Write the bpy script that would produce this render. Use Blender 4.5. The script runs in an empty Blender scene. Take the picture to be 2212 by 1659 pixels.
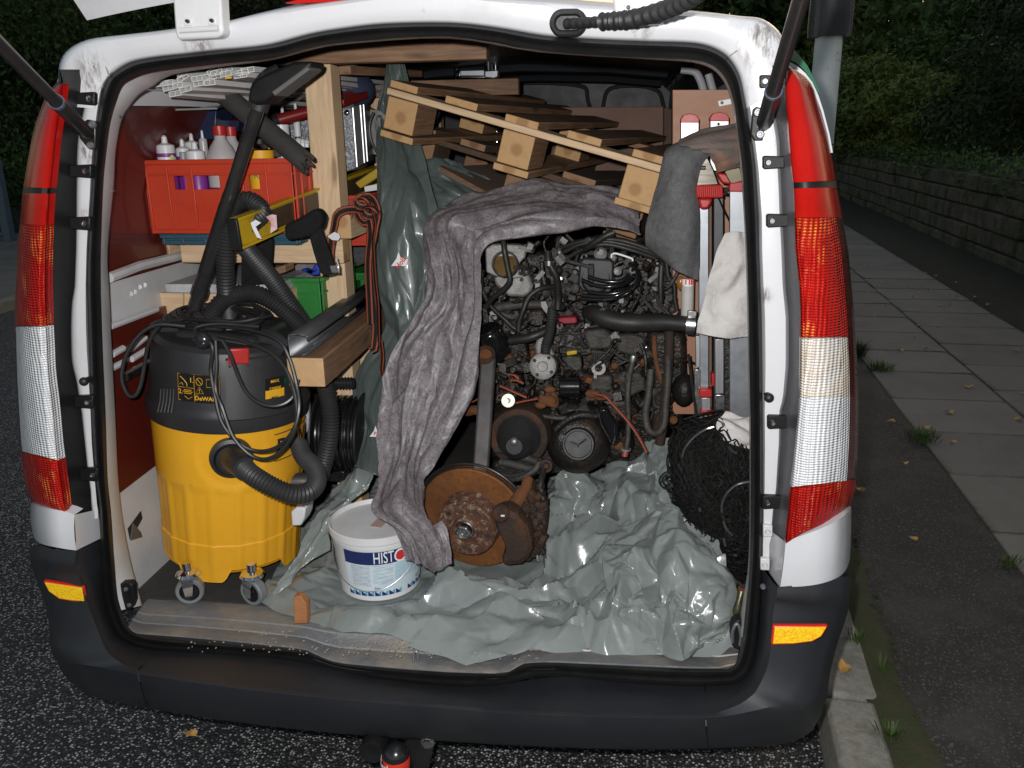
import bpy, bmesh, math, random
import numpy as np
from mathutils import Vector, Matrix, noise
random.seed(7)
V = Vector
sc = bpy.context.scene
col = sc.collection
# ------------------------------------------------------------------ camera
FPX, PCX, PCY = 1788.0, 1106.0, 829.5          # the photograph measured on a 2212 x 1659 grid
yaw, pitch, roll = math.radians(7.5), math.radians(16.7), math.radians(.9)
CAM = V((.35, -1.55, 1.55))
fw = V((-math.sin(yaw)*math.cos(pitch), math.cos(yaw)*math.cos(pitch), -math.sin(pitch)))
r0 = V((math.cos(yaw), math.sin(yaw), 0)); u0 = r0.cross(fw)
RT = r0*math.cos(roll)-u0*math.sin(roll); UP = u0*math.cos(roll)+r0*math.sin(roll)
cam = bpy.data.objects.new('camera', bpy.data.cameras.new('camera')); col.objects.link(cam)
cam.matrix_world = Matrix((( RT.x, UP.x, -fw.x, CAM.x), (RT.y, UP.y, -fw.y, CAM.y), (RT.z, UP.z, -fw.z, CAM.z), (0, 0, 0, 1)))
cam.data.sensor_width = 36; cam.data.lens = FPX/2212*36; cam.data.clip_end = 2000; cam.data.clip_start = .02
sc.camera = cam
def ray(x, y): return fw+RT*((x-PCX)/FPX)-UP*((y-PCY)/FPX)
def at(x, y, Y=0.):
    d = ray(x, y); return CAM+d*((Y-CAM.y)/d.y)
def gz(x, y, z=0.):
    d = ray(x, y); return CAM+d*((z-CAM.z)/d.z)
def sx(x, y, X):
    d = ray(x, y); return CAM+d*((X-CAM.x)/d.x)
# ------------------------------------------------------------------ dusk sky, weak overcast sun, the flash that lit the photograph
w = bpy.data.worlds.new('World'); sc.world = w; w.use_nodes = True
nt = w.node_tree; bg = nt.nodes['Background']
sky = nt.nodes.new('ShaderNodeTexSky'); sky.sky_type = 'NISHITA'; sky.sun_disc = False
SUN_EL, SUN_ROT = math.radians(22), math.radians(25)
sky.sun_elevation = SUN_EL; sky.sun_rotation = SUN_ROT; sky.dust_density = 1.5
wb = nt.nodes.new('ShaderNodeMix'); wb.data_type = 'RGBA'; wb.blend_type = 'MULTIPLY'; wb.inputs[0].default_value = 1
wb.inputs[7].default_value = (1.0, .88, .72, 1); nt.links.new(sky.outputs[0], wb.inputs[6]); nt.links.new(wb.outputs[2], bg.inputs[0]); bg.inputs[1].default_value = .10
sl = bpy.data.lights.new('sun', 'SUN'); sl.energy = .04; sl.angle = math.radians(30); sl.color = (1, .93, .85)
so = bpy.data.objects.new('sun', sl); col.objects.link(so)
so.rotation_euler = (math.radians(-68), 0, math.radians(-25))
fl = bpy.data.lights.new('camera_flash', 'SPOT'); fl.energy = 135; fl.shadow_soft_size = .012
fl.spot_size = math.radians(140); fl.spot_blend = .7; fl.color = (1, .985, .97)
fo = bpy.data.objects.new('camera_flash', fl); col.objects.link(fo)
fo.matrix_world = Matrix.Translation(RT*-.045+UP*.05+V((0, 0, 0))) @ cam.matrix_world
sc.view_settings.view_transform = 'Standard'; sc.view_settings.look = 'None'
sc.view_settings.exposure = 0; sc.view_settings.gamma = 1
sc.view_settings.use_curve_mapping = False
sc.render.film_transparent = False
sc.cycles.max_bounces = 6; sc.cycles.diffuse_bounces = 3; sc.cycles.glossy_bounces = 3
sc.cycles.transmission_bounces = 4; sc.cycles.transparent_max_bounces = 8
sc.cycles.caustics_reflective = False; sc.cycles.caustics_refractive = False
sc.cycles.use_denoising = True
# ------------------------------------------------------------------ helpers
def root_loc(o):
    while o.parent: o = o.parent
    return V(o.location)
def tag(o, label=None, cat=None, group=None, kind=None):
    if label: o['label'] = label
    if cat: o['category'] = cat
    if group: o['group'] = group
    if kind: o['kind'] = kind
    return o
def thing(name, loc, label, cat, group=None):
    o = bpy.data.objects.new(name, None); col.objects.link(o); o.location = loc; o.empty_display_size = .05
    return tag(o, label, cat, group)
def struct(name, loc=(0, 0, 0)):
    o = bpy.data.objects.new(name, None); col.objects.link(o); o.location = loc
    o['kind'] = 'structure'; return o
def copy_tree(o, offset=(0, 0, 0), parent=None, rz=0):
    c = o.copy(); col.objects.link(c)
    if parent is None:
        c.location = V(o.location)+V(offset); c.rotation_euler.z += rz
    else: c.parent = parent
    for ch in list(o.children): copy_tree(ch, parent=c)
    return c
def crom(pts, m, closed=False):
    """Catmull-Rom through pts, m steps a span"""
    P = [V(p) for p in pts]; n = len(P); out = []
    if n < 3:
        return [P[0].lerp(P[-1], i/m) for i in range(m+1)]
    for i in range(n if closed else n-1):
        p1, p2 = P[i], P[(i+1) % n]
        p0 = P[(i-1) % n] if (closed or i > 0) else p1*2-p2
        p3 = P[(i+2) % n] if (closed or i < n-2) else p2*2-p1
        for k in range(m):
            t = k/m; t2 = t*t; t3 = t2*t
            out.append(.5*((2*p1)+(p2-p0)*t+(2*p0-5*p1+4*p2-p3)*t2+(3*p1-p0-3*p2+p3)*t3))
    if not closed: out.append(P[-1].copy())
    return out
def resample(pts, step=None, n=None):
    L = [0]
    for a, b in zip(pts, pts[1:]): L.append(L[-1]+(b-a).length)
    if n is None: n = max(2, int(L[-1]/step))
    out = []; j = 0
    for i in range(n+1):
        d = L[-1]*i/n
        while j < len(L)-2 and L[j+1] < d: j += 1
        out.append(pts[j].lerp(pts[j+1], min(1, (d-L[j])/max(1e-9, L[j+1]-L[j]))))
    return out
def ortho(d):
    d = d.normalized(); a = V((0, 0, 1)) if abs(d.z) < .9 else V((1, 0, 0))
    x = d.cross(a).normalized(); return x, d.cross(x).normalized()
def frame(origin, zaxis, xhint=None):
    z = V(zaxis).normalized(); x = V(xhint) if xhint is not None else ortho(z)[0]
    x = (x-z*x.dot(z)).normalized(); y = z.cross(x)
    return Matrix(((x.x, y.x, z.x, origin[0]), (x.y, y.y, z.y, origin[1]), (x.z, y.z, z.z, origin[2]), (0, 0, 0, 1)))
class MB:
    def __init__(s, M=None): s.v = []; s.f = []; s.mi = []; s.uv = []; s.M = M; s.anyuv = False
    def P(s, p):
        s.v.append(s.M @ V(p) if s.M else V(p)); return len(s.v)-1
    def F(s, idx, mi=0, uv=None):
        s.f.append(tuple(idx)); s.mi.append(mi); s.uv.append(uv)
        if uv: s.anyuv = True
    def poly(s, pts, mi=0, uv=None): s.F([s.P(p) for p in pts], mi, uv); return s
    def beam(s, p0, p1, wd, ht, up=(0, 0, 1), mi=0, mend=None, taper=1):
        """timber: section wd (sideways) x ht (along up); UVs run in metres along it"""
        p0, p1 = V(p0), V(p1); d = (p1-p0); L = d.length; d = d.normalized()
        x = d.cross(V(up)).normalized(); y = x.cross(d).normalized()
        o = random.random()*50; mend = mi if mend is None else mend
        c = [(-1, -1), (1, -1), (1, 1), (-1, 1)]
        a = [s.P(p0+x*(i*wd/2)+y*(j*ht/2)) for i, j in c]; b = [s.P(p1+x*(i*wd/2*taper)+y*(j*ht/2*taper)) for i, j in c]
        per = [0, wd, wd+ht, 2*wd+ht, 2*wd+2*ht]
        for k in range(4):
            q = (k+1) % 4; u0_, u1_ = o+per[k], o+per[k+1]
            s.F((a[k], b[k], b[q], a[q]), mi, [(o, u0_), (o+L, u0_), (o+L, u1_), (o, u1_)])
        e = [(i*wd/2, j*ht/2) for i, j in c]
        k_ = (random.uniform(-.012, .012), random.uniform(-.016, .022)); e = [(i_+k_[0], j_+k_[1]) for i_, j_ in e]
        s.F(a[::1], mend, e[::1]); s.F(b[::-1], mend, e[::-1]); return s
    def box(s, c, size, mi=0, M=None):
        c = V(c); h = V(size)/2; vs = []
        for z in (-1, 1):
            for x, y in ((-1, -1), (1, -1), (1, 1), (-1, 1)):
                p = V((x*h.x, y*h.y, z*h.z)); vs.append(s.P(c+(M @ p if M else p)))
        for q in ((3, 2, 1, 0), (4, 5, 6, 7), (0, 1, 5, 4), (1, 2, 6, 5), (2, 3, 7, 6), (3, 0, 4, 7)): s.F([vs[i] for i in q], mi)
        return s
    def tube(s, pts, r, n=10, cap=True, mi=0, flat=1.0, up=None, closed=False):
        pts = [V(p) for p in pts]; N = len(pts); rings = []; x = None; acc = 0
        for i, p in enumerate(pts):
            if closed: d = pts[(i+1) % N]-pts[i-1]
            else: d = pts[min(i+1, N-1)]-pts[max(i-1, 0)]
            if d.length < 1e-9: d = V((0, 0, 1))
            d.normalize()
            if up is not None: x = d.cross(V(up)).normalized()
            elif x is None: x = ortho(d)[0]
            else: x = (x-d*x.dot(d)).normalized()
            y = d.cross(x); rr = r[i] if isinstance(r, (list, tuple)) else r
            if i: acc += (p-pts[i-1]).length
            rings.append(([s.P(p+x*(math.cos(2*math.pi*k/n)*rr)+y*(math.sin(2*math.pi*k/n)*rr*flat)) for k in range(n)], acc))
        for j in range(N if closed else N-1):
            (a, ua), (b, ub) = rings[j], rings[(j+1) % N]
            for k in range(n):
                q = (k+1) % n
                s.F((a[k], a[q], b[q], b[k]), mi, [(ua, k/n), (ua, (k+1)/n), (ub, (k+1)/n), (ub, k/n)])
        if cap and not closed:
            s.F(rings[0][0][::-1], mi); s.F(rings[-1][0], mi)
        return s
    def lathe(s, prof, n=24, M=None, mi=0, a0=0, a1=2*math.pi):
        """prof: (radius, height[, material]) round local Z of M"""
        M = M or Matrix(); full = abs(a1-a0-2*math.pi) < 1e-6; nn = n if full else n+1; rings = []
        for q in prof:
            r, z = q[0], q[1]
            if r < 1e-6: rings.append([s.P(M @ V((0, 0, z)))]*nn)
            else: rings.append([s.P(M @ V((r*math.cos(a0+(a1-a0)*k/n), r*math.sin(a0+(a1-a0)*k/n), z))) for k in range(nn)])
        for j in range(len(prof)-1):
            a, b = rings[j], rings[j+1]; m_ = prof[j][2] if len(prof[j]) > 2 else mi
            for k in range(n):
                q = (k+1) % nn
                u_ = [(k/n, j), ((k+1)/n, j), ((k+1)/n, j+1), (k/n, j+1)]
                if a[k] == a[q]: s.F((a[k], b[q], b[k]), m_)
                elif b[k] == b[q]: s.F((a[k], a[q], b[k]), m_)
                else: s.F((a[k], a[q], b[q], b[k]), m_)
        return s
    def cyl(s, p0, p1, r, n=16, mi=0, r2=None, cap=True):
        p0, p1 = V(p0), V(p1); return s.tube([p0, p1], [r, r if r2 is None else r2], n, cap, mi)
    def grid(s, rows, mi=0, flip=False, uvs=None):
        I = [[s.P(p) for p in r] for r in rows]
        for i in range(len(I)-1):
            for j in range(len(I[0])-1):
                q = (I[i][j], I[i][j+1], I[i+1][j+1], I[i+1][j])
                u_ = [uvs(i, j), uvs(i, j+1), uvs(i+1, j+1), uvs(i+1, j)] if uvs else None
                if flip: q = q[::-1]; u_ = u_[::-1] if u_ else None
                s.F(q, mi, u_)
        return s
    def prism(s, pts, vec, mi=0, mside=None):
        pts = [V(p) for p in pts]; vec = V(vec)
        n = V((0, 0, 0))
        for i in range(len(pts)): n += (pts[i]-pts[0]).cross(pts[(i+1) % len(pts)]-pts[0])
        if n.dot(vec) > 0: pts = pts[::-1]
        a = [s.P(p) for p in pts]; b = [s.P(p+vec) for p in pts]; ms = mi if mside is None else mside
        s.F(a, mi); s.F(b[::-1], mi)
        for i in range(len(a)):
            j = (i+1) % len(a); s.F((a[j], a[i], b[i], b[j]), ms)
        return s
    def ball(s, c, r, n=12, m=8, mi=0, sc_=(1, 1, 1), M=None):
        c = V(c); T = Matrix.Translation(c) @ (M.to_4x4() if M else Matrix()) @ Matrix.Diagonal((*sc_, 1))
        return s.lathe([(r*math.sin(math.pi*i/m), -r*math.cos(math.pi*i/m)) for i in range(m+1)], n, T, mi)
    def merge(s, o, M=None):
        k = len(s.v)
        for p in o.v: s.v.append(M @ p if M else p.copy())
        for f_, m_, u_ in zip(o.f, o.mi, o.uv): s.f.append(tuple(i+k for i in f_)); s.mi.append(m_); s.uv.append(u_)
        s.anyuv |= o.anyuv; return s
    def build(s, name, mats, parent=None, smooth=35, bevel=0, seg=2, loc=None, solid=0, subd=0, **t):
        me = bpy.data.meshes.new(name)
        if parent is not None: L = root_loc(parent)
        elif loc is not None: L = V(loc)
        else:
            xs = [p.x for p in s.v]; ys = [p.y for p in s.v]; L = V(((min(xs)+max(xs))/2, (min(ys)+max(ys))/2, min(p.z for p in s.v)))
        me.from_pydata([tuple(p-L) for p in s.v], [], s.f)
        ml = mats if isinstance(mats, (list, tuple)) else [mats]
        for m_ in ml: me.materials.append(m_)
        if len(ml) > 1: me.polygons.foreach_set('material_index', s.mi)
        uvl = me.uv_layers.new(name='UVMap'); dat = []
        for p, u_ in zip(me.polygons, s.uv):
            if u_ and len(u_) == p.loop_total: dat.extend([c for q in u_ for c in q])
            else:
                nx, ny, nz = abs(p.normal.x), abs(p.normal.y), abs(p.normal.z)
                for vi in p.vertices:
                    q = me.vertices[vi].co
                    if nz >= nx and nz >= ny: dat.extend((q.x, q.y))
                    elif ny >= nx: dat.extend((q.x, q.z))
                    else: dat.extend((q.y, q.z))
        uvl.data.foreach_set('uv', dat)
        me.validate()
        if smooth:
            me.polygons.foreach_set('use_smooth', [True]*len(me.polygons))
            me.set_sharp_from_angle(angle=math.radians(smooth))
        me.update()
        o = bpy.data.objects.new(name, me); col.objects.link(o)
        if parent is not None: o.parent = parent
        else: o.location = L
        if solid: md = o.modifiers.new('solid', 'SOLIDIFY'); md.thickness = solid; md.offset = -1
        if bevel:
            md = o.modifiers.new('bevel', 'BEVEL'); md.width = bevel; md.segments = seg; md.limit_method = 'ANGLE'; md.angle_limit = math.radians(40)
        if subd: md = o.modifiers.new('subd', 'SUBSURF'); md.levels = subd; md.render_levels = subd
        tag(o, **t); return o
# ------------------------------------------------------------------ materials
class NT:
    def __init__(s, name):
        s.m = bpy.data.materials.new(name); s.m.use_nodes = True; s.t = s.m.node_tree; s.b = s.t.nodes['Principled BSDF']
        s.tc = s.t.nodes.new('ShaderNodeTexCoord')
    def n(s, typ, **k):
        q = s.t.nodes.new('ShaderNode'+typ)
        for a, b in k.items():
            if a.startswith('i_'):
                key = a[2:]; key = int(key) if key.isdigit() else key.replace('_', ' ')
                if isinstance(b, bpy.types.NodeSocket): s.t.links.new(b, q.inputs[key])
                else: q.inputs[key].default_value = b
            else: setattr(q, a, b)
        return q
    def link(s, a, b): s.t.links.new(a, b)
    def co(s, kind='Object', scale=(1, 1, 1), rot=(0, 0, 0), loc=(0, 0, 0)):
        return s.n('Mapping', i_Vector=s.tc.outputs[kind], i_Scale=scale, i_Rotation=rot, i_Location=loc).outputs[0]
    def noise(s, vec, scale, detail=4, rough=.6, dist=0):
        return s.n('TexNoise', i_Vector=vec, i_Scale=scale, i_Detail=detail, i_Roughness=rough, i_Distortion=dist).outputs[0]
    def ramp(s, fac, lo, hi, c0=(0, 0, 0), c1=(1, 1, 1)):
        q = s.n('ValToRGB', i_Fac=fac); e = q.color_ramp.elements
        e[0].position = lo; e[1].position = hi; e[0].color = (*c0, 1); e[1].color = (*c1, 1); return q.outputs[0]
    def mix(s, fac, a, b, mode='MIX'):
        q = s.n('Mix', data_type='RGBA', blend_type=mode)
        for v, i in ((fac, 0), (a, 6), (b, 7)):
            if isinstance(v, bpy.types.NodeSocket): s.link(v, q.inputs[i])
            elif i == 0: q.inputs[0].default_value = v
            else: q.inputs[i].default_value = (*v, 1)
        return q.outputs[2]
    def bump(s, h, dist=.002, strength=1, prev=None):
        q = s.n('Bump', i_Height=h, i_Distance=dist, i_Strength=strength)
        if prev: s.link(prev, q.inputs['Normal'])
        return q.outputs[0]
    def out(s, color=None, rough=.5, metal=0, normal=None, coat=0, spec=.5, **k):
        for v, key in ((color, 'Base Color'), (rough, 'Roughness'), (metal, 'Metallic'), (normal, 'Normal'), (coat, 'Coat Weight'), (spec, 'Specular IOR Level')):
            if v is None: continue
            if isinstance(v, bpy.types.NodeSocket): s.link(v, s.b.inputs[key])
            elif key == 'Base Color': s.b.inputs[key].default_value = (*v, 1)
            elif key == 'Normal': pass
            else: s.b.inputs[key].default_value = v
        for a, b in k.items():
            s.b.inputs[a.replace('_', ' ')].default_value = b
        return s.m
def mat(name, c1, c2=None, rough=.5, metal=0, ns=12, lo=.35, hi=.7, bump=0, bs=150, coat=0, dirt=None, ds=5, dlo=.55, dhi=.75, rvar=.12, spec=.5, stretch=(1, 1, 1)):
    t = NT(name); v = t.co('Object', stretch)
    n1 = t.noise(v, ns, 6, .65); c2 = c2 or tuple(x*.82 for x in c1)
    c = t.mix(t.ramp(n1, lo, hi), c1, c2)
    if dirt:
        n2 = t.noise(v, ds, 8, .7); c = t.mix(t.ramp(n2, dlo, dhi), c, dirt)
    rr = t.n('MapRange', i_Value=t.noise(v, ns*2.3, 4), i_3=max(.02, rough-rvar), i_4=min(1, rough+rvar)).outputs[0]
    nm = t.bump(t.noise(v, bs, 3), bump) if bump else None
    return t.out(c, rr, metal, nm, coat, spec)
def wood(name, light, dark, rough=.7, grain=1., dirt=None, knots=True):
    t = NT(name); uv = t.co('UV'); 
    warp = t.noise(t.co('UV', (2.2, 9, 1)), 1.4, 3, .5)
    wv = t.n('VectorMath', operation='MULTIPLY_ADD', i_0=warp, i_1=(.0, .055, 0), i_2=uv).outputs[0]
    st = t.n('Mapping', i_Vector=wv, i_Scale=(5, 95*grain, 1)).outputs[0]
    g1 = t.noise(st, 1.3, 4, .6); g2 = t.noise(t.n('Mapping', i_Vector=wv, i_Scale=(18, 600, 1)).outputs[0], 1, 3, .6)
    c = t.mix(t.ramp(g1, .38, .68), light, dark); c = t.mix(t.ramp(g2, .4, .8, (0, 0, 0), (.35, .35, .35)), c, tuple(x*.6 for x in dark))
    if knots:
        kv = t.n('TexVoronoi', i_Vector=t.n('Mapping', i_Vector=wv, i_Scale=(3.2, 11, 1)).outputs[0], i_Scale=1., feature='F1').outputs[0]
        c = t.mix(t.ramp(kv, .07, .16, (1, 1, 1), (0, 0, 0)), c, tuple(x*.55 for x in dark))
    v = t.co('Object')
    c = t.mix(t.ramp(t.noise(v, 7, 5), .45, .8, (0, 0, 0), (.5, .5, .5)), c, dirt or tuple(x*.6 for x in light))
    return t.out(c, rough, 0, t.bump(g1, .0006, 1, t.bump(g2, .0003)))
def wood_end(name, light, dark):
    t = NT(name); uv = t.co('UV')
    w_ = t.noise(t.co('Object'), 30, 3)
    r_ = t.n('VectorMath', operation='LENGTH', i_0=t.n('VectorMath', operation='MULTIPLY_ADD', i_0=w_, i_1=(.006, .006, 0), i_2=uv).outputs[0]).outputs[1]
    s_ = t.n('Math', operation='SINE', i_0=t.n('Math', operation='MULTIPLY', i_0=r_, i_1=1500).outputs[0]).outputs[0]
    c = t.mix(t.ramp(s_, .2, 1, (0, 0, 0), (.45, .45, .45)), light, dark)
    c = t.mix(t.ramp(r_, .012, .020, (.8, .8, .8), (0, 0, 0)), c, tuple(x*.8 for x in dark))
    c = t.mix(t.ramp(t.noise(t.co('Object'), 60, 4), .5, .8, (0, 0, 0), (.5, .5, .5)), c, tuple(x*.6 for x in light))
    return t.out(c, .75, 0, t.bump(t.noise(t.co('Object'), 400, 3), .0006))
WHITE = NT('white_van_paint'); _v = WHITE.co(); _c = WHITE.mix(WHITE.ramp(WHITE.noise(_v, 3, 8, .7), .56, .78, (0, 0, 0), (.6, .6, .6)), (.60, .60, .625), (.42, .40, .385))
_c = WHITE.mix(WHITE.ramp(WHITE.noise(WHITE.co('Object', (30, 30, 5)), 1.4, 6, .75), .66, .74, (0, 0, 0), (.8, .8, .8)), _c, (.22, .17, .13))
M_WHITE = WHITE.out(_c, .33, 0, WHITE.bump(WHITE.noise(_v, 40, 2), .0004), .35)
M_WHITE2 = mat('white_interior_paint', (.62, .62, .63), (.5, .5, .5), .45, ns=6, dirt=(.3, .28, .26), ds=9, dlo=.62, dhi=.8, coat=.1)
M_RUBBER = mat('black_rubber_seal', (.011, .011, .012), (.02, .02, .02), .5, ns=20, bump=.0004, bs=300)
M_BLACKPL = mat('black_plastic', (.009, .009, .010), (.014, .014, .015), .45, spec=.3, ns=10, bump=.0003, bs=500)
M_BUMP = mat('dark_grey_bumper_plastic', (.017, .019, .024), (.024, .026, .031), .48, ns=5, bump=.0005, bs=900, dirt=(.034, .035, .037), ds=7, dlo=.5, dhi=.85)
M_BLKMET = mat('black_painted_metal', (.012, .012, .013), (.02, .018, .017), .35, ns=20, coat=.2)
M_STEEL = mat('bright_steel', (.62, .62, .62), (.45, .45, .45), .3, 1, ns=25)
M_ALU = mat('brushed_aluminium', (.62, .63, .65), (.5, .5, .52), .38, 1, ns=14, stretch=(1, 1, .15))
M_GALV = mat('dull_grey_metal', (.36, .38, .41), (.27, .28, .3), .45, .85, ns=14)
M_CHROME = mat('chrome', (.85, .85, .86), (.75, .75, .75), .08, 1, ns=25, rvar=.04)
M_RUST = mat('orange_rust', (.15, .055, .020), (.07, .025, .012), .9, .1, ns=16, lo=.3, hi=.7, bump=.002, bs=120, dirt=(.22, .085, .025), ds=6, dlo=.45, dhi=.7)
M_RUSTD = mat('dark_rusty_iron', (.055, .032, .022), (.022, .016, .013), .8, .3, ns=22, bump=.0025, bs=90, dirt=(.14, .055, .022), ds=11, dlo=.5, dhi=.72)
M_RED = mat('red_plastic', (.45, .022, .02), (.38, .018, .016), .4, ns=10)
M_PINE = wood('pale_pine', (.76, .56, .36), (.60, .40, .23))
M_PINED = wood('weathered_brown_pine', (.31, .175, .095), (.17, .09, .05), dirt=(.07, .045, .03))
M_PINEE = wood_end('pine_end_grain', (.55, .34, .16), (.42, .22, .09))
M_PINEED = wood_end('dark_pine_end_grain', (.30, .17, .09), (.18, .09, .045))
# ================================================================== the street
STR = V((.08, 1, 0)).normalized(); STN = V((1, -.08, 0)).normalized()      # pavement direction and across it
def line(p, s_): return V((p[0]+.08*(s_-p[1]), s_, 0))
t = NT('wet_chippings_asphalt'); v = t.co()
vo = t.n('TexVoronoi', i_Vector=v, i_Scale=130, i_Randomness=1.).outputs
lum = t.n('SeparateColor', i_0=vo[1]).outputs[0]
c = t.mix(t.ramp(lum, .42, .95), (.075, .074, .073), (.80, .79, .77))
c = t.mix(t.ramp(vo[0], .25, .52), c, (.016, .016, .017))
c = t.mix(t.ramp(t.noise(v, 1.2, 5), .35, .75, (0, 0, 0), (.4, .4, .4)), c, (.03, .03, .032))
M_ROAD = t.out(c, .6, 0, t.bump(vo[0], .006, .8), 0)
t = NT('dark_verge_asphalt'); v = t.co()
vo = t.n('TexVoronoi', i_Vector=v, i_Scale=210).outputs
c = t.mix(t.ramp(t.n('SeparateColor', i_0=vo[1]).outputs[0], .8, 1), (.034, .032, .030), (.15, .14, .12))
c = t.mix(t.ramp(t.noise(v, 2.2, 7, .7), .5, .7), c, (.075, .073, .068))
c = t.mix(t.ramp(t.noise(v, 5, 7, .7), .55, .7, (0, 0, 0), (.8, .8, .8)), c, (.02, .024, .013))
M_VERGE = t.out(c, .8, 0, t.bump(t.noise(v, 120, 6, .7), .006))
t = NT('concrete_paving'); v = t.co()
c = t.mix(t.ramp(t.noise(v, 2.5, 8, .65), .35, .7), (.25, .235, .205), (.155, .145, .125))
c = t.mix(t.ramp(t.noise(v, 160, 3, .7), .5, .75, (0, 0, 0), (.6, .6, .6)), c, (.09, .09, .085))
c = t.mix(t.ramp(t.noise(v, 7, 6, .7), .6, .75, (0, 0, 0), (.7, .7, .7)), c, (.10, .115, .06))
oi = t.n('ObjectInfo'); c = t.mix(.35, c, t.ramp(oi.outputs['Random'], 0, 1, (.12, .12, .115), (.25, .24, .22)))
ge = t.n('SeparateXYZ', i_0=t.tc.outputs['Generated']); ed = [t.n('Math', operation='ABSOLUTE', i_0=t.n('Math', operation='SUBTRACT', i_0=o_, i_1=.5).outputs[0]).outputs[0] for o_ in ge.outputs[:2]]
em = t.n('Math', operation='ADD', i_0=t.n('Math', operation='MAXIMUM', i_0=ed[0], i_1=ed[1]).outputs[0], i_1=t.n('Math', operation='MULTIPLY', i_0=t.noise(v, 22, 5, .7), i_1=.12).outputs[0]).outputs[0]
c = t.mix(t.ramp(em, .50, .57, (0, 0, 0), (.85, .85, .85)), c, (.05, .055, .03))
M_SLAB = t.out(c, .75, 0, t.bump(t.noise(v, 180, 5, .7), .003))
M_KERB = mat('worn_granite_kerb', (.33, .315, .27), (.21, .20, .175), .8, ns=45, bump=.004, bs=220, dirt=(.10, .10, .07), ds=9, dlo=.5, dhi=.75)
M_SOIL = mat('mossy_soil', (.035, .034, .022), (.022, .03, .012), .95, ns=9, bump=.02, bs=40, dirt=(.06, .05, .03), ds=20)
M_MOSS = mat('moss_and_earth', (.035, .055, .012), (.07, .055, .035), .95, ns=30, bump=.006, bs=160)
M_BLOCK = mat('weathered_wall_stone', (.18, .15, .11), (.09, .08, .055), .9, ns=9, bump=.012, bs=35, dirt=(.035, .045, .018), ds=3.5, dlo=.40, dhi=.62)
def sheet(mb, x0, x1, y0, y1, z, nx=1, ny=1):
    mb.grid([[V((x0+(x1-x0)*i/nx, y0+(y1-y0)*j/ny, z)) for i in range(nx+1)] for j in range(ny+1)])
m = MB(); m.grid([[V((x, y, -.02)) for x in (-300, -60, -12, 12, 60, 300)] for y in (-200, -20, 20, 80, 400)]); m.build('ground', M_SOIL, kind='structure')
m = MB(); m.grid([[line((-6.2, 5), y)+V((0, 0, 0)), line((-2, 5), y), line((.885, .128), y)] for y in (-30, 0, 10, 60, 200)]); m.build('road', M_ROAD, kind='structure')
# kerb of single stones along the verge
kerb = struct('kerb', (.95, .4, 0))
def slab_piece(name, p, L, W, z0, z1, mt, parent, bev=.006, tilt=0):
    m = MB(); a = V(p); u_ = STR*L; v_ = STN*W; j = [V((0, 0, random.uniform(-tilt, tilt))) for _ in range(4)]
    m.prism([a+V((0, 0, z1))+j[0], a+v_+V((0, 0, z1))+j[1], a+u_+v_+V((0, 0, z1))+j[2], a+u_+V((0, 0, z1))+j[3]], (0, 0, z0-z1))
    return m.build(name, mt, parent, bevel=bev, smooth=30)
y = .405-1.0*5
for i in range(34):
    slab_piece('kerb_stone', line((.889, .128), y+.006), .988, .128+.02*(i % 2), -.05, .12, M_KERB, kerb, .012, .002); y += 1.0
# the mossy joint strip behind the kerb
m = MB(); rows = []
for i in range(260):
    yy = -3+i*.05; p = line((1.02, .128), yy); k = noise.noise(V((yy*3, 0, 0)))*.03
    rows.append([p+V((-.005, 0, .112)), p+V((.03+k*.3, 0, .125+random.uniform(-.004, .006))), p+V((.075+k, 0, .119+random.uniform(-.003, .006))), p+V((.11+k, 0, .108))])
m.grid(rows, flip=True); m.build('moss_strip', M_MOSS, kind='stuff')
m = MB()
for i in range(500):
    yy = random.uniform(-.4, 2.5); p = line((1.02, .128), yy)+V((random.uniform(.01, .12), 0, .118)); r_ = random.uniform(.003, .008)
    m.ball(p, r_, 5, 3, sc_=(1, 1, .6))
m.build('gravel_crumbs', M_MOSS, kind='stuff')
# verge sheet, then two rows of paving slabs, soil strip, wall
m = MB(); rows = []
for i in range(121):
    yy = -5+i*.5; rows.append([line((1.0+x_, .128), yy)+V((0, 0, .112)) for x_ in (0, .3, .6, .95)])
m.grid(rows, flip=True); m.build('verge', M_VERGE, kind='structure')
pav = struct('pavement', (2.2, 3, 0))
m = MB(); m.grid([[line((1.74, 1.6), y_)+V((0, 0, .085)), line((3.1, 2.76), y_)+V((0, 0, .085))] for y_ in (-5, 5, 30, 60)], flip=True); m.build('bedding', M_SOIL, pav)
y = 1.44-.55*8
for i in range(72):
    slab_piece('paving_slab', line((1.755, 1.6), y+.006), .538, .585, .07, .12, M_SLAB, pav, .005, .003); y += .55
y = 3.43-.55*11-.15
for i in range(72):
    slab_piece('paving_slab', line((1.755+.597, 1.6), y+.006), .538, .68, .07, .12, M_SLAB, pav, .005, .003); y += .55
m = MB(); rows = []
for i in range(200):
    yy = -5+i*.35; rows.append([line((3.04+k*.19, 1.6), yy)+V((0, 0, .112+.02*noise.noise(V((yy*2, k, 3)))+(.03 if 0 < k else -.02))) for k in range(6)])
m.grid(rows, flip=True); m.build('soil_strip', M_SOIL, kind='structure')
gw = thing('garden_wall', line((4.0, 3), 3), 'long low wall of mossy grey stone blocks along the right of the pavement', 'wall')
cz = .06; H = [.2, .19, .21, .18, .2]; placed = 0; rest = MB()
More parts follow.
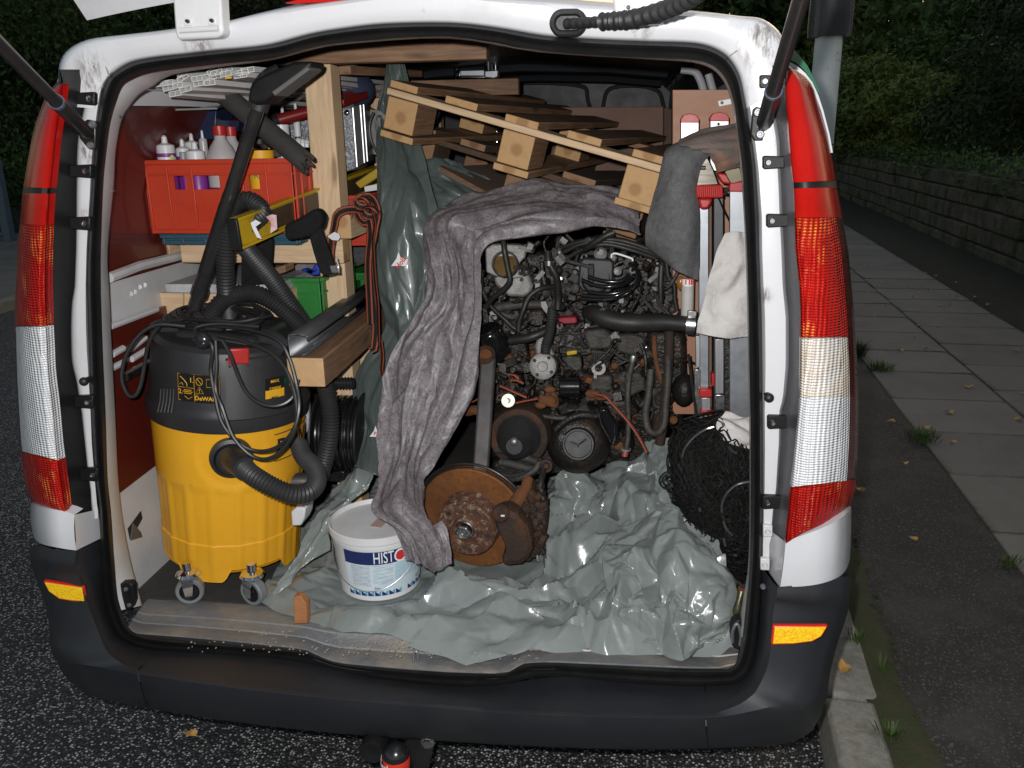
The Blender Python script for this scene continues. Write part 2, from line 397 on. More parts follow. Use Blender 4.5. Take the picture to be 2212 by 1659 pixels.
for ci, h in enumerate(H):
    y = 2.0-ci*.23
    while y < 44:
        L = random.uniform(.45, .95); off = random.uniform(-.02, .035)
        a = line((4.48, 8.76), y)-STN*off
        pts = [a, a+STN*.3, a+STN*.3+STR*(L-.012), a+STR*(L-.012)]; pts = [V((p.x, p.y, cz)) for p in pts]
        if placed < 290 and y < 26:
            mm = MB(); mm.prism(pts, (0, 0, h-.012)); mm.build('stone_block', M_BLOCK, gw, bevel=.022); placed += 1
        else: rest.prism(pts, (0, 0, h-.012))
        y += L
    cz += h
rest.build('far_stone_blocks', M_BLOCK, gw, kind='stuff')
m = MB(); a, b = line((4.53, 8.76), 1.2), line((4.53, 8.76), 44); m.prism([V((*p.xy, .0)) for p in (a, a+STN*.22, b+STN*.22, b)], (0, 0, 1.0)); m.build('mortar_core', M_SOIL, gw)
m = MB(); rows = []
for i in range(120):
    yy = 1+i*.5; rows.append([line((4.5+k*.9, 8.76), yy)+V((0, 0, 1.03+.10*k+.06*noise.noise(V((yy, k, 1))))) for k in range(12)])
m.grid(rows, flip=True); m.build('raised_garden_soil', M_SOIL, kind='structure')
# left side of the road: pavement of big slabs, hedge and iron gate behind
lp = struct('far_pavement', (-8, 9, 0))
dL = (gz(30, 668, .0)-gz(0, 680, .0)); e0 = gz(0, 679, 0.); LD = V((-.12, 1, 0)).normalized(); LN = V((-1, -.12, 0)).normalized()
m = MB(); m.prism([e0+LD*-12+V((0, 0, .1)), e0+LD*60+V((0, 0, .1)), e0+LD*60+LN*.14+V((0, 0, .1)), e0+LD*-12+LN*.14+V((0, 0, .1))], (0, 0, -.15)); m.build('kerb_edge', M_KERB, lp, bevel=.01)
for i in range(30):
    for k in range(4):
        a = e0+LD*(-6+i*1.02)+LN*(.15+k*.85)
        mm = MB(); mm.prism([a+V((0, 0, .1)), a+LD*1.005+V((0, 0, .1)), a+LD*1.005+LN*.838+V((0, 0, .1)), a+LN*.838+V((0, 0, .1))], (0, 0, -.06)); mm.build('paving_slab', M_SLAB, lp, bevel=.005)
M_GATE = mat('blue_grey_gate_paint', (.13, .17, .21), (.09, .12, .15), .5, ns=20)
gp = gz(22, 520, .1); gt = thing('iron_gate', gp, 'blue grey iron gate between posts before the dark hedge at the left edge', 'gate')
gd = V((-1, .35, 0)).normalized(); gh = 1.15
m = MB(); m.beam(gp, gp+V((0, 0, gh+.12)), .12, .12, (0, 1, 0)); m.build('gate_post', M_GATE, gt, bevel=.006)
m = MB(); m.beam(gp+gd*1.6, gp+gd*1.6+V((0, 0, gh+.12)), .12, .12, (0, 1, 0)); m.build('gate_post', M_GATE, gt, bevel=.006)
for zz in (.1, .82, 1.08):
    m = MB(); m.beam(gp+gd*.1+V((0, 0, zz)), gp+gd*1.5+V((0, 0, zz)), .04, .05); m.build('rail', M_GATE, gt)
for i in range(11):
    m = MB(); m.cyl(gp+gd*(.16+i*.128)+V((0, 0, .1)), gp+gd*(.16+i*.128)+V((0, 0, 1.08)), .011, 8); m.build('bar', M_GATE, gt)
# ------------------------------------------------------------------ lamp post with padded sleeve
M_POST = mat('pale_painted_post', (.74, .76, .75), (.62, .64, .62), .6, ns=6, dirt=(.12, .11, .09), ds=14, dlo=.62, dhi=.78)
pb = at(1789, 100, 3.0); pb.z = .1
lp_ = thing('street_lamp_post', pb, 'pale grey round street lamp post rising behind the right tail light', 'lamp post')
m = MB(); m.tube([pb, pb+V((0, 0, .9)), pb+V((0, 0, 1.3)), pb+V((0, 0, 4.6))], [.085, .083, .067, .055], 24); m.build('post', M_POST, lp_)
m = MB(); m.lathe([(.0695, 0), (.0705, .004), (.0695, .008)], 24, Matrix.Translation(pb+V((0, 0, 1.38)))); m.build('seam_band', M_BLKMET, lp_)
M_LEATH = mat('black_grained_leather', (.035, .035, .037), (.05, .05, .052), .38, ns=60, bump=.0015, bs=180)
slv = thing('padded_sleeve', pb+V((0, 0, 1.86)), 'black leather padded sleeve with stitched edges wrapped round the lamp post top', 'sleeve')
zs = at(1789, 80, 3.0).z
m = MB(); m.lathe([(.066, zs-.002), (.1, zs-.002), (.104, zs+.03), (.101, zs+.2), (.1, zs+.5), (.096, zs+.62), (.066, zs+.63)], 32, Matrix.Translation(V((pb.x, pb.y, 0)))); m.build('sleeve_body', M_LEATH, slv)
for dx in (-.078, .07):
    m = MB(); m.beam(V((pb.x+dx, pb.y-.072, zs-.01)), V((pb.x+dx, pb.y-.068, zs+.6)), .028, .012, (0, 1, 0)); m.build('stitched_hem', M_LEATH, slv, bevel=.004)
# ------------------------------------------------------------------ foliage
def leaf_mat(name, a, b):
    t = NT(name); oi = t.n('TexNoise', i_Vector=t.co(), i_Scale=3.5, i_Detail=5.).outputs[0]
    c = t.mix(t.ramp(oi, .3, .7), a, b)
    m_ = t.out(c, .55, 0, None, 0, .3); return m_
M_LEAFS = [leaf_mat('dark_green_leaves', (.055, .10, .026), (.11, .16, .04)), leaf_mat('olive_green_leaves', (.12, .165, .04), (.18, .20, .055)), leaf_mat('yellow_green_leaves', (.24, .28, .07), (.14, .19, .04)), leaf_mat('near_black_green_leaves', (.024, .042, .015), (.045, .068, .02))]
M_BARK = mat('brown_bark', (.06, .045, .032), (.035, .028, .02), .9, ns=20, bump=.01, bs=50, stretch=(1, 1, .2))
def crown(n, blobs, size, rnd, droop=.3):
    """leaf faces scattered through the shells of several blobs: numpy, one quad a leaf"""
    rs = np.random.RandomState(rnd); B = np.array([(b[0], b[1], b[2], b[3], b[4], b[5]) for b in blobs])
    w_ = (B[:, 3]*B[:, 4]*B[:, 5])**(2/3); k = rs.choice(len(B), n, p=w_/w_.sum())
    d = rs.normal(size=(n, 3)); d /= np.linalg.norm(d, axis=1)[:, None]
    rr = (1-rs.rand(n)**2*.55)[:, None]
    lump = (1+.22*np.sin(d[:, 0]*7+k*1.7)*np.cos(d[:, 2]*6+k)+.15*np.sin(d[:, 1]*13+k))[:, None]
    c = B[k, :3]+d*rr*lump*B[k, 3:6]
    nrm = d+rs.normal(size=(n, 3))*.7; nrm /= np.linalg.norm(nrm, axis=1)[:, None]
    a = np.cross(nrm, rs.normal(size=(n, 3))); a /= np.linalg.norm(a, axis=1)[:, None]; b = np.cross(nrm, a)
    s_ = (size*(.6+rs.rand(n)*.8))[:, None]
    q = np.stack([c-a*s_, c+b*s_*.45+nrm*s_*.15, c+a*s_, c-b*s_*.45+nrm*s_*.15], 1).reshape(-1, 3)
    return q
def plant(name, base, blobs, n, size, mi, label, cat, group, rnd, trunk=.05, th=None):
    base = V(base); root = thing(name, base, label, cat, group)
    q = crown(n, blobs, size, rnd)
    me = bpy.data.meshes.new('crown'); me.vertices.add(len(q)); me.vertices.foreach_set('co', q.astype(np.float32).ravel())
    nf = len(q)//4; me.loops.add(nf*4); me.loops.foreach_set('vertex_index', np.arange(nf*4, dtype=np.int32))
    me.polygons.add(nf); me.polygons.foreach_set('loop_start', np.arange(nf, dtype=np.int32)*4)
    me.update(calc_edges=True); me.materials.append(M_LEAFS[mi]); o = bpy.data.objects.new('crown', me); col.objects.link(o); o.parent = root
    m = MB(Matrix.Translation(base)); hh = th or max(b[2] for b in blobs)*.8
    m.tube(crom([(0, 0, -.1), (.03, .02, hh*.4), (-.04, .05, hh*.75), (0, 0, hh)], 3), [trunk*(1-.07*i) for i in range(10)], 8)
    for b in blobs[:9]: m.tube([V((0, 0, hh*.35)), V((b[0]*.5, b[1]*.5, hh*.3+b[2]*.4)), V(b[:3])], [trunk*.5, trunk*.35, trunk*.12], 6)
    m.build('trunk', M_BARK, root); return root
def blobs_for(rx, ry, h, n, rnd, z0=.3):
    r_ = random.Random(rnd); out = []
    for i in range(n):
        a = r_.random()*6.28; q = r_.random()**.5
        s_ = r_.uniform(.28, .5)*min(rx, ry, h*.7)
        out.append((math.cos(a)*rx*q*.8, math.sin(a)*ry*q*.8, r_.uniform(z0, h-s_), s_*1.15, s_*1.15, s_*r_.uniform(.6, .95)))
    return out
G1 = 'shrubs growing on the bank behind the garden wall'
spec = [(6.3, 11.6, 1.3, 2.7, 3, 'dark shrub nearest the camera at the right edge above the wall', 3200),
        (6.3, 13.4, 1.2, 2.1, 0, 'dark green shrub overhanging the wall in the middle of the bank', 4200),
        (5.75, 15.2, 1.0, 1.5, 2, 'low yellow green shrub with loose sprays on the bank', 5200),
        (5.6, 17.6, 1.1, 2.5, 2, 'yellow green shrub next to the lamp post', 5600),
        (6.0, 21.0, 1.5, 3.4, 1, 'far olive shrub at the end of the wall by the post', 5600),
        (7.6, 13.2, 1.5, 3.6, 3, 'tall near black shrub behind the nearest shrub', 5200),
        (7.4, 18.5, 2.0, 4.4, 0, 'tall dark green shrub behind the first row of shrubs', 6400)]
for i, (x, y, r_, h, mi, lab, n) in enumerate(spec):
    plant('shrub', (x, y, 1.12), blobs_for(r_, r_, h, 10, 40+i, .15), n*2, .030+.0016*y, mi, lab, 'shrub', G1, i+5, .04)
G2 = 'trees beyond the garden wall'
spec = [(10.8, 14, 3.2, 6.5, 3, 'dense dark tree at the far right above the bank'), (9.6, 20, 3.4, 7, 0, 'broad dark green tree standing behind the tall shrub'), (8.4, 28, 3.8, 7.5, 1, 'olive tree rising right of the lamp post in the distance'), (5.6, 36, 4.0, 9.5, 3, 'dark tree crown showing above the right corner of the van roof'), (4.4, 30, 3.0, 9.5, 0, 'slim dark tree between the roof corner and the lamp post'), (13.5, 26, 4, 11, 3, 'tallest black green tree filling the top right corner'), (2.2, 44, 4.2, 7.4, 0, 'distant green tree peeping over the van roof by the wiring boot')]
for i, (x, y, r_, h, mi, lab) in enumerate(spec):
    plant('tree', (x, y, 1.0 if x > 4.5 else 0), blobs_for(r_, r_, h, 22, 70+i, h*.08), 14000, .06+.0035*y, mi, lab, 'tree', G2, i+25, .16)
G3 = 'hedge bushes on the left side of the road'
spec = [(-12.4, 12.6, 2.2, 6.6, 3, 'black green hedge bush behind the iron gate'), (-9.3, 13.6, 2.2, 6.6, 0, 'dark hedge bush left of the roof corner'), (-6.2, 15.2, 2.4, 7.0, 3, 'hedge bush showing between raised tailgate and roof'), (-14.6, 9.6, 2.2, 6.2, 3, 'nearest black hedge bush at the left edge'), (-2.8, 18, 2.6, 5, 1, 'pale hedge bush beyond the left hinge')]
for i, (x, y, r_, h, mi, lab) in enumerate(spec):
    plant('hedge_bush', (x, y, 0), blobs_for(r_, r_, h, 20, 90+i, .2), 14000, .05, mi, lab, 'bush', G3, i+45, .06)
m = MB(); m.grid([[V((-19+15.5*i/30, 19.5+noise.noise(V((i*.6, k, 0)))*1.2+.05*abs(i-12), -.1+7.4*k/6+(.5*noise.noise(V((i*.9, 7, 0))) if k == 6 else 0))) for i in range(31)] for k in range(7)]); m.build('far_hedge_mass', M_LEAFS[3], kind='stuff')
q = crown(26000, [(-19+i*.22, 19.0, .8+1.45*(i % 5), .9, .8, 1.1) for i in range(72)], .11, 77)
me = bpy.data.meshes.new('far_hedge_leaves'); me.from_pydata(q.tolist(), [], [(i*4, i*4+1, i*4+2, i*4+3) for i in range(len(q)//4)]); me.materials.append(M_LEAFS[0]); o = bpy.data.objects.new('far_hedge_leaves', me); col.objects.link(o); o['kind'] = 'stuff'
# ivy and low cover spilling over the wall top and on the soil
q = crown(9000, [(4.6+.08*(y_-8.76)+.25*(i % 2), y_, 1.05+.12*(i % 3 == 0), .35, .5, .2) for i, y_ in enumerate(np.arange(3, 30, .6))], .035, 5)
me = bpy.data.meshes.new('ivy'); me.from_pydata(q.tolist(), [], [(i*4, i*4+1, i*4+2, i*4+3) for i in range(len(q)//4)]); me.materials.append(M_LEAFS[0]); o = bpy.data.objects.new('ivy_on_wall_top', me); col.objects.link(o); o['kind'] = 'stuff'
# grass tufts (things) and fallen leaves
M_GRASS = mat('bright_grass', (.04, .085, .015), (.07, .10, .022), .6, ns=30)
def tuft(p, n, h, r_, label):
    m = MB(); p = V(p)
    for i in range(n):
        a = random.random()*6.28; q = random.random()*r_; b = p+V((math.cos(a)*q, math.sin(a)*q, 0)); hh = h*random.uniform(.4, 1)
        o_ = V((math.cos(a)*hh*random.uniform(.1, .9), math.sin(a)*hh*random.uniform(.1, .9), hh)); s_ = V((-math.sin(a), math.cos(a), 0))*.0022
        m.poly([b-s_, b+s_, b+o_*.55+V((0, 0, hh*.12))+s_*.7, b+o_*.55+V((0, 0, hh*.12))-s_*.7]); m.poly([b+o_*.55+V((0, 0, hh*.12))-s_*.7, b+o_*.55+V((0, 0, hh*.12))+s_*.7, b+o_])
    return m.build('grass_tuft', M_GRASS, smooth=0, label=label, cat='grass tuft', group='grass tufts along the verge')
tuft(gz(1992, 948, .115), 240, .05, .085, 'bright green grass tuft against the inner edge of the slabs')
tuft(gz(1855, 768, .115), 160, .12, .05, 'tall thin grass tuft beside the clear part of the right tail light')
tuft(gz(1902, 800, .115), 260, .06, .08, 'ragged grass tuft where verge meets the first slabs')
tuft(gz(1905, 1448, .12), 26, .05, .02, 'small sprig of grass at the kerb beside the reflector')
tuft(gz(1925, 1590, .12), 70, .035, .035, 'mossy grass tuft lowest along the kerb')
tuft(gz(1850, 1380, .12), 60, .03, .03, 'flat tuft in the kerb joint above the fallen yellow leaf')
tuft(gz(2180, 1218, .115), 60, .03, .05, 'moss tuft at the slab edge on the right margin')
M_DRY = mat('yellow_brown_dead_leaf', (.62, .36, .09), (.46, .24, .07), .6, ns=40)
def leaf_mesh(s_):
    m = MB(); pts = []
    for k in range(12):
        a = k/12*6.28; r_ = s_*(1+.25*math.cos(3*a))*(1 if k % 2 else .78); pts.append(V((math.cos(a)*r_, math.sin(a)*r_*.7, s_*.25*math.sin(a*2)+.004)))
    c = m.P((0, 0, .002)); id_ = [m.P(p) for p in pts]
    for k in range(12): m.F((c, id_[k], id_[(k+1) % 12]))
    return m
lv = [(1056/2.572, 0)]
proto = [leaf_mesh(s_).build('fallen_leaf', M_DRY, loc=(0, 0, 0)) for s_ in (.018, .024, .03)]
spots = [(1825, 1443, 2), (1925, 910, 1), (2000, 923, 1), (2052, 890, 1), (1972, 1163, 0), (2058, 954, 0), (1955, 1000, 0), (1857, 1057, 1), (2091, 835, 1), (2100, 833, 0), (1946, 757, 1), (1999, 751, 1), (2047, 669, 0), (1910, 660, 0), (1873, 632, 0), (1890, 682, 0), (1882, 654, 0), (2171, 646, 1), (2196, 757, 1), (2024, 706, 0), (1984, 704, 1), (2132, 683, 0), (2200, 905, 1), (1858, 693, 0), (2209, 850, 0), (1975, 727, 0), (1926, 740, 0), (1985, 668, 0)]
rl = random.Random(3)
for i in range(95): spots.append((rl.uniform(1850, 2210), rl.uniform(430, 660), rl.choice((0, 1))))
for i, (x, y, k) in enumerate(spots):
    if y < 470+ .25*(x-1850): continue
    p = gz(x, y, .127); c = proto[k].copy(); col.objects.link(c); c.location = p; c.rotation_euler = (0, 0, rl.random()*6.28)
    onv = p.x < 1.75+.08*(p.y-1.6)
    lab = 'yellow half round leaf lying on the kerb stone' if i == 0 else ('dead yellow leaf lying on the dark verge' if onv else ('dead yellow leaf lying on the row of slabs next to the verge' if p.x < 2.35+.08*(p.y-1.6) else ('dead yellow leaf lying on the outer row of slabs' if p.x < 3.04+.08*(p.y-1.6) else 'dead yellow leaf lying on the soil strip by the garden wall')))
    tag(c, lab, 'leaf', 'fallen leaves')
for o in proto: bpy.data.objects.remove(o)
c = leaf_mesh(.02).build('fallen_leaf', M_DRY, loc=(0, 0, 0)); c.location = gz(412, 1585, .01); tag(c, 'brown leaf lying on the asphalt below the bumper', 'leaf', 'fallen leaves')
Zf_ = lambda x, y: (1468.8+.3359*x, .3359*y)
# ================================================================== the van (rear end, built from measured outlines at their real depths)
for q_, r_ in ((Zf_(500, 250), .045), (Zf_(545, 330), .05), (Zf_(510, 560), .03), (Zf_(480, 830), .03), ((600*.3359, 430*.3359), .038), ((590*.3359, 560*.3359), .03), ((560*.3359, 980*.3359), .03), ((545*.3359, 1400*.3359), .02), ((430, 92), .035), ((1380, 60), .03), ((918, 22), .008), ((1662, 1225), .03), ((1652, 640), .02)):
    c_ = at(q_[0], q_[1], -.015)-V((-.045, 1.2, 0)); d_ = WHITE.n('VectorMath', operation='DISTANCE', i_0=_v, i_1=tuple(c_)).outputs[1 if False else 'Value']
    k_ = WHITE.n('Math', operation='MULTIPLY', i_0=WHITE.ramp(d_, r_*.15, r_, (1, 1, 1), (0, 0, 0)), i_1=WHITE.ramp(WHITE.noise(WHITE.co('Object', (60, 60, 16)), 1.1, 6, .8), .46, .60)).outputs[0]
    _c = WHITE.mix(k_, _c, (.13, .10, .08))
WHITE.link(_c, WHITE.b.inputs['Base Color'])
van = thing('delivery_van', (-.045, 1.2, 0), 'white delivery van parked at the kerb with its raised tailgate open, seen from behind', 'van')
def A(p, Y=0.): return at(p[0], p[1], p[2] if len(p) > 2 else Y)
def pl(name, pts, Y, thick, mt, parent=None, bevel=0, **k):
    m = MB(); m.prism([A(p, Y) for p in pts], (0, thick, 0)); return m.build(name, mt, parent, bevel=bevel, **k)
def plx(name, pts, X, thick, mt, parent=None, bevel=0, **k):
    m = MB(); m.prism([sx(p[0], p[1], X) for p in pts], (thick, 0, 0)); return m.build(name, mt, parent, bevel=bevel, **k)
# seal: (outer px, inner px) clockwise from the lower left
SEAL = [((218,1207),(247,1207)),((215,1106),(238,1106)),((205,1023),(242-10,1023)),((196,889),(228,889)),((192,755),(222,755)),((188,620),(218,620)),((190,537),(218,537)),((198,403),(223,403)),((204,336),(229,336)),((210,269),(238,269)),((218,212),(250,225)),((232,171),(265,188)),((252,152),(285,173)),((285,134),(318,160)),((336,124),(370,151)),((470,109),(485,137)),((588,96),(588,126)),((672,74),(676,103)),((743,62),(743,92)),((835,52),(835,83)),((969,50),(969,79)),((1070,60),(1060,88)),((1171,77),(1165,109)),((1305,86),(1300,120)),((1420,90),(1415,125)),((1477,92),(1477,128)),((1519,97),(1515,133)),((1550,108),(1541,143)),((1575,126),(1561,161)),((1596,160),(1578,190)),((1606,201),(1586,225)),((1618,269),(1594,285)),((1630,336),(1602,350)),((1637,437),(1608,437)),((1640,537),(1613,537)),((1643,620),(1616,620)),((1647,788),(1619,788)),((1648,956),(1622,956)),((1648,1090),(1623,1090)),((1646,1207),(1620,1207)),((1641,1307),(1613,1300)),((1634,1391),(1604,1378)),((1622,1445),(1592,1425)),((1602,1470),(1574,1442)),((1570,1480),(1553,1442)),((1477,1482),(1477,1442)),((1340,1474),(1340,1436)),((1204,1462),(1204,1430)),((1165,1462),(1160,1430)),((1137,1466),(1128,1434)),((1105,1474),(1100,1450)),((1070,1480),(1070,1454)),((969,1482),(969,1451)),((869,1473),(869,1444)),((802,1464),(790,1438)),((734,1452),(720,1428)),((680,1438),(675,1410)),((638,1428),(645,1403)),((504,1415),(510,1392)),((403,1408),(410,1384)),((336,1404),(340,1376)),((285,1393),(297,1368)),((255,1372),(275,1350)),((238,1340),(262,1318)),((226,1300),(253,1280))]
def mixp(a, b, t): return (a[0]+(b[0]-a[0])*t, a[1]+(b[1]-a[1])*t)
PROF = [(-.06, .03), (0, .0), (.06, -.014), (.25, -.022), (.44, -.012), (.5, -.002), (.56, -.010), (.75, -.020), (.93, -.010), (1., .01), (1.02, .045)]
rows = []
for t_, Y_ in PROF: rows.append(crom([A(mixp(o_, i_, t_), Y_) for o_, i_ in SEAL], 4, True))
for r_ in rows: r_.append(r_[0].copy())
m = MB(); m.grid(rows); m.build('door_seal', M_RUBBER, van, smooth=60)
# header and corners, swept up over the roof edge
HD = [((210,235),(150,230)),((218,201),(140,195)),((226,184),(131,170)),((236,168),(127,146)),((252,152),(142,112)),((285,134),(188,86)),((336,124),(269,75)),((400,117),(340,67)),((470,109),(420,56)),((530,104),(480,48)),((588,96),(544,33)),((672,74),(640,14)),((743,62),(743,0)),((835,52),(835,-12)),((969,50),(969,-14)),((1070,60),(1087,-4)),((1171,77),(1205,4)),((1240,82),(1265,9)),((1305,86),(1322,12)),((1400,90),(1400,19)),((1477,92),(1477,24)),((1519,97),(1545,29)),((1550,108),(1600,35)),((1575,126),(1650,42)),((1596,160),(1690,78)),((1606,201),(1697,128)),((1612,235),(1690,190))]
def hrow(t_, Y_, lift=0): return crom([A(mixp(o_, i_, t_), Y_)+V((0, 0, lift)) for o_, i_ in HD], 4)
rows = [hrow(-.02, .02), hrow(0, 0), hrow(.05, -.012), hrow(.12, -.016), hrow(.5, -.022), hrow(.85, -.024), hrow(.95, -.018), hrow(1., .0)]
top = rows[-1]
rows.append([p+V((0, .05, .018*max(0, 1-abs(p.x)/.9))) for p in top]); rows.append([p+V((0, .4, .035*max(0, 1-abs(p.x)/.9)+.005)) for p in top]); rows.append([V((p.x*1.02, 3.0, p.z+.06)) for p in top]); rows.append([V((p.x*.9, 4.6, p.z-.15)) for p in top])
m = MB(); m.grid(rows, flip=True); m.build('rear_header_and_roof', M_WHITE, van, smooth=50)
# pillars: y, seal outer, flange edge, lamp inner, lamp outer
LP = [(150,236,190,128,126),(170,228,191,135,129),(185,224,191,135,118),(202,219,189,133,101),(235,214,181,129,88),(269,210,174,124,76),(302,206,168,119,68),(336,203,166,116,62),(369,200,166,113,56),(420,198,165,107,48),(470,194,165,104,44),(537,190,164,101,38),(620,188,161,101,34),(655,189,155,102,32),(707,190,153,103,31),(760,192,154,106,32),(788,194,156,107,33),(822,195,165,110,34),(860,197,171,115,36),(889,198,176,118,38),(956,200,183,124,42),(1023,205,190,133,50),(1057,208,195,138,57),(1090,211,197,142,71),(1108,214,199,144,100)]
RP = [(141,1598,1655,1700,1703),(160,1600,1656,1698,1735),(185,1605,1660,1697,1757),(235,1615,1670,1700,1771),(269,1619,1678,1704,1781),(302,1624,1684,1706,1790),(369,1633,1686,1712,1803),(403,1635,1688,1716,1808),(470,1640,1690,1718,1820),(537,1640,1694,1720,1832),(620,1643,1697,1728,1840),(655,1645,1701,1730,1843),(687,1646,1704,1731,1846),(788,1647,1704,1730,1852),(860,1647,1697,1728,1854),(889,1647,1688,1726,1854),(956,1648,1687,1720,1853),(1023,1648,1682,1713,1850),(1057,1648,1680,1709,1847),(1106,1647,1672,1704,1833),(1140,1647,1669,1700,1812),(1177,1646,1668,1697,1770)]
def interp(T, y, k):
    if y <= T[0][0]: return T[0][k]
    for a, b in zip(T, T[1:]):
        if y <= b[0]: return a[k]+(b[k]-a[k])*(y-a[0])/(b[0]-a[0])
    return T[-1][k]
LY = [(0, -.088), (.06, -.098), (.25, -.106), (.5, -.100), (.72, -.080), (.86, -.05), (.95, -.01), (1, .05)]
def ly(t_):
    for a, b in zip(LY, LY[1:]):
        if t_ <= b[0]: return a[1]+(b[1]-a[1])*(t_-a[0])/(b[0]-a[0])
    return .05
def lamp_pt(T, t_, yi, yo, push=0):
    y = yi+(yo-yi)*t_; x = interp(T, y, 3)*(1-t_)+interp(T, y, 4)*t_; return at(x, y, ly(t_)+push)
def lampface(name, T, ya, yb, mt, parent, t0=0, t1=1, nt_=12, ny=16, push=0):
    rows = []
    for j in range(ny+1):
        f = j/ny; yi = ya[0]+(yb[0]-ya[0])*f; yo = ya[1]+(yb[1]-ya[1])*f
        rows.append([lamp_pt(T, t0+(t1-t0)*i/nt_, yi, yo, push) for i in range(nt_+1)])
    # a rim that closes the segment back into the housing
    rim = .018
    m = MB(); m.grid(rows, flip=False)
    for r_ in (rows[0], rows[-1]): m.grid([r_, [p+V((0, rim, 0)) for p in r_]], flip=(r_ is rows[0]))
    for k in (0, -1): m.grid([[r_[k] for r_ in rows], [r_[k]+V((0, rim, 0)) for r_ in rows]], flip=(k == -1))
    return m.build(name, mt, parent, smooth=45)
def lens(name, c1, c2, metal, spark, gx=.0085, gz_=.0050, rough=.2):
    """moulded lens: fine horizontal ribs, columns of small prisms, flash glints painted on in patches"""
    t = NT(name); v = t.co('UV'); s_ = t.n('SeparateXYZ', i_0=v)
    w_ = t.n('Math', operation='MULTIPLY', i_0=t.noise(v, 9, 2), i_1=.010).outputs[0]
    sn = lambda o_, g_: t.n('Math', operation='SINE', i_0=t.n('Math', operation='MULTIPLY', i_0=t.n('Math', operation='ADD', i_0=o_, i_1=w_).outputs[0], i_1=6.2832/g_).outputs[0]).outputs[0]
    a, b = sn(s_.outputs[0], gx), sn(s_.outputs[1], gz_); g = t.n('Math', operation='ADD', i_0=a, i_1=b).outputs[0]
    n_ = t.noise(t.co(), 9, 3, .6); n2 = t.noise(t.co('Object', (1, 1, .6)), 24, 3, .7)
    c = t.mix(t.ramp(n_, .35, .68), c1, c2); c = t.mix(t.ramp(b, -.9, .2, (.22, .22, .22), (0, 0, 0)), c, tuple(x*.55 for x in c2))
    k = t.n('Math', operation='MULTIPLY', i_0=t.ramp(g, .4, 1.6), i_1=t.ramp(t.noise(t.co('Object', (1.4, 1, 1)), 15, 3, .6), .53, .66)).outputs[0]
    c = t.mix(k, c, spark)  # glint colour painted in for flash returned by the prisms
    return t.out(c, rough, metal, t.bump(g, .0007, 1, t.bump(n_, .02, .5)), .0, .22)
M_LR = lens('ribbed_red_lens', (.52, .012, .007), (.34, .006, .004), .05, (1, .36, .06))
M_LRT = mat('smooth_red_lens', (.50, .012, .009), (.34, .007, .005), .22, .0, ns=6, coat=.0, spec=.18)
M_LC = lens('clear_prismatic_lens', (.90, .91, .93), (.74, .75, .78), .15, (1, 1, 1))
M_LA = lens('amber_tinted_clear_lens', (.88, .87, .87), (.82, .66, .48), .25, (1, .9, .75))
M_LDR = mat('dark_red_lens_edge', (.16, .006, .006), (.10, .004, .004), .25, .1, ns=20, coat=.8)
def lampside(T, sgn, lab, segs):
    lt = bpy.data.objects.new('tail_light', None); col.objects.link(lt); lt.parent = van; lt['label'] = lab
    def base(o): return o
    # children must keep the van as their root for placement: vertices are written relative to it
    y0, y1 = T[0][0], T[-1][0]; rows = []
    for j in range(40):
        y = y0+(y1-y0)*j/39; xi, xo = interp(T, y, 3), interp(T, y, 4)
        rows.append([at(interp(T, y, 2), y, .004)]+[at(xi*(1-q)+xo*q, y, ly(q)+.012) for q in (0, .1, .3, .5, .7, .86, .95, 1.)]+[at(xo, y, .05)+V((sgn*.002, .12, 0))])
    m = MB(); m.grid(rows, flip=(sgn < 0)); m.build('lamp_housing', M_BLACKPL, lt, smooth=50)
    for nm, ya, yb, mt, t0, t1 in segs: lampface(nm, T, ya, yb, mt, lt, t0, t1)
    return lt
lampside(LP, -1, 'left tail light cluster of red and clear ribbed lenses', [('upper_red_lens', (180, 186), (407, 404), M_LRT, 0, 1), ('smooth_red_lens', (419, 417), (487, 484), M_LRT, 0, 1), ('ribbed_red_lens', (488, 485), (704, 703), M_LR, 0, 1), ('clear_lens', (707, 706), (995, 974), M_LC, 0, .95), ('lens_edge', (707, 706), (995, 974), M_LDR, .955, 1), ('lower_red_lens', (998, 977), (1106, 1092), M_LR, 0, 1)])
lampside(RP, 1, 'right tail light cluster of red, clear and amber lenses', [('upper_red_lens', (150, 150), (394, 390), M_LRT, 0, 1), ('smooth_red_lens', (407, 405), (470, 470), M_LRT, 0, 1), ('ribbed_red_lens', (471, 471), (729, 727), M_LR, 0, .86), ('lens_edge', (471, 471), (1042, 1033), M_LDR, .865, 1), ('amber_lens', (732, 730), (858, 856), M_LA, 0, .855), ('clear_lens', (859, 857), (1052, 1036), M_LC, 0, .855), ('lower_red_lens', (1057, 1036), (1175, 1110), M_LR, 0, 1)])
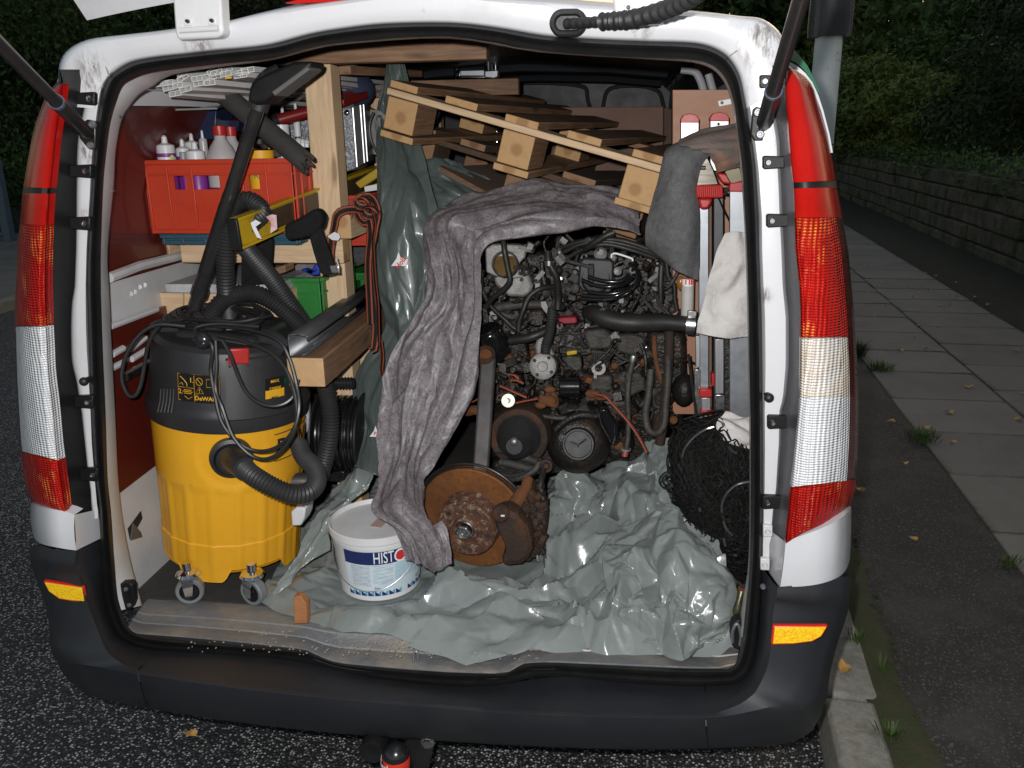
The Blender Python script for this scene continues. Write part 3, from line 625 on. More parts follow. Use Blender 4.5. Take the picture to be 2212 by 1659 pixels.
# white flanges, black inner walls of the lamp housings
for T, sgn in ((LP, -1), (RP, 1)):
    y0, y1 = (T[0][0], 1120 if sgn < 0 else 1232); rows = []
    for j in range(61):
        y = y0+(y1-y0)*j/60; so_, we = interp(T, y, 1), interp(T, y, 2); f = lambda q: so_*(1-q)+we*q
        if sgn > 0 and y > 1177: we = 1664
        rows.append([at(f(-.03), y, .02), at(f(0), y, .0), at(f(.12), y, -.012), at(f(.6), y, -.016), at(f(.88), y, -.016), at(f(1.), y, -.004), at(f(1.02), y, .02)])
    m = MB(); m.grid(rows, flip=(sgn < 0)); m.build('pillar_flange', M_WHITE, van, smooth=50)
    rows = []
    for j in range(41):
        y = T[0][0]+(T[-1][0]-T[0][0])*j/40
        rows.append([at(interp(T, y, 2), y, .0), at(interp(T, y, 2)*.55+interp(T, y, 3)*.45, y, -.035), at(interp(T, y, 3), y, -.086), at(interp(T, y, 3)-sgn*1, y, -.09)])
    m = MB(); m.grid(rows, flip=(sgn < 0)); m.build('lamp_recess_wall', M_BLACKPL if sgn < 0 else mat('grey_recess_paint', (.10, .10, .108), (.06, .06, .065), .4), van, smooth=50)
    # the outer side of the body
    rows = []
    for j in range(25):
        y = T[0][0]+(T[-1][0]-T[0][0])*j/24; p = at(interp(T, y, 4), y, .05); rows.append([p+V((0, .008, 0)), p+V((sgn*.006, .3, .01)), p+V((sgn*.014, 3., .01)), p+V((-sgn*.08, 4.7, -.1))])
    p = rows[-1][0]
    for zz in (1.0, .6, .42): rows.append([V((q.x, q.y, zz if zz < 1 else q.z)) for q in rows[24]]) if zz < 1 else None
    m = MB(); m.grid(rows[:9 if sgn > 0 else 1] if False else rows, flip=(sgn > 0)); m.build('side_panel', M_WHITE, van, smooth=50)
M_GREEN = mat('green_livery_film', (.03, .17, .09), (.02, .12, .06), .2, ns=4, coat=.6)
pg = [(1713,104),(1724,116),(1745,143),(1763,180),(1772,205),(1766,200),(1752,172),(1736,150),(1718,134),(1708,130)]
m = MB(); a = [A(p, .10) for p in pg]; m.prism(a, (.02, .9, .02)); m.build('green_window_film', M_GREEN, van)
pe = [(1702,132),(1722,142),(1740,158),(1755,178),(1768,206),(1779,240),(1792,290),(1799,330),(1795,330),(1788,292),(1774,240),(1762,206),(1748,180),(1734,163),(1716,148),(1700,140)]
m = MB(); m.prism([A(p, .045) for p in pe], (0, .03, 0)); m.build('white_edge_trim', M_WHITE, van)
# lower corners: one wrapped panel each side from the lens down to the bumper
for sg, tp, bt_ in ((-1, [(161,1112,-.09),(143,1105,-.094),(125,1102,-.1),(108,1099,-.098),(92,1096,-.085),(78,1093,-.06),(70,1090,-.02),(66,1087,.05)], [(165,1189,-.09),(148,1187,-.096),(130,1184,-.102),(114,1181,-.1),(100,1178,-.088),(86,1173,-.062),(75,1163,-.02),(70,1152,.05)]), (1, [(1697,1171,-.088),(1715,1163,-.094),(1740,1154,-.1),(1772,1142,-.1),(1805,1127,-.085),(1822,1114,-.055),(1832,1104,-.015),(1839,1096,.05)], [(1685,1269,-.088),(1705,1268,-.094),(1740,1266,-.1),(1772,1261,-.1),(1800,1252,-.086),(1818,1242,-.056),(1829,1228,-.015),(1836,1210,.05)])):
    T0, B0 = crom([A(p) for p in tp], 4), crom([A(p) for p in bt_], 4)
    T0.append(T0[-1]+V((0, .2, 0))); B0.append(B0[-1]+V((0, .2, 0))); n_in = V((0, .03, 0))
    rows = [[p+n_in for p in T0], T0]+[[a.lerp(b, k)+V((0, -.004*math.sin(k*3.14), 0)) for a, b in zip(T0, B0)] for k in (.06, .35, .65, .94)]+[B0, [p+n_in for p in B0]]
    m = MB(); m.grid(rows, flip=(sg < 0))
    wi = [((213,1100),(217,1163)), ((1664,1146),(1661,1236))][0 if sg < 0 else 1]
    m.grid([[T0[0], A(wi[0], .0)], [B0[0], A(wi[1], .0)]]); m.build('lower_corner_panel', M_WHITE, van, smooth=50)
# bumper: rows seal edge, inner edge, outer crest, bottom silhouette
BS = [((217,1165,.01),(165,1190,-.095),(90,1178,-.07),(67,1180,.08)),((218,1200,.01),(161,1219,-.1),(88,1206,-.08),(69,1206,.08)),((219,1235,.01),(168,1240,-.096),(92,1232,-.068),(77,1234,.08)),((222,1265,.01),(176,1262,-.1),(104,1266,-.075),(90,1264,.08)),((228,1308,.01),(191,1308,-.105),(122,1320,-.085),(107,1320,.07)),((242,1350,.005),(213,1366,-.115),(128,1372,-.10),(112,1370,.06)),((262,1382,-.01),(232,1408,-.125),(132,1404,-.12),(114,1396,.04)),((300,1400,-.015),(262,1432,-.13),(152,1428,-.13),(124,1428,.02)),((336,1405,-.015),(296,1446,-.14),(202,1439,-.138),(144,1465,-.02)),((403,1409,-.015),(360,1459,-.15),(355,1460,-.15),(208,1506,-.06)),((504,1415,-.015),(470,1474,-.16),(466,1477,-.16),(400,1543,-.09)),((638,1428,-.015),(600,1490,-.168),(600,1493,-.168),(560,1566,-.10)),((802,1464,-.02),(780,1508,-.172),(780,1511,-.172),(770,1588,-.105)),((969,1482,-.02),(969,1523,-.175),(969,1526,-.175),(969,1602,-.105)),((1070,1480,-.02),(1100,1533,-.172),(1100,1536,-.172),(1120,1611,-.10)),((1204,1462,-.015),(1260,1540,-.17),(1260,1543,-.17),(1305,1618,-.10)),((1340,1474,-.015),(1400,1543,-.165),(1400,1546,-.165),(1450,1619,-.09)),((1477,1482,-.015),(1523,1543,-.155),(1524,1546,-.155),(1560,1616,-.08)),((1570,1480,-.015),(1586,1526,-.145),(1640,1536,-.15),(1680,1609,-.05)),((1602,1470,-.01),(1620,1506,-.135),(1704,1529,-.14),(1738,1590,-.02)),((1622,1445,0),(1637,1486,-.13),(1740,1522,-.135),(1761,1566,.0)),((1634,1400,.005),(1657,1442,-.12),(1768,1490,-.11),(1778,1515,.04)),((1640,1350,.01),(1667,1390,-.11),(1774,1440,-.09),(1785,1470,.06)),((1643,1307,.01),(1669,1341,-.1),(1788,1385,-.075),(1799,1404,.08)),((1645,1270,.01),(1673,1303,-.092),(1806,1325,-.06),(1820,1345,.08)),((1646,1240,.01),(1677,1290,-.1),(1814,1288,-.08),(1827,1318,.08)),((1646,1225,.01),(1680,1268,-.098),(1818,1245,-.07),(1834,1240,.08))]
def brow(k, t_=0):
    out = []
    for s_ in BS:
        a = A(s_[k]); out.append(a.lerp(A(s_[k+1]), t_) if t_ else a)
    return crom(out, 5)
r1, r2, r3 = brow(1), brow(2), brow(3)
cen = V((0, .25, .5))
def bulge(rw, d): return [p+V((p.x*.0, 0, 0))+(V((p.x, p.y-.6, 0)).normalized()*d) for p in rw]
rows = [brow(0), bulge(brow(0, .85), -.004), bulge(brow(0, .95), .002), r1, bulge(brow(1, .5), .010), r2, bulge(brow(2, .12), .006), bulge(brow(2, .5), .012), bulge(brow(2, .9), .004), r3]
rows.append([p+V((-.02 if p.x > 0 else .02, .12, -.03)) for p in r3])
m = MB(); m.grid(rows, flip=False); m.build('bumper', M_BUMP, van, smooth=40)
for x0, y0, x1, y1, x2, y2 in ((346,1412,296,1447,318,1531),(1523,1483,1524,1546,1530,1618)):
    pts = [A((x0, y0), -.022), A((x1, y1), -.147), A(((x1*.75+x2*.25), (y1*.75+y2*.25)+3), -.158), A((x2, y2), -.09)]
    m = MB(); m.tube(pts, .0016, 6); m.build('bumper_joint', M_BLACKPL, van)
# reflectors: the flash they send back is painted as bright amber
t = NT('amber_painted_glow'); v = t.co('UV'); n_ = t.noise(t.co('Object'), 260, 2)
M_REFL = t.out(t.mix(t.ramp(n_, .3, .6), (1., .36, .01), (1., .72, .02)), .35, 0, t.bump(n_, .001), 0, .6)
M_REFR = mat('red_reflector_rim', (.75, .03, .02), (.6, .02, .01), .35)
for pts, Y_ in (([(96,1259),(175,1271),(181,1299),(153,1297),(128,1293),(106,1278)], -.102), ([(1674,1356),(1785,1356),(1773,1375),(1754,1385),(1715,1390),(1670,1391)], -.118)):
    cx_ = sum(p[0] for p in pts)/len(pts); cy_ = sum(p[1] for p in pts)/len(pts)
    rr = [(cx_+(p[0]-cx_)*1.07, cy_+(p[1]-cy_)*1.18) for p in pts]
    r_ = pl('reflector', rr, Y_, .010, M_REFR, van, .002); 
    pl('reflector_face', pts, Y_-.003, .01, M_REFL, r_, .001)
# mounting tabs, bolts, buffers
def bolt(p, r_, mt, parent, name='bolt', Y=-.03):
    c = A(p, Y); m = MB(); m.lathe([(0, 0), (r_, 0), (r_, -.003), (r_*.75, -.006), (r_*.45, -.006), (r_*.35, -.004), (0, -.004)], 14, Matrix.Translation(c) @ Matrix.Rotation(math.radians(-90), 4, 'X')); return m.build(name, mt, parent)
tabs = [((193,213),(165,200),-1),((185,370),(150,356),-1),((183,483),(150,470),-1),((190,869),(160,855),-1),((200,1026),(172,1014),-1),((1652,176),(1682,163),1),((1659,351),(1695,338),1),((1667,477),(1712,464),1),((1669,913),(1712,900),1),((1658,1086),(1700,1072),1)]
for (bx, by), (ex, ey), sg in tabs:
    m = MB(); x0, x1 = bx-sg*11, ex; y0, y1 = by-15, by+15
    m.prism([A(p, -.026) for p in [(x0, y0+3), (x0+sg*4, y0), (x1, y0+2), (x1, y1-3), (x0+sg*4, y1), (x0, y1-3)]], (0, .012, 0))
    tb = m.build('mounting_tab', M_BLACKPL, van, bevel=.002); bolt((bx, by), .0055, M_STEEL, tb, 'tab_bolt', -.027)
for bx, by in ((1658,1148),(1652,1220)):
    tb = pl('white_tab', [(bx-9,by-13),(bx+11,by-13),(bx+11,by+12),(bx-9,by+12)], -.024, .012, M_WHITE2, van, .002); bolt((bx, by), .005, M_WHITE2, tb, 'tab_bolt', -.026)
bolt((1648, 1266), .006, M_GALV, van, 'bolt', -.03)
for p in ((181, 824), (1661, 859)):
    c = A(p, -.03); m = MB(); m.ball(c, .0092, 14, 8); m.cyl(c, c+V((0, .03, 0)), .006, 10); m.build('rubber_buffer', M_RUBBER, van)
for pts in ([(147,170),(149,146),(160,122),(186,106),(200,112),(196,140),(178,168)], [(1470,30),(1440,62),(1402,62)], [(1574,122),(1600,105),(1634,88),(1645,62)], [(1645,62),(1640,130),(1650,165)], [(196,112),(226,140),(236,165)]):
    m = MB(); m.tube(crom([A(p, -.0165) for p in pts], 6), .0014, 6); m.build('pressed_seam', mat('grey_seam', (.30, .29, .28), (.18, .15, .13), .6, ns=60), van)
# gas struts with their lower brackets
def strut(p0, Y0, p1, Y1, sg, lab):
    a, b = A(p0, Y0), A(p1, Y1); d = (b-a).normalized()
    m = MB(); m.tube([a, a+d*.02, a+d*.021, a+d*.16, a+d*.165, b], [.009, .009, .0125, .0125, .0105, .0105], 16); s_ = m.build('gas_strut', M_BLKMET, van, label=lab)
    m = MB(); m.cyl(a+d*.155, a+d*.162, .0135, 16); m.build('strut_collar', mat('blue_grey_ring', (.08, .10, .14), None, .3), s_)
strut((1648,272), -.035, (1742,-40), -.50, 1, 'black gas strut on the right of the opening')
strut((192,292), -.035, (-40,55), -.42, -1, 'black gas strut on the left of the opening')
for pts, bl in (([(1627,236),(1634,230),(1660,238),(1672,262),(1668,270),(1650,270),(1648,304),(1630,304),(1622,290)], ((1636,243),(1641,290))), ([(180,262),(188,258),(206,262),(206,322),(190,322),(172,300),(168,286),(180,280)], ((201,269),(197,314)))):
    bk = pl('strut_bracket', pts, -.028, .012, M_BLKMET, van, .002)
    for q in bl: bolt(q, .0075, M_GALV, bk, 'stud', -.03)
# tailgate above, hinges, wiring boot
eL, eR = A((188, 44), .02), A((188, 44), .02); eR = V((.56, .02, eL.z+.01)); TG = V((0, -.72, .69)).normalized(); TN = V((0, .69, .72)).normalized()
rows = []
for i in range(31):
    f = i/30; x = eL.x+(eR.x-eL.x)*f; zc = .05*(1-(2*f-1)**2)
    b = V((x, eL.y, eL.z+zc)); rows.append([b, b-TN*-.035+TG*.0, b+TN*.045+TG*.10, b+TN*.05+TG*1.25, b+TG*1.25, b+TG*.13, b+TG*.10, b])
tg = MB(); tg.grid(rows); tg.build('tailgate', M_WHITE, van, smooth=30, bevel=.003)
m = MB(); m.box(V((-.05, eL.y-.08, eL.z+.115)), (.42, .02, .035), M=Matrix.Rotation(math.radians(45), 3, 'X')); m.build('high_brake_light', M_LRT, van, bevel=.004)
pl('high_brake_light_edge', [(615,6),(640,0),(743,-6),(850,-10),(850,-2),(743,2),(640,7)], .0, .015, M_LRT, van)
def hinge(cx_, cy_, w_, h_, Y_):
    L_, T_, R_, B_ = cx_-w_/2, cy_-h_/2, cx_+w_/2, cy_+h_/2
    m = MB(); m.prism([A(p, Y_) for p in [(L_-6, T_), (R_-2, T_), (R_+1, B_-45), (R_+5, B_-14), (R_, B_-6), (R_-10, B_-1), (L_+10, B_+4), (L_+4, B_), (L_, B_-12)]], (0, .035, 0))
    hg = m.build('hinge', M_WHITE2, van, bevel=.004)
    m = MB(); m.cyl(A((L_+10, B_-16), Y_-.002), A((R_-6, B_-21), Y_-.002), .005, 10); m.build('hinge_pin', M_WHITE2, hg)
    for k in (.28, .8):
        q = (L_+w_*k, B_-36-3*k); pl('hinge_pad', [(q[0]-9, q[1]-7), (q[0]+9, q[1]-8), (q[0]+9, q[1]+10), (q[0]-9, q[1]+11)], Y_-.002, .006, M_WHITE2, hg, .0015); bolt((q[0], q[1]+1), .0035, M_BLKMET, hg, 'hinge_bolt', Y_-.004)
hinge(428, 32, 100, 100, -.05); hinge(1381, 2, 108, 100, -.05)
m = MB(); c = A((1228, 50), -.028)
for k, (s_, yy) in enumerate([(1., 0), (1., -.008), (.8, -.013), (.62, -.008)]): pass
def oval(sc_x, sc_z, yy): return [c+V((math.copysign(max(0, abs(math.cos(a))*.0+.010), math.cos(a))*1.0+math.cos(a)*sc_x, yy, math.sin(a)*sc_z)) for a in [6.2832*i/32 for i in range(32)]]
R_ = [oval(.022, .022, .006), oval(.022, .022, -.006), oval(.019, .019, -.010), oval(.014, .014, -.008), oval(.011, .011, -.002)]
for r_ in R_: r_.append(r_[0])
m.grid(R_); m.poly(R_[-1][:-1]); m.build('wiring_grommet', M_RUBBER, van)
pth = resample(crom([A((1222, 52), -.03), A((1262, 49), -.05), A((1300, 46), -.07), A((1360, 41), -.11), A((1420, 27), -.17), A((1480, 2), -.25), A((1540, -40), -.34)], 12), .0022)
rad = [(.0085+.0006*math.sin(i)) if i < 34 else .0092+.0052*abs(((i-34)/5.5) % 1*2-1) for i in range(len(pth))]
m = MB(); m.tube(pth, rad, 18); m.build('wiring_boot', M_RUBBER, van, smooth=50)
# interior shell
M_FLOOR = mat('dusty_dark_floor', (.055, .052, .048), (.035, .033, .03), .75, ns=14, bump=.0015, bs=160, dirt=(.16, .15, .135), ds=24, dlo=.62, dhi=.8)
M_BOARD = mat('red_brown_board', (.105, .014, .009), (.08, .010, .007), .35, ns=8, coat=.25)
M_DARK = mat('dark_grey_pressed_steel', (.022, .024, .028), (.016, .018, .02), .5, ns=6)
M_SILL = mat('scuffed_grey_sill_plate', (.20, .205, .215), (.11, .11, .115), .5, .35, ns=5, bump=.001, bs=130, dirt=(.34, .29, .23), ds=11, dlo=.46, dhi=.68, stretch=(.5, 1, 1))
FZ = .464
m = MB(); m.box((-.045, 1.24, FZ-.02), (1.70, 2.20, .04)); m.build('cargo_floor', M_FLOOR, van)
fr = [(275,1356),(297,1366),(400,1374),(510,1384),(640,1398),(664,1402),(700,1420),(734,1430),(869,1442),(969,1449),(1070,1452),(1100,1448),(1132,1430),(1204,1428),(1340,1434),(1477,1440),(1553,1441),(1590,1432)]
bk = [(311,1303),(330,1305),(430,1309),(530,1316),(640,1326),(660,1328),(700,1330),(734,1332),(869,1338),(969,1342),(1070,1346),(1100,1347),(1132,1348),(1204,1352),(1340,1358),(1477,1366),(1553,1372),(1602,1376)]
rows = [[A(p, -.005)+V((0, 0, -.02)) for p in fr], [A(p, .0) for p in fr], [A(mixp(p, q, .12), .012) for p, q in zip(fr, bk)]]
for k in (.3, .32, .34, .6, .62, .64, .85, 1.): rows.append([(A(p, .012)*(1-k)+gz(q[0], q[1], FZ+.002)*k)+V((0, 0, .0025 if k in (.32, .62) else 0)) for p, q in zip(fr, bk)])
rows.append([p+V((0, .02, 0)) for p in rows[-1]])
m = MB(); m.grid(rows, flip=True); m.build('sill_plate', M_SILL, van, smooth=30)
fr2 = fr; rows = [[A((p[0], p[1]+1), .004)+V((0, 0, -.01)) for p in fr], [A((p[0], p[1]+3), -.004) for p in fr], [A((p[0], p[1]+15), -.008) for p in fr], [A((p[0], p[1]+20), .0) for p in fr]]
m = MB(); m.grid(rows, flip=True); m.build('sill_rubber_strip', M_RUBBER, van, smooth=50)
sk_ = MB(); sk_.tube(crom([A((893, 1432), .012), A((894, 1412), .018), A((900, 1408), .02), A((903, 1416), .018), A((902, 1434), .012)], 5), .0028, 8); sk_.build('door_striker', M_GALV, van)
m = MB(); rk = random.Random(9)
for _ in range(420):
    x = rk.gauss(820, 170) if rk.random() < .6 else rk.uniform(320, 1560); y = rk.uniform(1340, 1420)-(900-x)*.02; p = gz(x, y, FZ-.012); m.box(p, (rk.uniform(.001, .004), rk.uniform(.001, .004), .0015), M=Matrix.Rotation(rk.random()*3, 3, 'Z'))
m.build('sawdust_crumbs', mat('sawdust', (.50, .42, .30), (.35, .3, .24), .9), None, kind='stuff')
# inner trim band behind the seal on the left and over the top
TB = [((262,1318),(308,1308)),((253,1280),(300,1278)),((247,1207),(281,1207)),((240,1106),(263,1106)),((232,1023),(255,1023)),((228,889),(249,889)),((222,755),(242,755)),((218,620),(235,620)),((217,537),(233,537)),((223,403),(246,403)),((229,336),(250,330)),((238,269),(262,262)),((250,225),(280,230)),((265,188),(303,203)),((285,173),(332,186)),((318,160),(352,171)),((370,151),(388,158)),((485,137),(488,143)),((588,126),(588,130)),((676,103),(677,107)),((743,92),(744,96)),((969,79),(969,83)),((1165,109),(1165,113)),((1415,125),(1413,129)),((1515,133),(1510,138)),((1561,161),(1556,166)),((1586,225),(1581,227)),((1602,350),(1598,350)),((1613,537),(1610,537)),((1619,788),(1616,788)),((1622,1000),(1619,1000)),((1620,1207),(1617,1207)),((1612,1300),(1604,1296)),((1604,1378),(1592,1366))]
rows = [crom([A(o_, .02) for o_, i_ in TB], 4), crom([A(mixp(o_, i_, .3), .035) for o_, i_ in TB], 4), crom([A(mixp(o_, i_, .92), .075) for o_, i_ in TB], 4), crom([A(i_, .10) for o_, i_ in TB], 4)]
rows.append([p+V((-.05 if p.x < -.3 else (.05 if p.x > .3 else 0), .05, .05 if p.z > 1.5 else 0)) for p in rows[-1]])
m = MB(); m.grid(rows); m.build('inner_trim', M_WHITE2, van, smooth=50)
lat = pl('door_latch', [(247,1268),(253,1261),(280,1259),(286,1265),(289,1300),(284,1316),(262,1325),(256,1322)], .03, .02, M_BLACKPL, van, .003)
for q in ((273,1272),(280,1306)): bolt(q, .005, M_GALV, lat, 'latch_bolt', .028)
for q in ((260,252),(245,412),(228,690),(238,1140),(236,960)): bolt(q, .0028, M_GALV, van, 'trim_rivet', .055)
WX = -.84
def wx(z): return WX if z < 1.42 else WX+1.9*(z-1.42)**2
m = MB(); m.grid([[V((wx(z), y_, z)) for z in (.45, .8, 1.3, 1.42, 1.5, 1.56, 1.62, 1.68, 1.74)] for y_ in (.08, 1, 2.4)]); m.build('left_inner_wall', M_WHITE2, van)
m = MB(); m.grid([[V((wx(z)+.012, y_, z)) for z in (1.235, 1.35, 1.42, 1.5, 1.56, 1.62, 1.68, 1.71)] for y_ in (.10, 1, 2.3)]); m.build('upper_board', M_BOARD, van)
plx('lower_board', [(236,708),(338,668),(420,640),(420,960),(334,1008),(256,1068),(237,1000)], WX+.012, -.012, M_BOARD, van, .002)
m = MB()
for p, q in (((242,766),(266,752)),((240,796),(266,783)),((282,754),(313,729)),((284,776),(316,756))): m.tube([sx(*p, WX+.016), sx(*q, WX+.016)], .008, 8)
m.build('vent_slots', M_WHITE2, van)
rl = MB(); rl.tube([sx(268, 815, WX+.04), sx(330, 781, WX+.04)], .011, 12); rl.build('galvanised_rod', M_STEEL, van)
m = MB()
for p in ((282,635),(291,631),(301,620),(312,616)): m.cyl(sx(*p, WX-.001)+V((0, 0, 0)), sx(*p, WX+.0015), .006, 10)
m.build('rail_holes', M_BLKMET, van)
plx('floor_bracket_recess', [(277,1142),(305,1104),(308,1120),(282,1168)], WX+.002, -.002, M_DARK, van)
plx('floor_bracket_recess', [(282,1168),(308,1160),(305,1150),(288,1130)], WX+.003, -.002, M_GALV, van)
m = MB(); m.tube([sx(236, 600, WX+.02), sx(300, 575, WX+.02), sx(420, 545, WX+.02)], .012, 8); m.tube([sx(237, 706, WX+.02), sx(338, 668, WX+.02)], .008, 8); m.build('wall_rail', M_WHITE2, van)
m = MB(); m.grid([[V((-.09-wx(z), y_, z)) for z in (.45, .8, 1.3, 1.42, 1.5, 1.56, 1.62, 1.68, 1.74)] for y_ in (.08, 1, 2.4)], flip=True); m.build('right_inner_wall', M_DARK, van)
m = MB(); m.grid([[V((x, y, 1.735+.05*(1-(x/.62)**2))) for x in (-.62, -.3, 0, .3, .53)] for y in (.06, 1, 2.35)]); m.build('roof_lining', M_DARK, van)
for yy in (1.5, 2.05):
    m = MB(); m.tube([V((x, yy, 1.725+.05*(1-(x/.62)**2))) for x in (-.56, -.3, 0, .3, .5)], .03, 8, flat=.5); m.build('roof_bow', M_DARK, van)
m = MB(); m.prism([V((x_, 2.34, z_)) for x_, z_ in ((-.84, .45), (.75, .45), (.75, 1.42), (.69, 1.6), (.5, 1.77), (-.59, 1.77), (-.78, 1.6), (-.84, 1.42))], (0, .03, 0)); bh = m.build('bulkhead', M_DARK, van)
for x0, x1, y0, y1 in ((1062,1270,182,330),(1305,1432,188,330),(1455,1560,150,330)):
    ps = crom([A(p, 2.325) for p in ((x0+25,y0),(x1-25,y0+2),(x1,y0+35),(x1+5,y1),(x0,y1),(x0,y0+30))], 6, True)
    m = MB(); m.tube(ps, .009, 8, closed=True); m.build('pressed_window_rib', mat('dull_black_rib', (.03, .032, .036), None, .4), bh)
# white stay tubes at the right top of the cargo space
for pts in (((1471,150),(1500,155),(1512,172),(1520,196)),((1530,160),(1540,196))):
    m = MB(); m.tube(crom([A(p, .75) for p in pts], 5), .010, 10); m.build('inner_bracket_tube', mat('dull_white_tube', (.3, .3, .32), None, .4), van)
# tow bar
tbx = bpy.data.objects.new('tow_bar', None); col.objects.link(tbx); tbx.parent = van
c = A((855, 1622), -.16)
m = MB(); m.tube([c+V((0, .3, -.09)), c+V((0, .12, -.10)), c+V((0, .02, -.09)), c+V((0, 0, -.05))], .018, 14); m.build('tow_neck', M_BLKMET, tbx)
m = MB(); R_ = .0272
m.lathe([(R_, -.06), (R_, -.012)]+[(R_*math.cos(a), R_*math.sin(a)*1.05-.012) for a in [i*math.pi/16 for i in range(1, 9)]], 32, Matrix.Translation(c)); m.build('tow_ball_cap', mat('glossy_black_cap', (.015, .015, .016), None, .25, coat=.5), tbx)
m = MB(); m.lathe([(R_+.0006, -.036), (R_+.0012, -.033), (R_+.0012, -.014), (R_+.0006, -.012)], 40, Matrix.Translation(c)); m.build('red_band', mat('red_orange_band', (.72, .045, .02), None, .35), tbx)
c2 = A((803, 1624), -.13); m = MB(); m.lathe([(0, .0), (.012, .0), (.020, -.004), (.026, -.004), (.0275, 0), (.0275, .05), (.02, .07), (0, .07)], 24, Matrix.Translation(c2) @ Matrix.Rotation(math.radians(-90), 4, 'X') @ Matrix.Rotation(0, 4, 'X')); 
m.build('trailer_socket', M_BLACKPL, tbx)
pl('tow_bracket', [(878,1590),(905,1594),(935,1604),(930,1640),(916,1700),(880,1700)], -.10, .02, M_BLKMET, tbx, .003)
c3 = A((922, 1610), -.12); m = MB(); m.cyl(c3, c3+V((0, .03, 0)), .010, 6); m.cyl(c3+V((0, .008, 0)), c3+V((0, .012, 0)), .015, 14); m.build('tow_bolt', M_STEEL, tbx)
# wheels (mostly hidden under the body)
for sg in (-1, 1):
    wl = bpy.data.objects.new('wheel', None); col.objects.link(wl); wl.parent = van
    for yy in ((.95, 3.9) if True else ()):
        T_ = Matrix.Translation(V((-.045+sg*.80, yy, .33))) @ Matrix.Rotation(math.radians(90), 4, 'Y')
        m = MB(); m.lathe([(.2, -.1), (.3, -.11), (.325, -.09), (.33, 0), (.325, .09), (.3, .11), (.2, .1)], 32, T_); m.build('tyre', M_RUBBER, wl)
        m = MB(); m.lathe([(0, -.05), (.08, -.06), (.19, -.02), (.205, -.1), (.205, .1), (.19, .02), (.08, .06), (0, .05)], 24, T_); m.build('rim', M_GALV, wl)
m = MB(); m.box((-.045, 2.4, .40), (1.6, 4.2, .10)); m.build('underbody', M_BLKMET, van)
m = MB(); m.grid([[V((x, 4.7+(.15 if z < 1 else 0), z)) for x in (-.9, 0, .8)] for z in (.4, 1, 1.6)]); m.build('front_face', M_WHITE, van)
# ------------------------------------------------------------------ flat lettering
def text(s_, size, mt, M_, parent, name='lettering', bend=0, bold=.012, align='CENTER', label=None, skew=0, xs=1.):
    cu = bpy.data.curves.new('t', 'FONT'); cu.body = s_; cu.size = size; cu.align_x = align; cu.align_y = 'CENTER'; cu.offset = bold*size*.8; cu.extrude = .0001; cu.resolution_u = 3; cu.shear = skew
    o = bpy.data.objects.new('t', cu); col.objects.link(o); dg = bpy.context.evaluated_depsgraph_get(); me = bpy.data.meshes.new_from_object(o.evaluated_get(dg)); bpy.data.objects.remove(o); bpy.data.curves.remove(cu)
    L = root_loc(parent) if parent else V((0, 0, 0))
    for v_ in me.vertices:
        x, y, z = v_.co; x *= xs
        if bend: p = V((math.sin(x/bend)*(bend+z), y, math.cos(x/bend)*(bend+z)-bend))
        else: p = V((x, y, z))
        v_.co = (M_ @ p)-L
    me.materials.clear(); me.materials.append(mt); q = bpy.data.objects.new(name, me); col.objects.link(q)
    if parent: q.parent = parent
    if label: q['label'] = label
    return q
M_TW = mat('white_print', (.85, .85, .85), None, .5); M_TB = mat('black_print', (.02, .02, .02), None, .5); M_TR = mat('red_print', (.6, .03, .03), None, .5)
M_TY = mat('yellow_print', (.80, .42, .02), None, .5); M_TN = mat('navy_print', (.015, .03, .13), None, .5); M_TG = mat('green_print', (.05, .25, .06), None, .5)
text('bosal  bosal', .021, M_TW, frame(c+V((-.004, -R_-.0016, -.0235)), (0, -1, 0), (1, 0, 0)), tbx, 'band_lettering', bend=R_+.0016, bold=.02)
# ================================================================== load on the left: vacuum, crate, rack
def Zf(x0, y0, k): return lambda x, y: (x0+k*x, y0+k*y)
Z1, Z2, Z3 = Zf(0, 0, .3359), Zf(734.4, 0, .3359), Zf(1468.8, 0, .3359)
Z4, ZM, Z6 = Zf(0, 553, .3359), Zf(734.4, 553, .3359), Zf(1468.8, 553, .3359)
Z7, Z8, Z9 = Zf(0, 1106, .3359), Zf(734.4, 1106, .3359), Zf(1468.8, 1106, .3359)
Z4b, Z5b, Z4c, Z5c = Zf(241.9, 86.4, .1979), Zf(639.4, 86.4, .1979), Zf(483.8, 414.7, .1667), Zf(604.8, 673.9, .2344)
ZE, ZD = Zf(993.6, 466.6, .23436), Zf(907.2, 777.6, .27594)
ZR1, ZR2, ZR3 = Zf(1417, 172.8, .21875), Zf(1417, 535.7, .21875), Zf(1417, 881.3, .3126)
def oncyl(p, R, T):
    """where the ray through a pixel meets a cylinder of radius R round local Z of T"""
    Ti = T.inverted(); o_ = Ti @ CAM; d = Ti.to_3x3() @ ray(*p)
    a = d.x**2+d.y**2; b = 2*(o_.x*d.x+o_.y*d.y); c = o_.x**2+o_.y**2-R*R; q = max(0, b*b-4*a*c)
    return o_+d*((-b-math.sqrt(q))/(2*a))
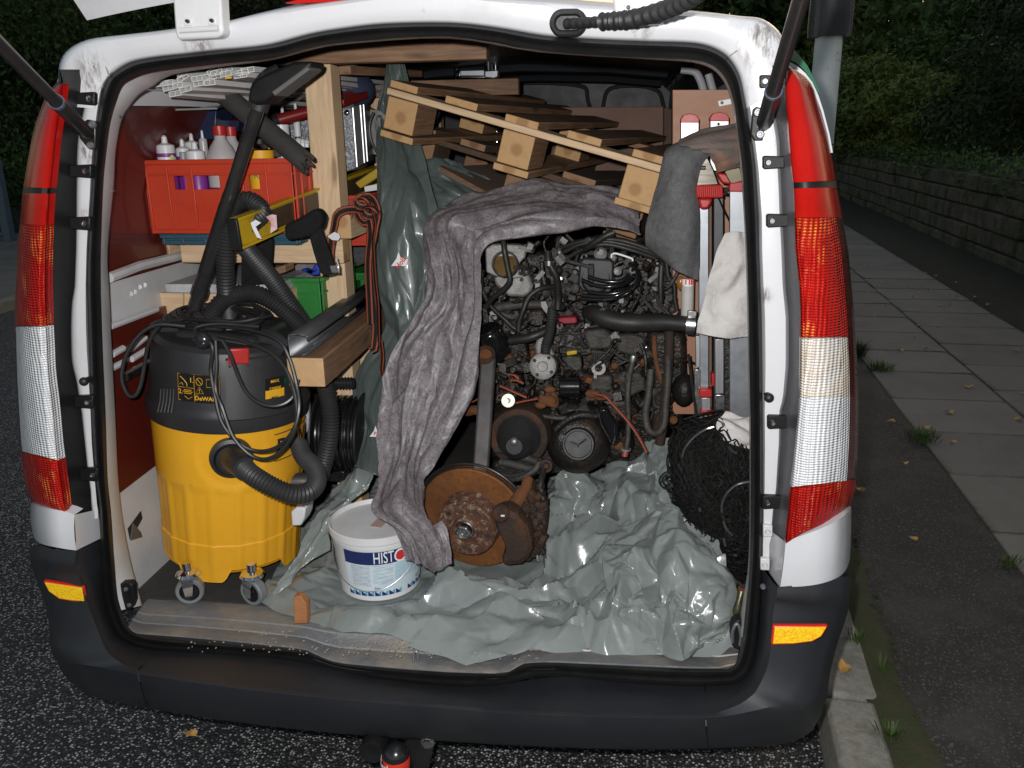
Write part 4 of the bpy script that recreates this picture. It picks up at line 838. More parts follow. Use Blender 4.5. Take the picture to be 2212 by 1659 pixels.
def cylpatch(name, x0, y0, x1, y1, R, T, mt, parent, h=.0008, n=10, slope=0):
    """thin curved label between two heights, given by its pixel corners"""
    A_ = oncyl((x0, y0), R, T); B_ = oncyl((x1, y1), R, T); a0, a1 = math.atan2(A_.y, A_.x), math.atan2(B_.y, B_.x); m = MB()
    z0, z1 = A_.z, B_.z
    m.grid([[T @ V(((R+h)*math.cos(a0+(a1-a0)*i/n), (R+h)*math.sin(a0+(a1-a0)*i/n), z)) for i in range(n+1)] for z in (z0, z1)], uvs=lambda i, j: (j/n, i), flip=True)
    return m.build(name, mt, parent), (a0, a1, z0, z1)
def cyltext(s_, a, z, R, T, size, mt, parent, **k):
    o_ = T @ V((R*math.cos(a), R*math.sin(a), z)); nn = T.to_3x3() @ V((math.cos(a), math.sin(a), 0)); xx = T.to_3x3() @ V((-math.sin(a), math.cos(a), 0))
    return text(s_, size, mt, frame(o_, nn, xx), parent, bend=R, **k)
def cylline(pts, R, T, r_, mt, parent, name='printed_line', closed=False):
    m = MB(); m.tube([T @ V((R*math.cos(a), R*math.sin(a), z)) for a, z in pts], r_, 4, closed=closed); return m.build(name, mt, parent)
# ------------------------------------------------------------------ yellow and black workshop vacuum
M_YEL = mat('glossy_yellow_plastic', (.82, .41, .022), (.76, .36, .018), .38, ns=3, bump=.0003, bs=300, dirt=(.42, .22, .05), ds=14, dlo=.62, dhi=.82)
M_VBLK = mat('charcoal_vacuum_plastic', (.022, .022, .025), (.032, .032, .034), .42, ns=5, bump=.0004, bs=500, dirt=(.06, .055, .05), ds=13, dlo=.6, dhi=.85)
M_CORR = mat('ribbed_black_hose', (.020, .020, .022), (.038, .036, .034), .5, ns=10)
M_CORD = mat('black_cable', (.015, .015, .016), (.022, .022, .022), .38, ns=20)
VB = V((-.652, .315, FZ)); tl = math.radians(5.5)
vac = thing('workshop_vacuum', VB, 'yellow and black industrial vacuum cleaner on castors inside the left of the van', 'vacuum cleaner')
VT = Matrix.Translation(VB) @ Matrix.Rotation(tl, 4, 'Y')
def tank_r(a, z):
    r_ = .168+.017*(z-.08)/.37
    k = (a*18/math.pi/2) % 1
    if z < .30 and .12 < k < .88: r_ -= .003*min(1, (.30-z)/.01)
    d = math.hypot((a-PORTA)*.19, z-PORTZ)
    if d < .085: r_ -= .004*min(1, (.085-d)/.006)
    if z < .15: r_ += .003
    return r_
pp = oncyl((500, 990), .188, VT); PORTA, PORTZ = math.atan2(pp.y, pp.x), pp.z
NA = 180; ZZ = [.083, .086, .12, .147, .1501, .154]+[.16+.01*i for i in range(32)]
rows = []
for z in ZZ: rows.append([VT @ V((tank_r(2*math.pi*i/NA-math.pi, z)*math.cos(2*math.pi*i/NA), tank_r(2*math.pi*i/NA-math.pi, z)*math.sin(2*math.pi*i/NA), z)) if False else None for i in range(1)])
rows = []
for z in ZZ:
    rw = []
    for i in range(NA+1):
        a = -math.pi+2*math.pi*i/NA; r_ = tank_r(a, z); rw.append(VT @ V((r_*math.cos(a), r_*math.sin(a), z)))
    rows.append(rw)
# scalloped skirt under the tank: lobes hanging between the castors
sk = []
for i in range(NA+1):
    a = -math.pi+2*math.pi*i/NA; lob = max(0, math.cos(4*(a+math.pi/2)))**.5 if math.cos(4*(a+math.pi/2)) > 0 else 0
    sk.append(VT @ V((.170*math.cos(a), .170*math.sin(a), .083-.034*min(1, lob*1.6))))
m = MB(); m.grid([sk]+rows, flip=False); m.poly([VT @ V((.168*math.cos(2*math.pi*i/40), .168*math.sin(2*math.pi*i/40), .075)) for i in range(40)][::-1]); m.build('tank', M_YEL, vac, smooth=40)
m = MB(); m.lathe([(.0, .044), (.012, .044), (.016, .05), (.016, .075)], 12, VT @ Matrix.Translation(V((-.0, -.15, 0)))); m.build('tank_foot', M_YEL, vac)
H0 = .460
m = MB(); m.lathe([(.184, H0+.015), (.190, H0), (.192, H0-.012), (.195, H0+.004), (.195, H0+.024), (.189, H0+.032), (.187, H0+.046), (.182, H0+.09), (.175, H0+.155), (.170, H0+.172), (.158, H0+.182), (.10, H0+.186), (0, H0+.186)], 72, VT); m.build('motor_head', M_VBLK, vac, smooth=30)
def headR(z):
    P_ = [(H0-.012, .192), (H0+.024, .195), (H0+.046, .187), (H0+.09, .182), (H0+.155, .175), (H0+.18, .168)]
    for a, b in zip(P_, P_[1:]):
        if z <= b[0]: return a[1]+(b[1]-a[1])*(z-a[0])/(b[0]-a[0])
    return .168
def onhead(p):
    R = .18
    for _ in range(3): q = oncyl(p, R, VT); R = headR(q.z)
    return q, R
# raised socket panel, grooves, handle over the top
m = MB()
for (x0, y0, x1, y1) in ((487, 778, 640, 887),):
    q0, R_ = onhead((x0, y0)); q1, R1_ = onhead((x1-20, y1)); a0, a1 = math.atan2(q0.y, q0.x), math.atan2(q1.y, q1.x)
    m.grid([[VT @ V(((headR(z)+dr)*math.cos(a0+(a1-a0)*i/10), (headR(z)+dr)*math.sin(a0+(a1-a0)*i/10), z)) for i in range(11)] for z, dr in ((q1.z-.004, .0), (q1.z, .004), (q0.z, .004), (q0.z+.004, 0))])
m.build('socket_panel', M_VBLK, vac)
m = MB(); m.tube(crom([VT @ V((-.16, -.05, H0+.17)), VT @ V((-.13, -.05, H0+.186)), VT @ V((-.05, -.04, H0+.205)), VT @ V((.05, -.04, H0+.184)), VT @ V((.13, -.05, H0+.184)), VT @ V((.17, -.06, H0+.165))], 8), .017, 12, flat=1.6); m.build('carry_handle', M_VBLK, vac)
m = MB(); m.box((0, 0, 0), (.20, .26, .045), M=None); 
mm = MB(VT @ Matrix.Translation(V((.01, .02, H0+.18)))); mm.box((0, 0, 0), (.20, .24, .04)); mm.build('hood', M_VBLK, vac, bevel=.018, seg=3)
q, R_ = onhead((515, 768)); T_ = frame(VT @ q, VT.to_3x3() @ V((q.x, q.y, 0)), VT.to_3x3() @ V((-q.y, q.x, 0)))
mm = MB(T_); mm.box((0, 0, .004), (.046, .038, .012)); lt = mm.build('latch_button', M_RED, vac, bevel=.004, seg=3)
mm = MB(T_); mm.box((0, -.024, .003), (.046, .010, .010)); mm.build('latch_base', M_VBLK, vac, bevel=.002)
for k in range(5):
    q, R_ = onhead((347+k*7, 864)); a = math.atan2(q.y, q.x); m = MB(); m.tube([VT @ V(((headR(z)+.001)*math.cos(a), (headR(z)+.001)*math.sin(a), z)) for z in (q.z-.028, q.z, q.z+.027)], .0022, 6); m.build('vent_fin', M_VBLK, vac)
# operating label
lb, (a0, a1, z0, z1) = cylpatch('operating_label', 384, 803, 477, 872, .1845, VT, mat('black_label', (.012, .012, .012), None, .35), vac, .0022)
RL = .1875
def L_(u, v): return (a0+(a1-a0)*u, z0+(z1-z0)*v)
cylline([L_(.02, .03), L_(.98, .03), L_(.98, .97), L_(.02, .97)], RL, VT, .0006, M_TY, lb, closed=True)
for a_, b_ in ((L_(.42, .03), L_(.42, .97)), (L_(.02, .5), L_(.42, .5)), (L_(.42, .72), L_(.98, .72))): cylline([a_, b_], RL, VT, .0005, M_TY, lb)
cyltext('1.', *L_(.36, .22), RL, VT, .016, M_TY, lb); cyltext('2.', *L_(.08, .66), RL, VT, .016, M_TY, lb); cyltext('DeWALT', *L_(.70, .84), RL, VT, .0135, M_TY, lb, bold=.03)
ci = lambda u, v, ru, rv, n=16: [L_(u+ru*math.cos(6.2832*i/n), v+rv*math.sin(6.2832*i/n)) for i in range(n)]
cylline(ci(.54, .24, .075, .13), RL, VT, .0006, M_TY, lb, closed=True); cylline([L_(.49, .15), L_(.59, .33)], RL, VT, .0006, M_TY, lb)
cylline([L_(.54, .42), L_(.45, .66), L_(.63, .66)], RL, VT, .0007, M_TY, lb, closed=True); cyltext('!', *L_(.54, .57), RL, VT, .013, M_TY, lb)
cylline([L_(.70, .14), L_(.94, .14), L_(.94, .42), L_(.70, .42)], RL, VT, .0006, M_TY, lb, closed=True)
cylline([L_(.08, .12), L_(.17, .22), L_(.24, .34), L_(.25, .45)], RL, VT, .0008, M_TY, lb); cylline([L_(.06, .40), L_(.12, .33), L_(.15, .42)], RL, VT, .0006, M_TY, lb)
for v_, w_ in ((.58, .10), (.64, .13), (.70, .10)): cylline([L_(.27-w_, v_), L_(.27+w_*.8, v_)], RL, VT, .0009, M_TY, lb)
cylline([L_(.18, .80), L_(.27, .90), L_(.37, .80)], RL, VT, .0006, M_TY, lb)
lb, (a0, a1, z0, z1) = cylpatch('power_rating_label', 570, 817, 609, 874, .1845, VT, mat('black_label_2', (.012, .012, .012), None, .35), vac, .0072)
RL = .1922
cyltext('MAX.', *L_(.5, .12), RL, VT, .0105, M_TY, lb, bold=.02); cyltext('2200W', *L_(.5, .36), RL, VT, .0105, M_TY, lb, bold=.02)
p_, _ = cylpatch('yellow_half', 570, 843, 609, 874, .1845, VT, M_TY, vac, .0077); cyltext('MIN.', *L_(.5, .66), RL+.0003, VT, .0105, M_TB, p_, bold=.02); cyltext('100W', *L_(.5, .87), RL+.0003, VT, .0105, M_TB, p_, bold=.02)
q, R_ = onhead((618, 823)); m = MB(); m.lathe([(0, .006), (.008, .006), (.010, .0), (.010, -.01)], 16, frame(VT @ q, VT.to_3x3() @ V((q.x, q.y, 0)))); m.build('green_socket', mat('dark_green_socket', (.01, .05, .035), None, .35), vac)
q = oncyl((600, 966), .185, VT); cyltext('DeWALT', math.atan2(q.y, q.x)-.02, q.z+.0, .1862, VT, .052, M_TB, vac, bold=.03, align='LEFT')
for dz in (-.034, .034): cylline([(math.atan2(q.y, q.x)-.05+.05*i, q.z+dz) for i in range(14)], .1857, VT, .0012, M_TB, vac)
# inlet port
PT = frame(VT @ V((.179*math.cos(PORTA), .179*math.sin(PORTA), PORTZ)), VT.to_3x3() @ V((math.cos(PORTA), math.sin(PORTA), 0)))
m = MB(); m.lathe([(.048, -.008), (.050, .004), (.048, .014), (.040, .018), (.037, .010), (.034, .024), (.026, .03), (0, .03)], 32, PT); m.build('hose_port', M_VBLK, vac)
# castors
for (px_, py_) in ((415, 1300), (552, 1303), (440, 1180), (600, 1180)):
    g = gz(px_, py_, FZ) if py_ > 1200 else V((VB.x+(-.12 if px_ < 500 else .12), VB.y+.13, FZ))
    cs = bpy.data.objects.new('castor', None); col.objects.link(cs); cs.parent = vac; cs.location = (0, 0, 0)
    rr = .034; c = g+V((0, 0, rr)); ax = V((-.30 if px_ < 500 else .35, 1, 0)).normalized()
    T_ = frame(c, ax); m = MB(); m.lathe([(.024, -.012), (.031, -.013), (rr, -.009), (rr, .009), (.031, .013), (.024, .012)], 28, T_); m.build('wheel', mat('grey_rubber_tyre', (.20, .215, .22), (.15, .16, .16), .6), cs)
    m = MB(); m.lathe([(0, -.013), (.006, -.014), (.008, -.006), (.02, -.006), (.0245, -.011), (.0245, .011), (.02, .006), (.008, .006), (0, .014)], 20, T_); m.build('hub', M_BLACKPL, cs)
    m = MB()
    for sg in (-1, 1):
        o_ = c+ax*(sg*.019); m.prism([o_+V((0, 0, -.008))+ax.cross(V((0, 0, 1)))*.008, o_+V((0, 0, -.008))-ax.cross(V((0, 0, 1)))*.008, o_+V((0, 0, .045))-ax.cross(V((0, 0, 1)))*.016, o_+V((0, 0, .045))+ax.cross(V((0, 0, 1)))*.016], ax*.003*sg)
    m.lathe([(.0, .038), (.026, .038), (.03, .044), (.026, .05), (.012, .055), (.012, .075), (0, .075)], 20, Matrix.Translation(c)); m.build('fork', M_CHROME, cs)
# power cord: coil on top, long loops hanging over the front
def cable(name, pts, r_, mt, parent=None, m_=10, n=8, **k):
    pp_ = [A(p) if len(p) == 3 and not isinstance(p, V) else V(p) for p in pts]; m = MB(); m.tube(resample(crom(pp_, m_), .006), r_, n); return m.build(name, mt, parent, **k)
cable('power_cord', [(560,706,.16),(470,700,.15),(420,712,.13),(457,745,.115),(455,800,.11),(463,850,.10),(480,915,.085),(520,960,.085),(560,975,.09),(600,965,.09),(633,930,.095),(646,880,.11),(640,830,.13),(625,775,.14),(600,735,.15),(540,712,.17),(470,705,.18)], .0045, M_CORD, vac)
cable('power_cord', [(466,735,.115),(468,790,.108),(466,840,.10),(480,880,.088),(505,945,.08),(545,985,.082),(583,990,.083),(620,960,.09),(640,915,.10),(636,850,.12),(612,790,.135),(576,757,.15),(520,735,.16),(470,725,.16)], .0045, M_CORD, vac)
cable('power_cord', [(480,735,.115),(497,765,.112),(516,815,.11),(535,850,.108),(565,872,.105),(600,876,.11),(630,860,.125),(645,820,.15)], .0045, M_CORD, vac)
cable('power_cord', [(400,705,.18),(340,702,.16),(300,725,.14),(272,770,.12),(263,815,.10),(275,850,.09),(290,856,.09),(303,835,.10),(312,790,.12),(322,740,.15),(350,700,.18),(400,688,.22)], .0045, M_CORD, vac)
rc = random.Random(12)
for k in range(7):
    cx_, cy_, rx, ry = 470+rc.uniform(-25, 25), 683+rc.uniform(-8, 8), rc.uniform(70, 112), rc.uniform(16, 30); ph = rc.uniform(0, 6)
    cable('power_cord', [(cx_+rx*math.cos(ph+a), cy_+ry*math.sin(ph+a)+rc.uniform(-4, 4), .26-.07*math.sin(ph+a)) for a in [i*6.2/11 for i in range(12)]], .0045, M_CORD, vac)
m = MB(); c = A((437, 735), .118); m.ball(c, .020, 16, 10, sc_=(1, .7, 1)); pg_ = m.build('plug', mat('shiny_black_plug', (.02, .02, .022), None, .2), vac)
for dx, dz in ((-.008, .006), (.009, -.006)):
    m = MB(); m.cyl(c+V((dx, -.010, dz)), c+V((dx, -.022, dz)), .0028, 8); m.build('pin', M_CHROME, pg_)
# ribbed hose
def hose(name, pts, parent, R_=.0205, pitch=.0075, mt=M_CORR, amp=.0016, **k):
    pp_ = resample(crom([A(p) for p in pts], 12), pitch/4); r_ = [R_+amp*math.cos(i*math.pi/2) for i in range(len(pp_))]
    m = MB(); m.tube(pp_, r_, 18); return m.build(name, mt, parent, smooth=60, **k)
m = MB(); m.tube([A(p) for p in ((500,990,.115),(512,1000,.07),(528,1013,.035))], [.026, .026, .0245], 20); m.build('hose_cuff', M_VBLK, vac)
hose('ribbed_hose', [(520,1006,.05),(548,1028,.02),(590,1052,.01),(632,1067,.02),(667,1062,.05),(684,1040,.10),(678,1010,.16),(655,985,.22),(645,960,.27)], vac)
hose('ribbed_hose', [(640,1040,.30),(684,1035,.28),(700,1000,.27),(712,945,.27),(713,885,.28),(700,825,.30),(682,770,.33),(664,728,.36),(634,690,.36),(584,648,.34),(534,632,.32),(484,648,.30),(450,690,.28)], vac)
hose('ribbed_hose', [(690,790,.42),(668,722,.40),(628,660,.37),(585,600,.33),(535,540,.27),(524,512,.25),(545,482,.27),(566,460,.30),(552,440,.31),(530,433,.31),(503,452,.30),(491,500,.29),(487,560,.29),(488,620,.30),(494,680,.34)], vac)
# suction wand with floor nozzle, leaning upright
wd_ = thing('suction_wand', A((420, 680), .33), 'long black vacuum wand with wide floor nozzle leaning upright in front of the red crate', 'vacuum wand')
m = MB(); a, b = A((412, 690), .30), A((560, 222), .26); d = (b-a)
m.tube([a, a+d*.12, a+d*.122, a+d*.16, a+d*.162, a+d*.55, a+d*.56, a+d*.60, a+d*.61, b], [.0165, .0165, .020, .020, .0175, .0175, .0165, .0165, .0155, .0155], 20); m.build('tube', mat('glossy_black_tube', (.018, .018, .019), (.03, .028, .026), .22, coat=.4), wd_)
m = MB(); m.tube(crom([A((556, 236), .26), A((566, 205), .26), A((585, 178), .27), A((610, 165), .28)], 5), [.019]*6+[.024]*10, 16, flat=1.2); m.build('swivel_joint', M_VBLK, wd_)
m = MB(); pz = [Z1(*q) for q in ((1585,650),(1600,560),(1640,500),(1880,395),(2010,392),(1992,440),(1700,660),(1640,675))]
m.prism([A(p, .22) for p in pz], (.01, .06, 0)); m.build('floor_nozzle', M_BLACKPL, wd_, bevel=.008, seg=3)
m = MB(); m.prism([A(Z1(*q), .21) for q in ((1745,590),(1975,425),(1990,447),(1765,618))], (.01, .05, 0)); m.build('bristle_strip', mat('grey_bristle_strip', (.12, .115, .11), (.10, .10, .10), .6), wd_, bevel=.002)
# ------------------------------------------------------------------ timber rack
rack = thing('timber_rack', (-.4, .6, FZ), 'home made rack of pale timber posts and shelf rails behind the vacuum', 'rack')
M_SAWN = mat('sawn_end', (.52, .33, .17), (.44, .27, .13), .8, ns=30, bump=.0008, bs=200)
def timber(name, p0, p1, w_, h_, up, dark=False, parent=rack, plain=False):
    m = MB(); m.beam(p0, p1, w_, h_, up, 0, 1); return m.build(name, [M_PINED if dark or plain else M_PINE, M_SAWN if plain else (M_PINEED if dark else M_PINEE)], parent, bevel=.003)
timber('post', V((-.405, .60, FZ)), V((-.405, .60, A((760, 116), .60).z-.025)), .070, .070, (0, 1, 0))
timber('post', V((-.43, 1.25, FZ)), V((-.43, 1.25, 1.674)), .070, .070, (0, 1, 0))
a = A((925, 130), 1.75); timber('post', V((a.x, 1.75, FZ)), V((a.x, 1.75, 1.68)), .09, .06, (0, 1, 0))
a = A((905, 170), 1.6); timber('post', V((a.x, 1.62, FZ)), V((a.x, 1.62, 1.68)), .05, .05, (0, 1, 0))
a = A((760, 116), .60); timber('top_beam', V((-.83, .60, a.z)), V((.02, .60, a.z)), .045, .046, (0, 0, 1), True)
a = A((760, 116), 1.25); timber('top_beam', V((-.83, 1.25, 1.70)), V((.02, 1.25, 1.70)), .045, .05, (0, 0, 1), True)
a = A((850, 150), .9); timber('top_rail', A((742, 152), .66), A((900, 160), 1.2), .04, .022, (0, 0, 1), True)
b0, b1 = A((300, 545), .515), A((741, 540), .515); zb = (b0.z+b1.z)/2
timber('shelf_rail', V((-.80, .54, zb)), V((b1.x, .54, zb)), .05, .062, (0, 0, 1))
timber('shelf_rail', V((-.832, .50, zb-.0)), V((-.832, 1.6, zb)), .02, .06, (0, 0, 1))
m = MB(); m.box((-.62, .95, zb+.034), (.41, .62, .006)); m.build('shelf_board', mat('dull_hardboard', (.12, .08, .05), None, .7), rack)
a, b = A((671, 797), .20), A((671, 797), .20); timber('side_rail', V((a.x, .17, a.z)), V((a.x-.008, 1.0, a.z+.01)), .086, .068, (0, 0, 1), plain=True)
bl = A((740, 489), .50); timber('side_rail', V((bl.x, .49, bl.z)), V((bl.x, 1.2, bl.z)), .048, .060, (0, 0, 1))
m = MB(); m.prism([A(p, .72) for p in ((757,722),(800,690),(812,700),(812,760),(757,830))], (0, .012, 0)); m.prism([A(p, .75) for p in ((700,800),(760,740),(768,870),(700,870))], (0, .012, 0)); m.build('plywood_brace', M_PINE, rack)
# steel channel lying on the side rail
M_CH = mat('dull_galvanised_sheet', (.15, .155, .16), (.09, .09, .095), .42, .7, ns=9, dirt=(.05, .045, .04), ds=6)
ch = thing('steel_channel', A((650, 735), .17), 'dull steel C channel lying on the side rail with its open end towards the viewer', 'steel channel')
pr = [Z5c(*q) for q in ((245,270),(246,228),(165,210),(80,213),(78,260),(96,402),(180,400),(255,382))]
Q = [A(p, .17) for p in pr]; R2 = [q+V((-.01, .80, .012)) for q in Q]
m = MB(); m.grid([Q, R2]); m.build('channel', M_CH, ch, solid=.0018, smooth=20)
m = MB(); m.grid([[A(Z5c(*q), .24) for q in ((250,350),(300,300),(345,270),(270,355))], [A(Z5c(*q), .24)+V((-.01, .70, .012)) for q in ((250,350),(300,300),(345,270),(270,355))]]); m.build('inner_strip', M_CH, ch, solid=.0015, smooth=20)
# ------------------------------------------------------------------ red crate and contents
M_CR = mat('orange_red_crate_plastic', (.55, .052, .020), (.46, .040, .016), .42, ns=5, dirt=(.30, .05, .035), ds=16, dlo=.55, dhi=.8)
def crate(name, x0, x1, y0, y1, z0, z1, mt, parent_label, cat, win=(), group=None, th=.004, lattice=False):
    root = thing(name, ((x0+x1)/2, (y0+y1)/2, z0), parent_label, cat, group); tp = .012
    def wall(p00, p10, nrm, nm):
        """one side with ribs, rim and cut hand holes"""
        L = (p10-p00).length; d = (p10-p00).normalized(); H_ = z1-z0; m = MB()
        xs = sorted(set([0, L]+[w_[0]*L for w_ in win if nm == 'front']+[w_[1]*L for w_ in win if nm == 'front'])); zs_ = sorted(set([0, H_]+([w_[2]*H_ for w_ in win]+[w_[3]*H_ for w_ in win] if nm == 'front' else [])))
        for i in range(len(xs)-1):
            for j in range(len(zs_)-1):
                cx_, cz_ = (xs[i]+xs[i+1])/2/L, (zs_[j]+zs_[j+1])/2/H_
                if nm == 'front' and any(w_[0] < cx_ < w_[1] and w_[2] < cz_ < w_[3] for w_ in win): continue
                a_ = p00+d*xs[i]+V((0, 0, zs_[j])); b_ = p00+d*xs[i+1]+V((0, 0, zs_[j])); c_ = p00+d*xs[i+1]+V((0, 0, zs_[j+1])); e_ = p00+d*xs[i]+V((0, 0, zs_[j+1]))
                m.prism([a_, b_, c_, e_], nrm*-th)
        m.build('side_wall', mt, root)
        m = MB(); m.beam(p00+V((0, 0, H_-.006))+nrm*.004, p10+V((0, 0, H_-.006))+nrm*.004, .012, .012); m.build('rim', mt, root, bevel=.002)
        m = MB()
        for k in ([0.01, .15, .32, .66, .82, .99] if L > .3 else [.02, .5, .98]): m.beam(p00+d*L*k+nrm*.0025, p00+d*L*k+nrm*.0025+V((0, 0, H_-.01)), .005, .006, nrm)
        m.beam(p00+V((0, 0, H_*.80))+nrm*.002, p10+V((0, 0, H_*.80))+nrm*.002, .005, .005); m.beam(p00+V((0, 0, .006))+nrm*.002, p10+V((0, 0, .006))+nrm*.002, .006, .010)
        m.build('rib', mt, root, bevel=.0012)
    A0, B0, C0, D0 = V((x0, y0, z0)), V((x1, y0, z0)), V((x1, y1, z0)), V((x0, y1, z0))
    wall(A0, B0, V((0, -1, 0)), 'front'); wall(B0, C0, V((1, 0, 0)), 's'); wall(D0, C0, V((0, 1, 0)), 's'); wall(A0, D0, V((-1, 0, 0)), 's')
    m = MB(); m.box(((x0+x1)/2, (y0+y1)/2, z0+.003), (x1-x0, y1-y0, .006)); m.build('base', mt, root); return root
cy = .44; a0_, a1_, a2_ = A((311, 349), cy), A((630, 338), cy), A((322, 505), cy)
CX0, CX1, CZ0, CZ1 = a0_.x, a1_.x, a2_.z, (a0_.z+a1_.z)/2
cr = crate('plastic_crate', CX0, CX1, cy, cy+.30, CZ0, CZ1, M_CR, 'bright orange red plastic crate full of bottles and sealant tubes on the shelf', 'crate', [(.19, .27, .60, .80), (.31, .50, .60, .80), (.70, .77, .60, .80)])
# fine square grid moulded in the crate front
m = MB()
for i in range(30): m.beam(V((CX0+.10+i*.0065, cy-.0008, CZ0+.03)), V((CX0+.10+i*.0065, cy-.0008, CZ0+.075)), .0012, .0012, (0, 1, 0))
for i in range(8): m.beam(V((CX0+.10, cy-.0008, CZ0+.03+i*.0065)), V((CX0+.29, cy-.0008, CZ0+.03+i*.0065)), .0012, .0012, (0, 1, 0))
m.build('moulded_grid', M_CR, cr)
bt = crate('blue_tray', CX0+.012, CX1-.01, cy+.02, cy+.30, CZ0-.030, CZ0-.002, mat('teal_blue_plastic', (.03, .09, .13), None, .4), 'flat teal blue tray under the bright red crate', 'tray')
M_BWH = mat('white_bottle_plastic', (.70, .70, .72), (.62, .62, .64), .35)
M_PUR = mat('purple_band_print', (.22, .03, .25), (.18, .025, .2), .4)
M_TRN = mat('translucent_bottle_plastic', (.48, .46, .46), (.40, .38, .38), .3)
def onY(x, y, Y): return A((x, y), Y)
def cartridge(zx, zy_top, zw, Y, lab, txt=None, band=True, tint=None, nozz=True):
    """zx, zy: centre and shoulder height of the tube in the left crate close-up"""
    p = onY(*Z4b(zx, zy_top), Y); r_ = zw*.1979/2/840; H_ = p.z-CZ0-.006; T_ = Matrix.Translation(V((p.x, Y, CZ0+.006)))
    root = thing('sealant_tube', (p.x, Y, CZ0+.006), lab, 'sealant tube', 'sealant tubes standing in the red crate')
    m = MB(); m.lathe([(0, 0), (r_, 0), (r_, H_-.004), (r_*.96, H_), (r_*.9, H_+.001)], 24, T_); b_ = m.build('tube_body', tint or M_BWH, root)
    if nozz: m = MB(); m.lathe([(r_*.9, H_+.001), (r_*.35, H_+.006), (r_*.32, H_+.012), (r_*.3, H_+.020), (r_*.12, H_+.024), (0, H_+.024)], 16, T_); m.build('tube_tip', M_BWH, root)
    if band: m = MB(); m.lathe([(r_+.0002, H_-.028), (r_+.0006, H_-.027), (r_+.0006, H_-.020), (r_+.0002, H_-.019)], 24, T_); m.build('purple_band', M_PUR, root)
    m = MB(); m.lathe([(r_+.0002, .01), (r_+.0006, .012), (r_+.0006, H_-.055), (r_+.0002, H_-.054)], 24, T_); m.build('purple_label', M_PUR, root)
    if txt: cyltext(txt, -math.pi/2, H_-.042, r_+.001, T_, .020, M_TB, root, bold=.03)
    return root
cartridge(578, 1150, 190, .485, 'white sealant tube with purple band and black lettering at the front left of the crate', 'erax', True)
cartridge(905, 1215, 195, .485, 'white sealant tube with purple band standing right of the lettered one')
cartridge(770, 1185, 150, .535, 'white sealant tube half hidden between two front sealant tubes')
cartridge(710, 1110, 180, .60, 'plain white sealant tube behind the front row in the red crate', band=False)
cartridge(870, 1120, 140, .62, 'slim white sealant tube touching the blue box', band=False)
cartridge(990, 1090, 90, .56, 'small translucent sealant tube next to the red capped bottle', band=False, tint=M_TRN)
cartridge(445, 1140, 75, .49, 'grey unlabelled sealant tube at the crate corner', band=False, nozz=False, tint=mat('grey_tube', (.35, .36, .37), None, .4))
cartridge(770, 1225, 70, .475, 'narrow grey sealant tube squeezed in front', band=False, nozz=False, tint=mat('grey_tube_2', (.30, .31, .33), None, .4))
m = MB(); T_ = frame(onY(*Z4b(655, 1275), .485-.0235), (0, -1, 0)); m.lathe([(0, .0005), (.0045, .0005), (.0048, 0)], 16, T_); m.build('yellow_emblem', mat('yellow_green_print', (.6, .65, .05), None, .5), bpy.data.objects['sealant_tube'])
def bottle(zx, zcap, Y, lab, k=1.):
    p = onY(*Z4b(zx, zcap), Y); H_ = p.z-CZ0-.006; T_ = Matrix.Translation(V((p.x, Y, CZ0+.006))); root = thing('bottle', (p.x, Y, CZ0+.006), lab, 'bottle', 'red capped bottles in the crate')
    m = MB(); m.lathe([(0, 0), (.038*k, 0), (.039*k, .01), (.039*k, H_-.085), (.037*k, H_-.072), (.027*k, H_-.05), (.015*k, H_-.033), (.013*k, H_-.02)], 28, T_); m.build('bottle_body', M_TRN, root)
    m = MB(); m.lathe([(.0155*k, H_-.024), (.016*k, H_-.022), (.0155*k, H_-.001), (.013*k, H_), (0, H_)], 24, T_); m.build('cap', M_RED, root); return root
b1 = bottle(1165, 935, .50, 'clear bottle with red cap standing left in the crate')
bottle(1285, 945, .58, 'clear bottle with red cap standing behind the first bottle', .95)
m = MB(); T_ = Matrix.Translation(V((onY(*Z4b(1165, 935), .50).x, .50, CZ0))); m.lathe([(.0395, .03), (.0398, .031), (.0398, .11), (.0395, .112)], 28, T_); m.build('wine_label', mat('wine_red_label', (.22, .02, .07), None, .4), b1)
p = onY(*Z4b(1620, 1250), .49); T_ = Matrix.Translation(V((p.x, .49, CZ0+.006))); H_ = p.z-CZ0
sc_ = thing('spray_can', (p.x, .49, CZ0+.006), 'yellow labelled spray can with black nozzle at the right of the red crate', 'spray can')
m = MB(); m.lathe([(0, 0), (.031, 0), (.0325, .004), (.0325, H_+.004)], 28, T_); cb = m.build('can_body', M_TY, sc_)
m = MB(); m.lathe([(.0325, H_+.004), (.034, H_+.007), (.032, H_+.010), (.024, H_+.018), (.022, H_+.020), (0, H_+.021)], 28, T_); m.build('can_shoulder', M_CHROME, sc_)
m = MB(); m.lathe([(.022, H_+.018), (.022, H_+.030), (.016, H_+.036), (.010, H_+.038), (.008, H_+.050), (0, H_+.052)], 20, T_); m.build('spray_head', M_BLACKPL, sc_)
for z_, s_ in ((H_-.035, 'PI'), (H_-.055, 'RE')): cyltext(s_, -math.pi/2+.1, z_, .0329, T_, .022, M_TG, sc_, bold=.03)
p0, p1 = Z4b(640, 790), Z4b(1140, 1080)
bx = thing('blue_box', A(((p0[0]+p1[0])/2, p1[1]), .66), 'dark navy cardboard box with pale blue lettering behind the sealant tubes', 'box')
m = MB(); m.prism([A(Z4b(*q), .66) for q in ((640,795),(1140,745),(1120,1085),(640,1090))], (0, .10, 0)); m.build('box_body', mat('navy_cardboard', (.012, .022, .06), (.018, .03, .07), .35, ns=9, coat=.5), bx, bevel=.002)
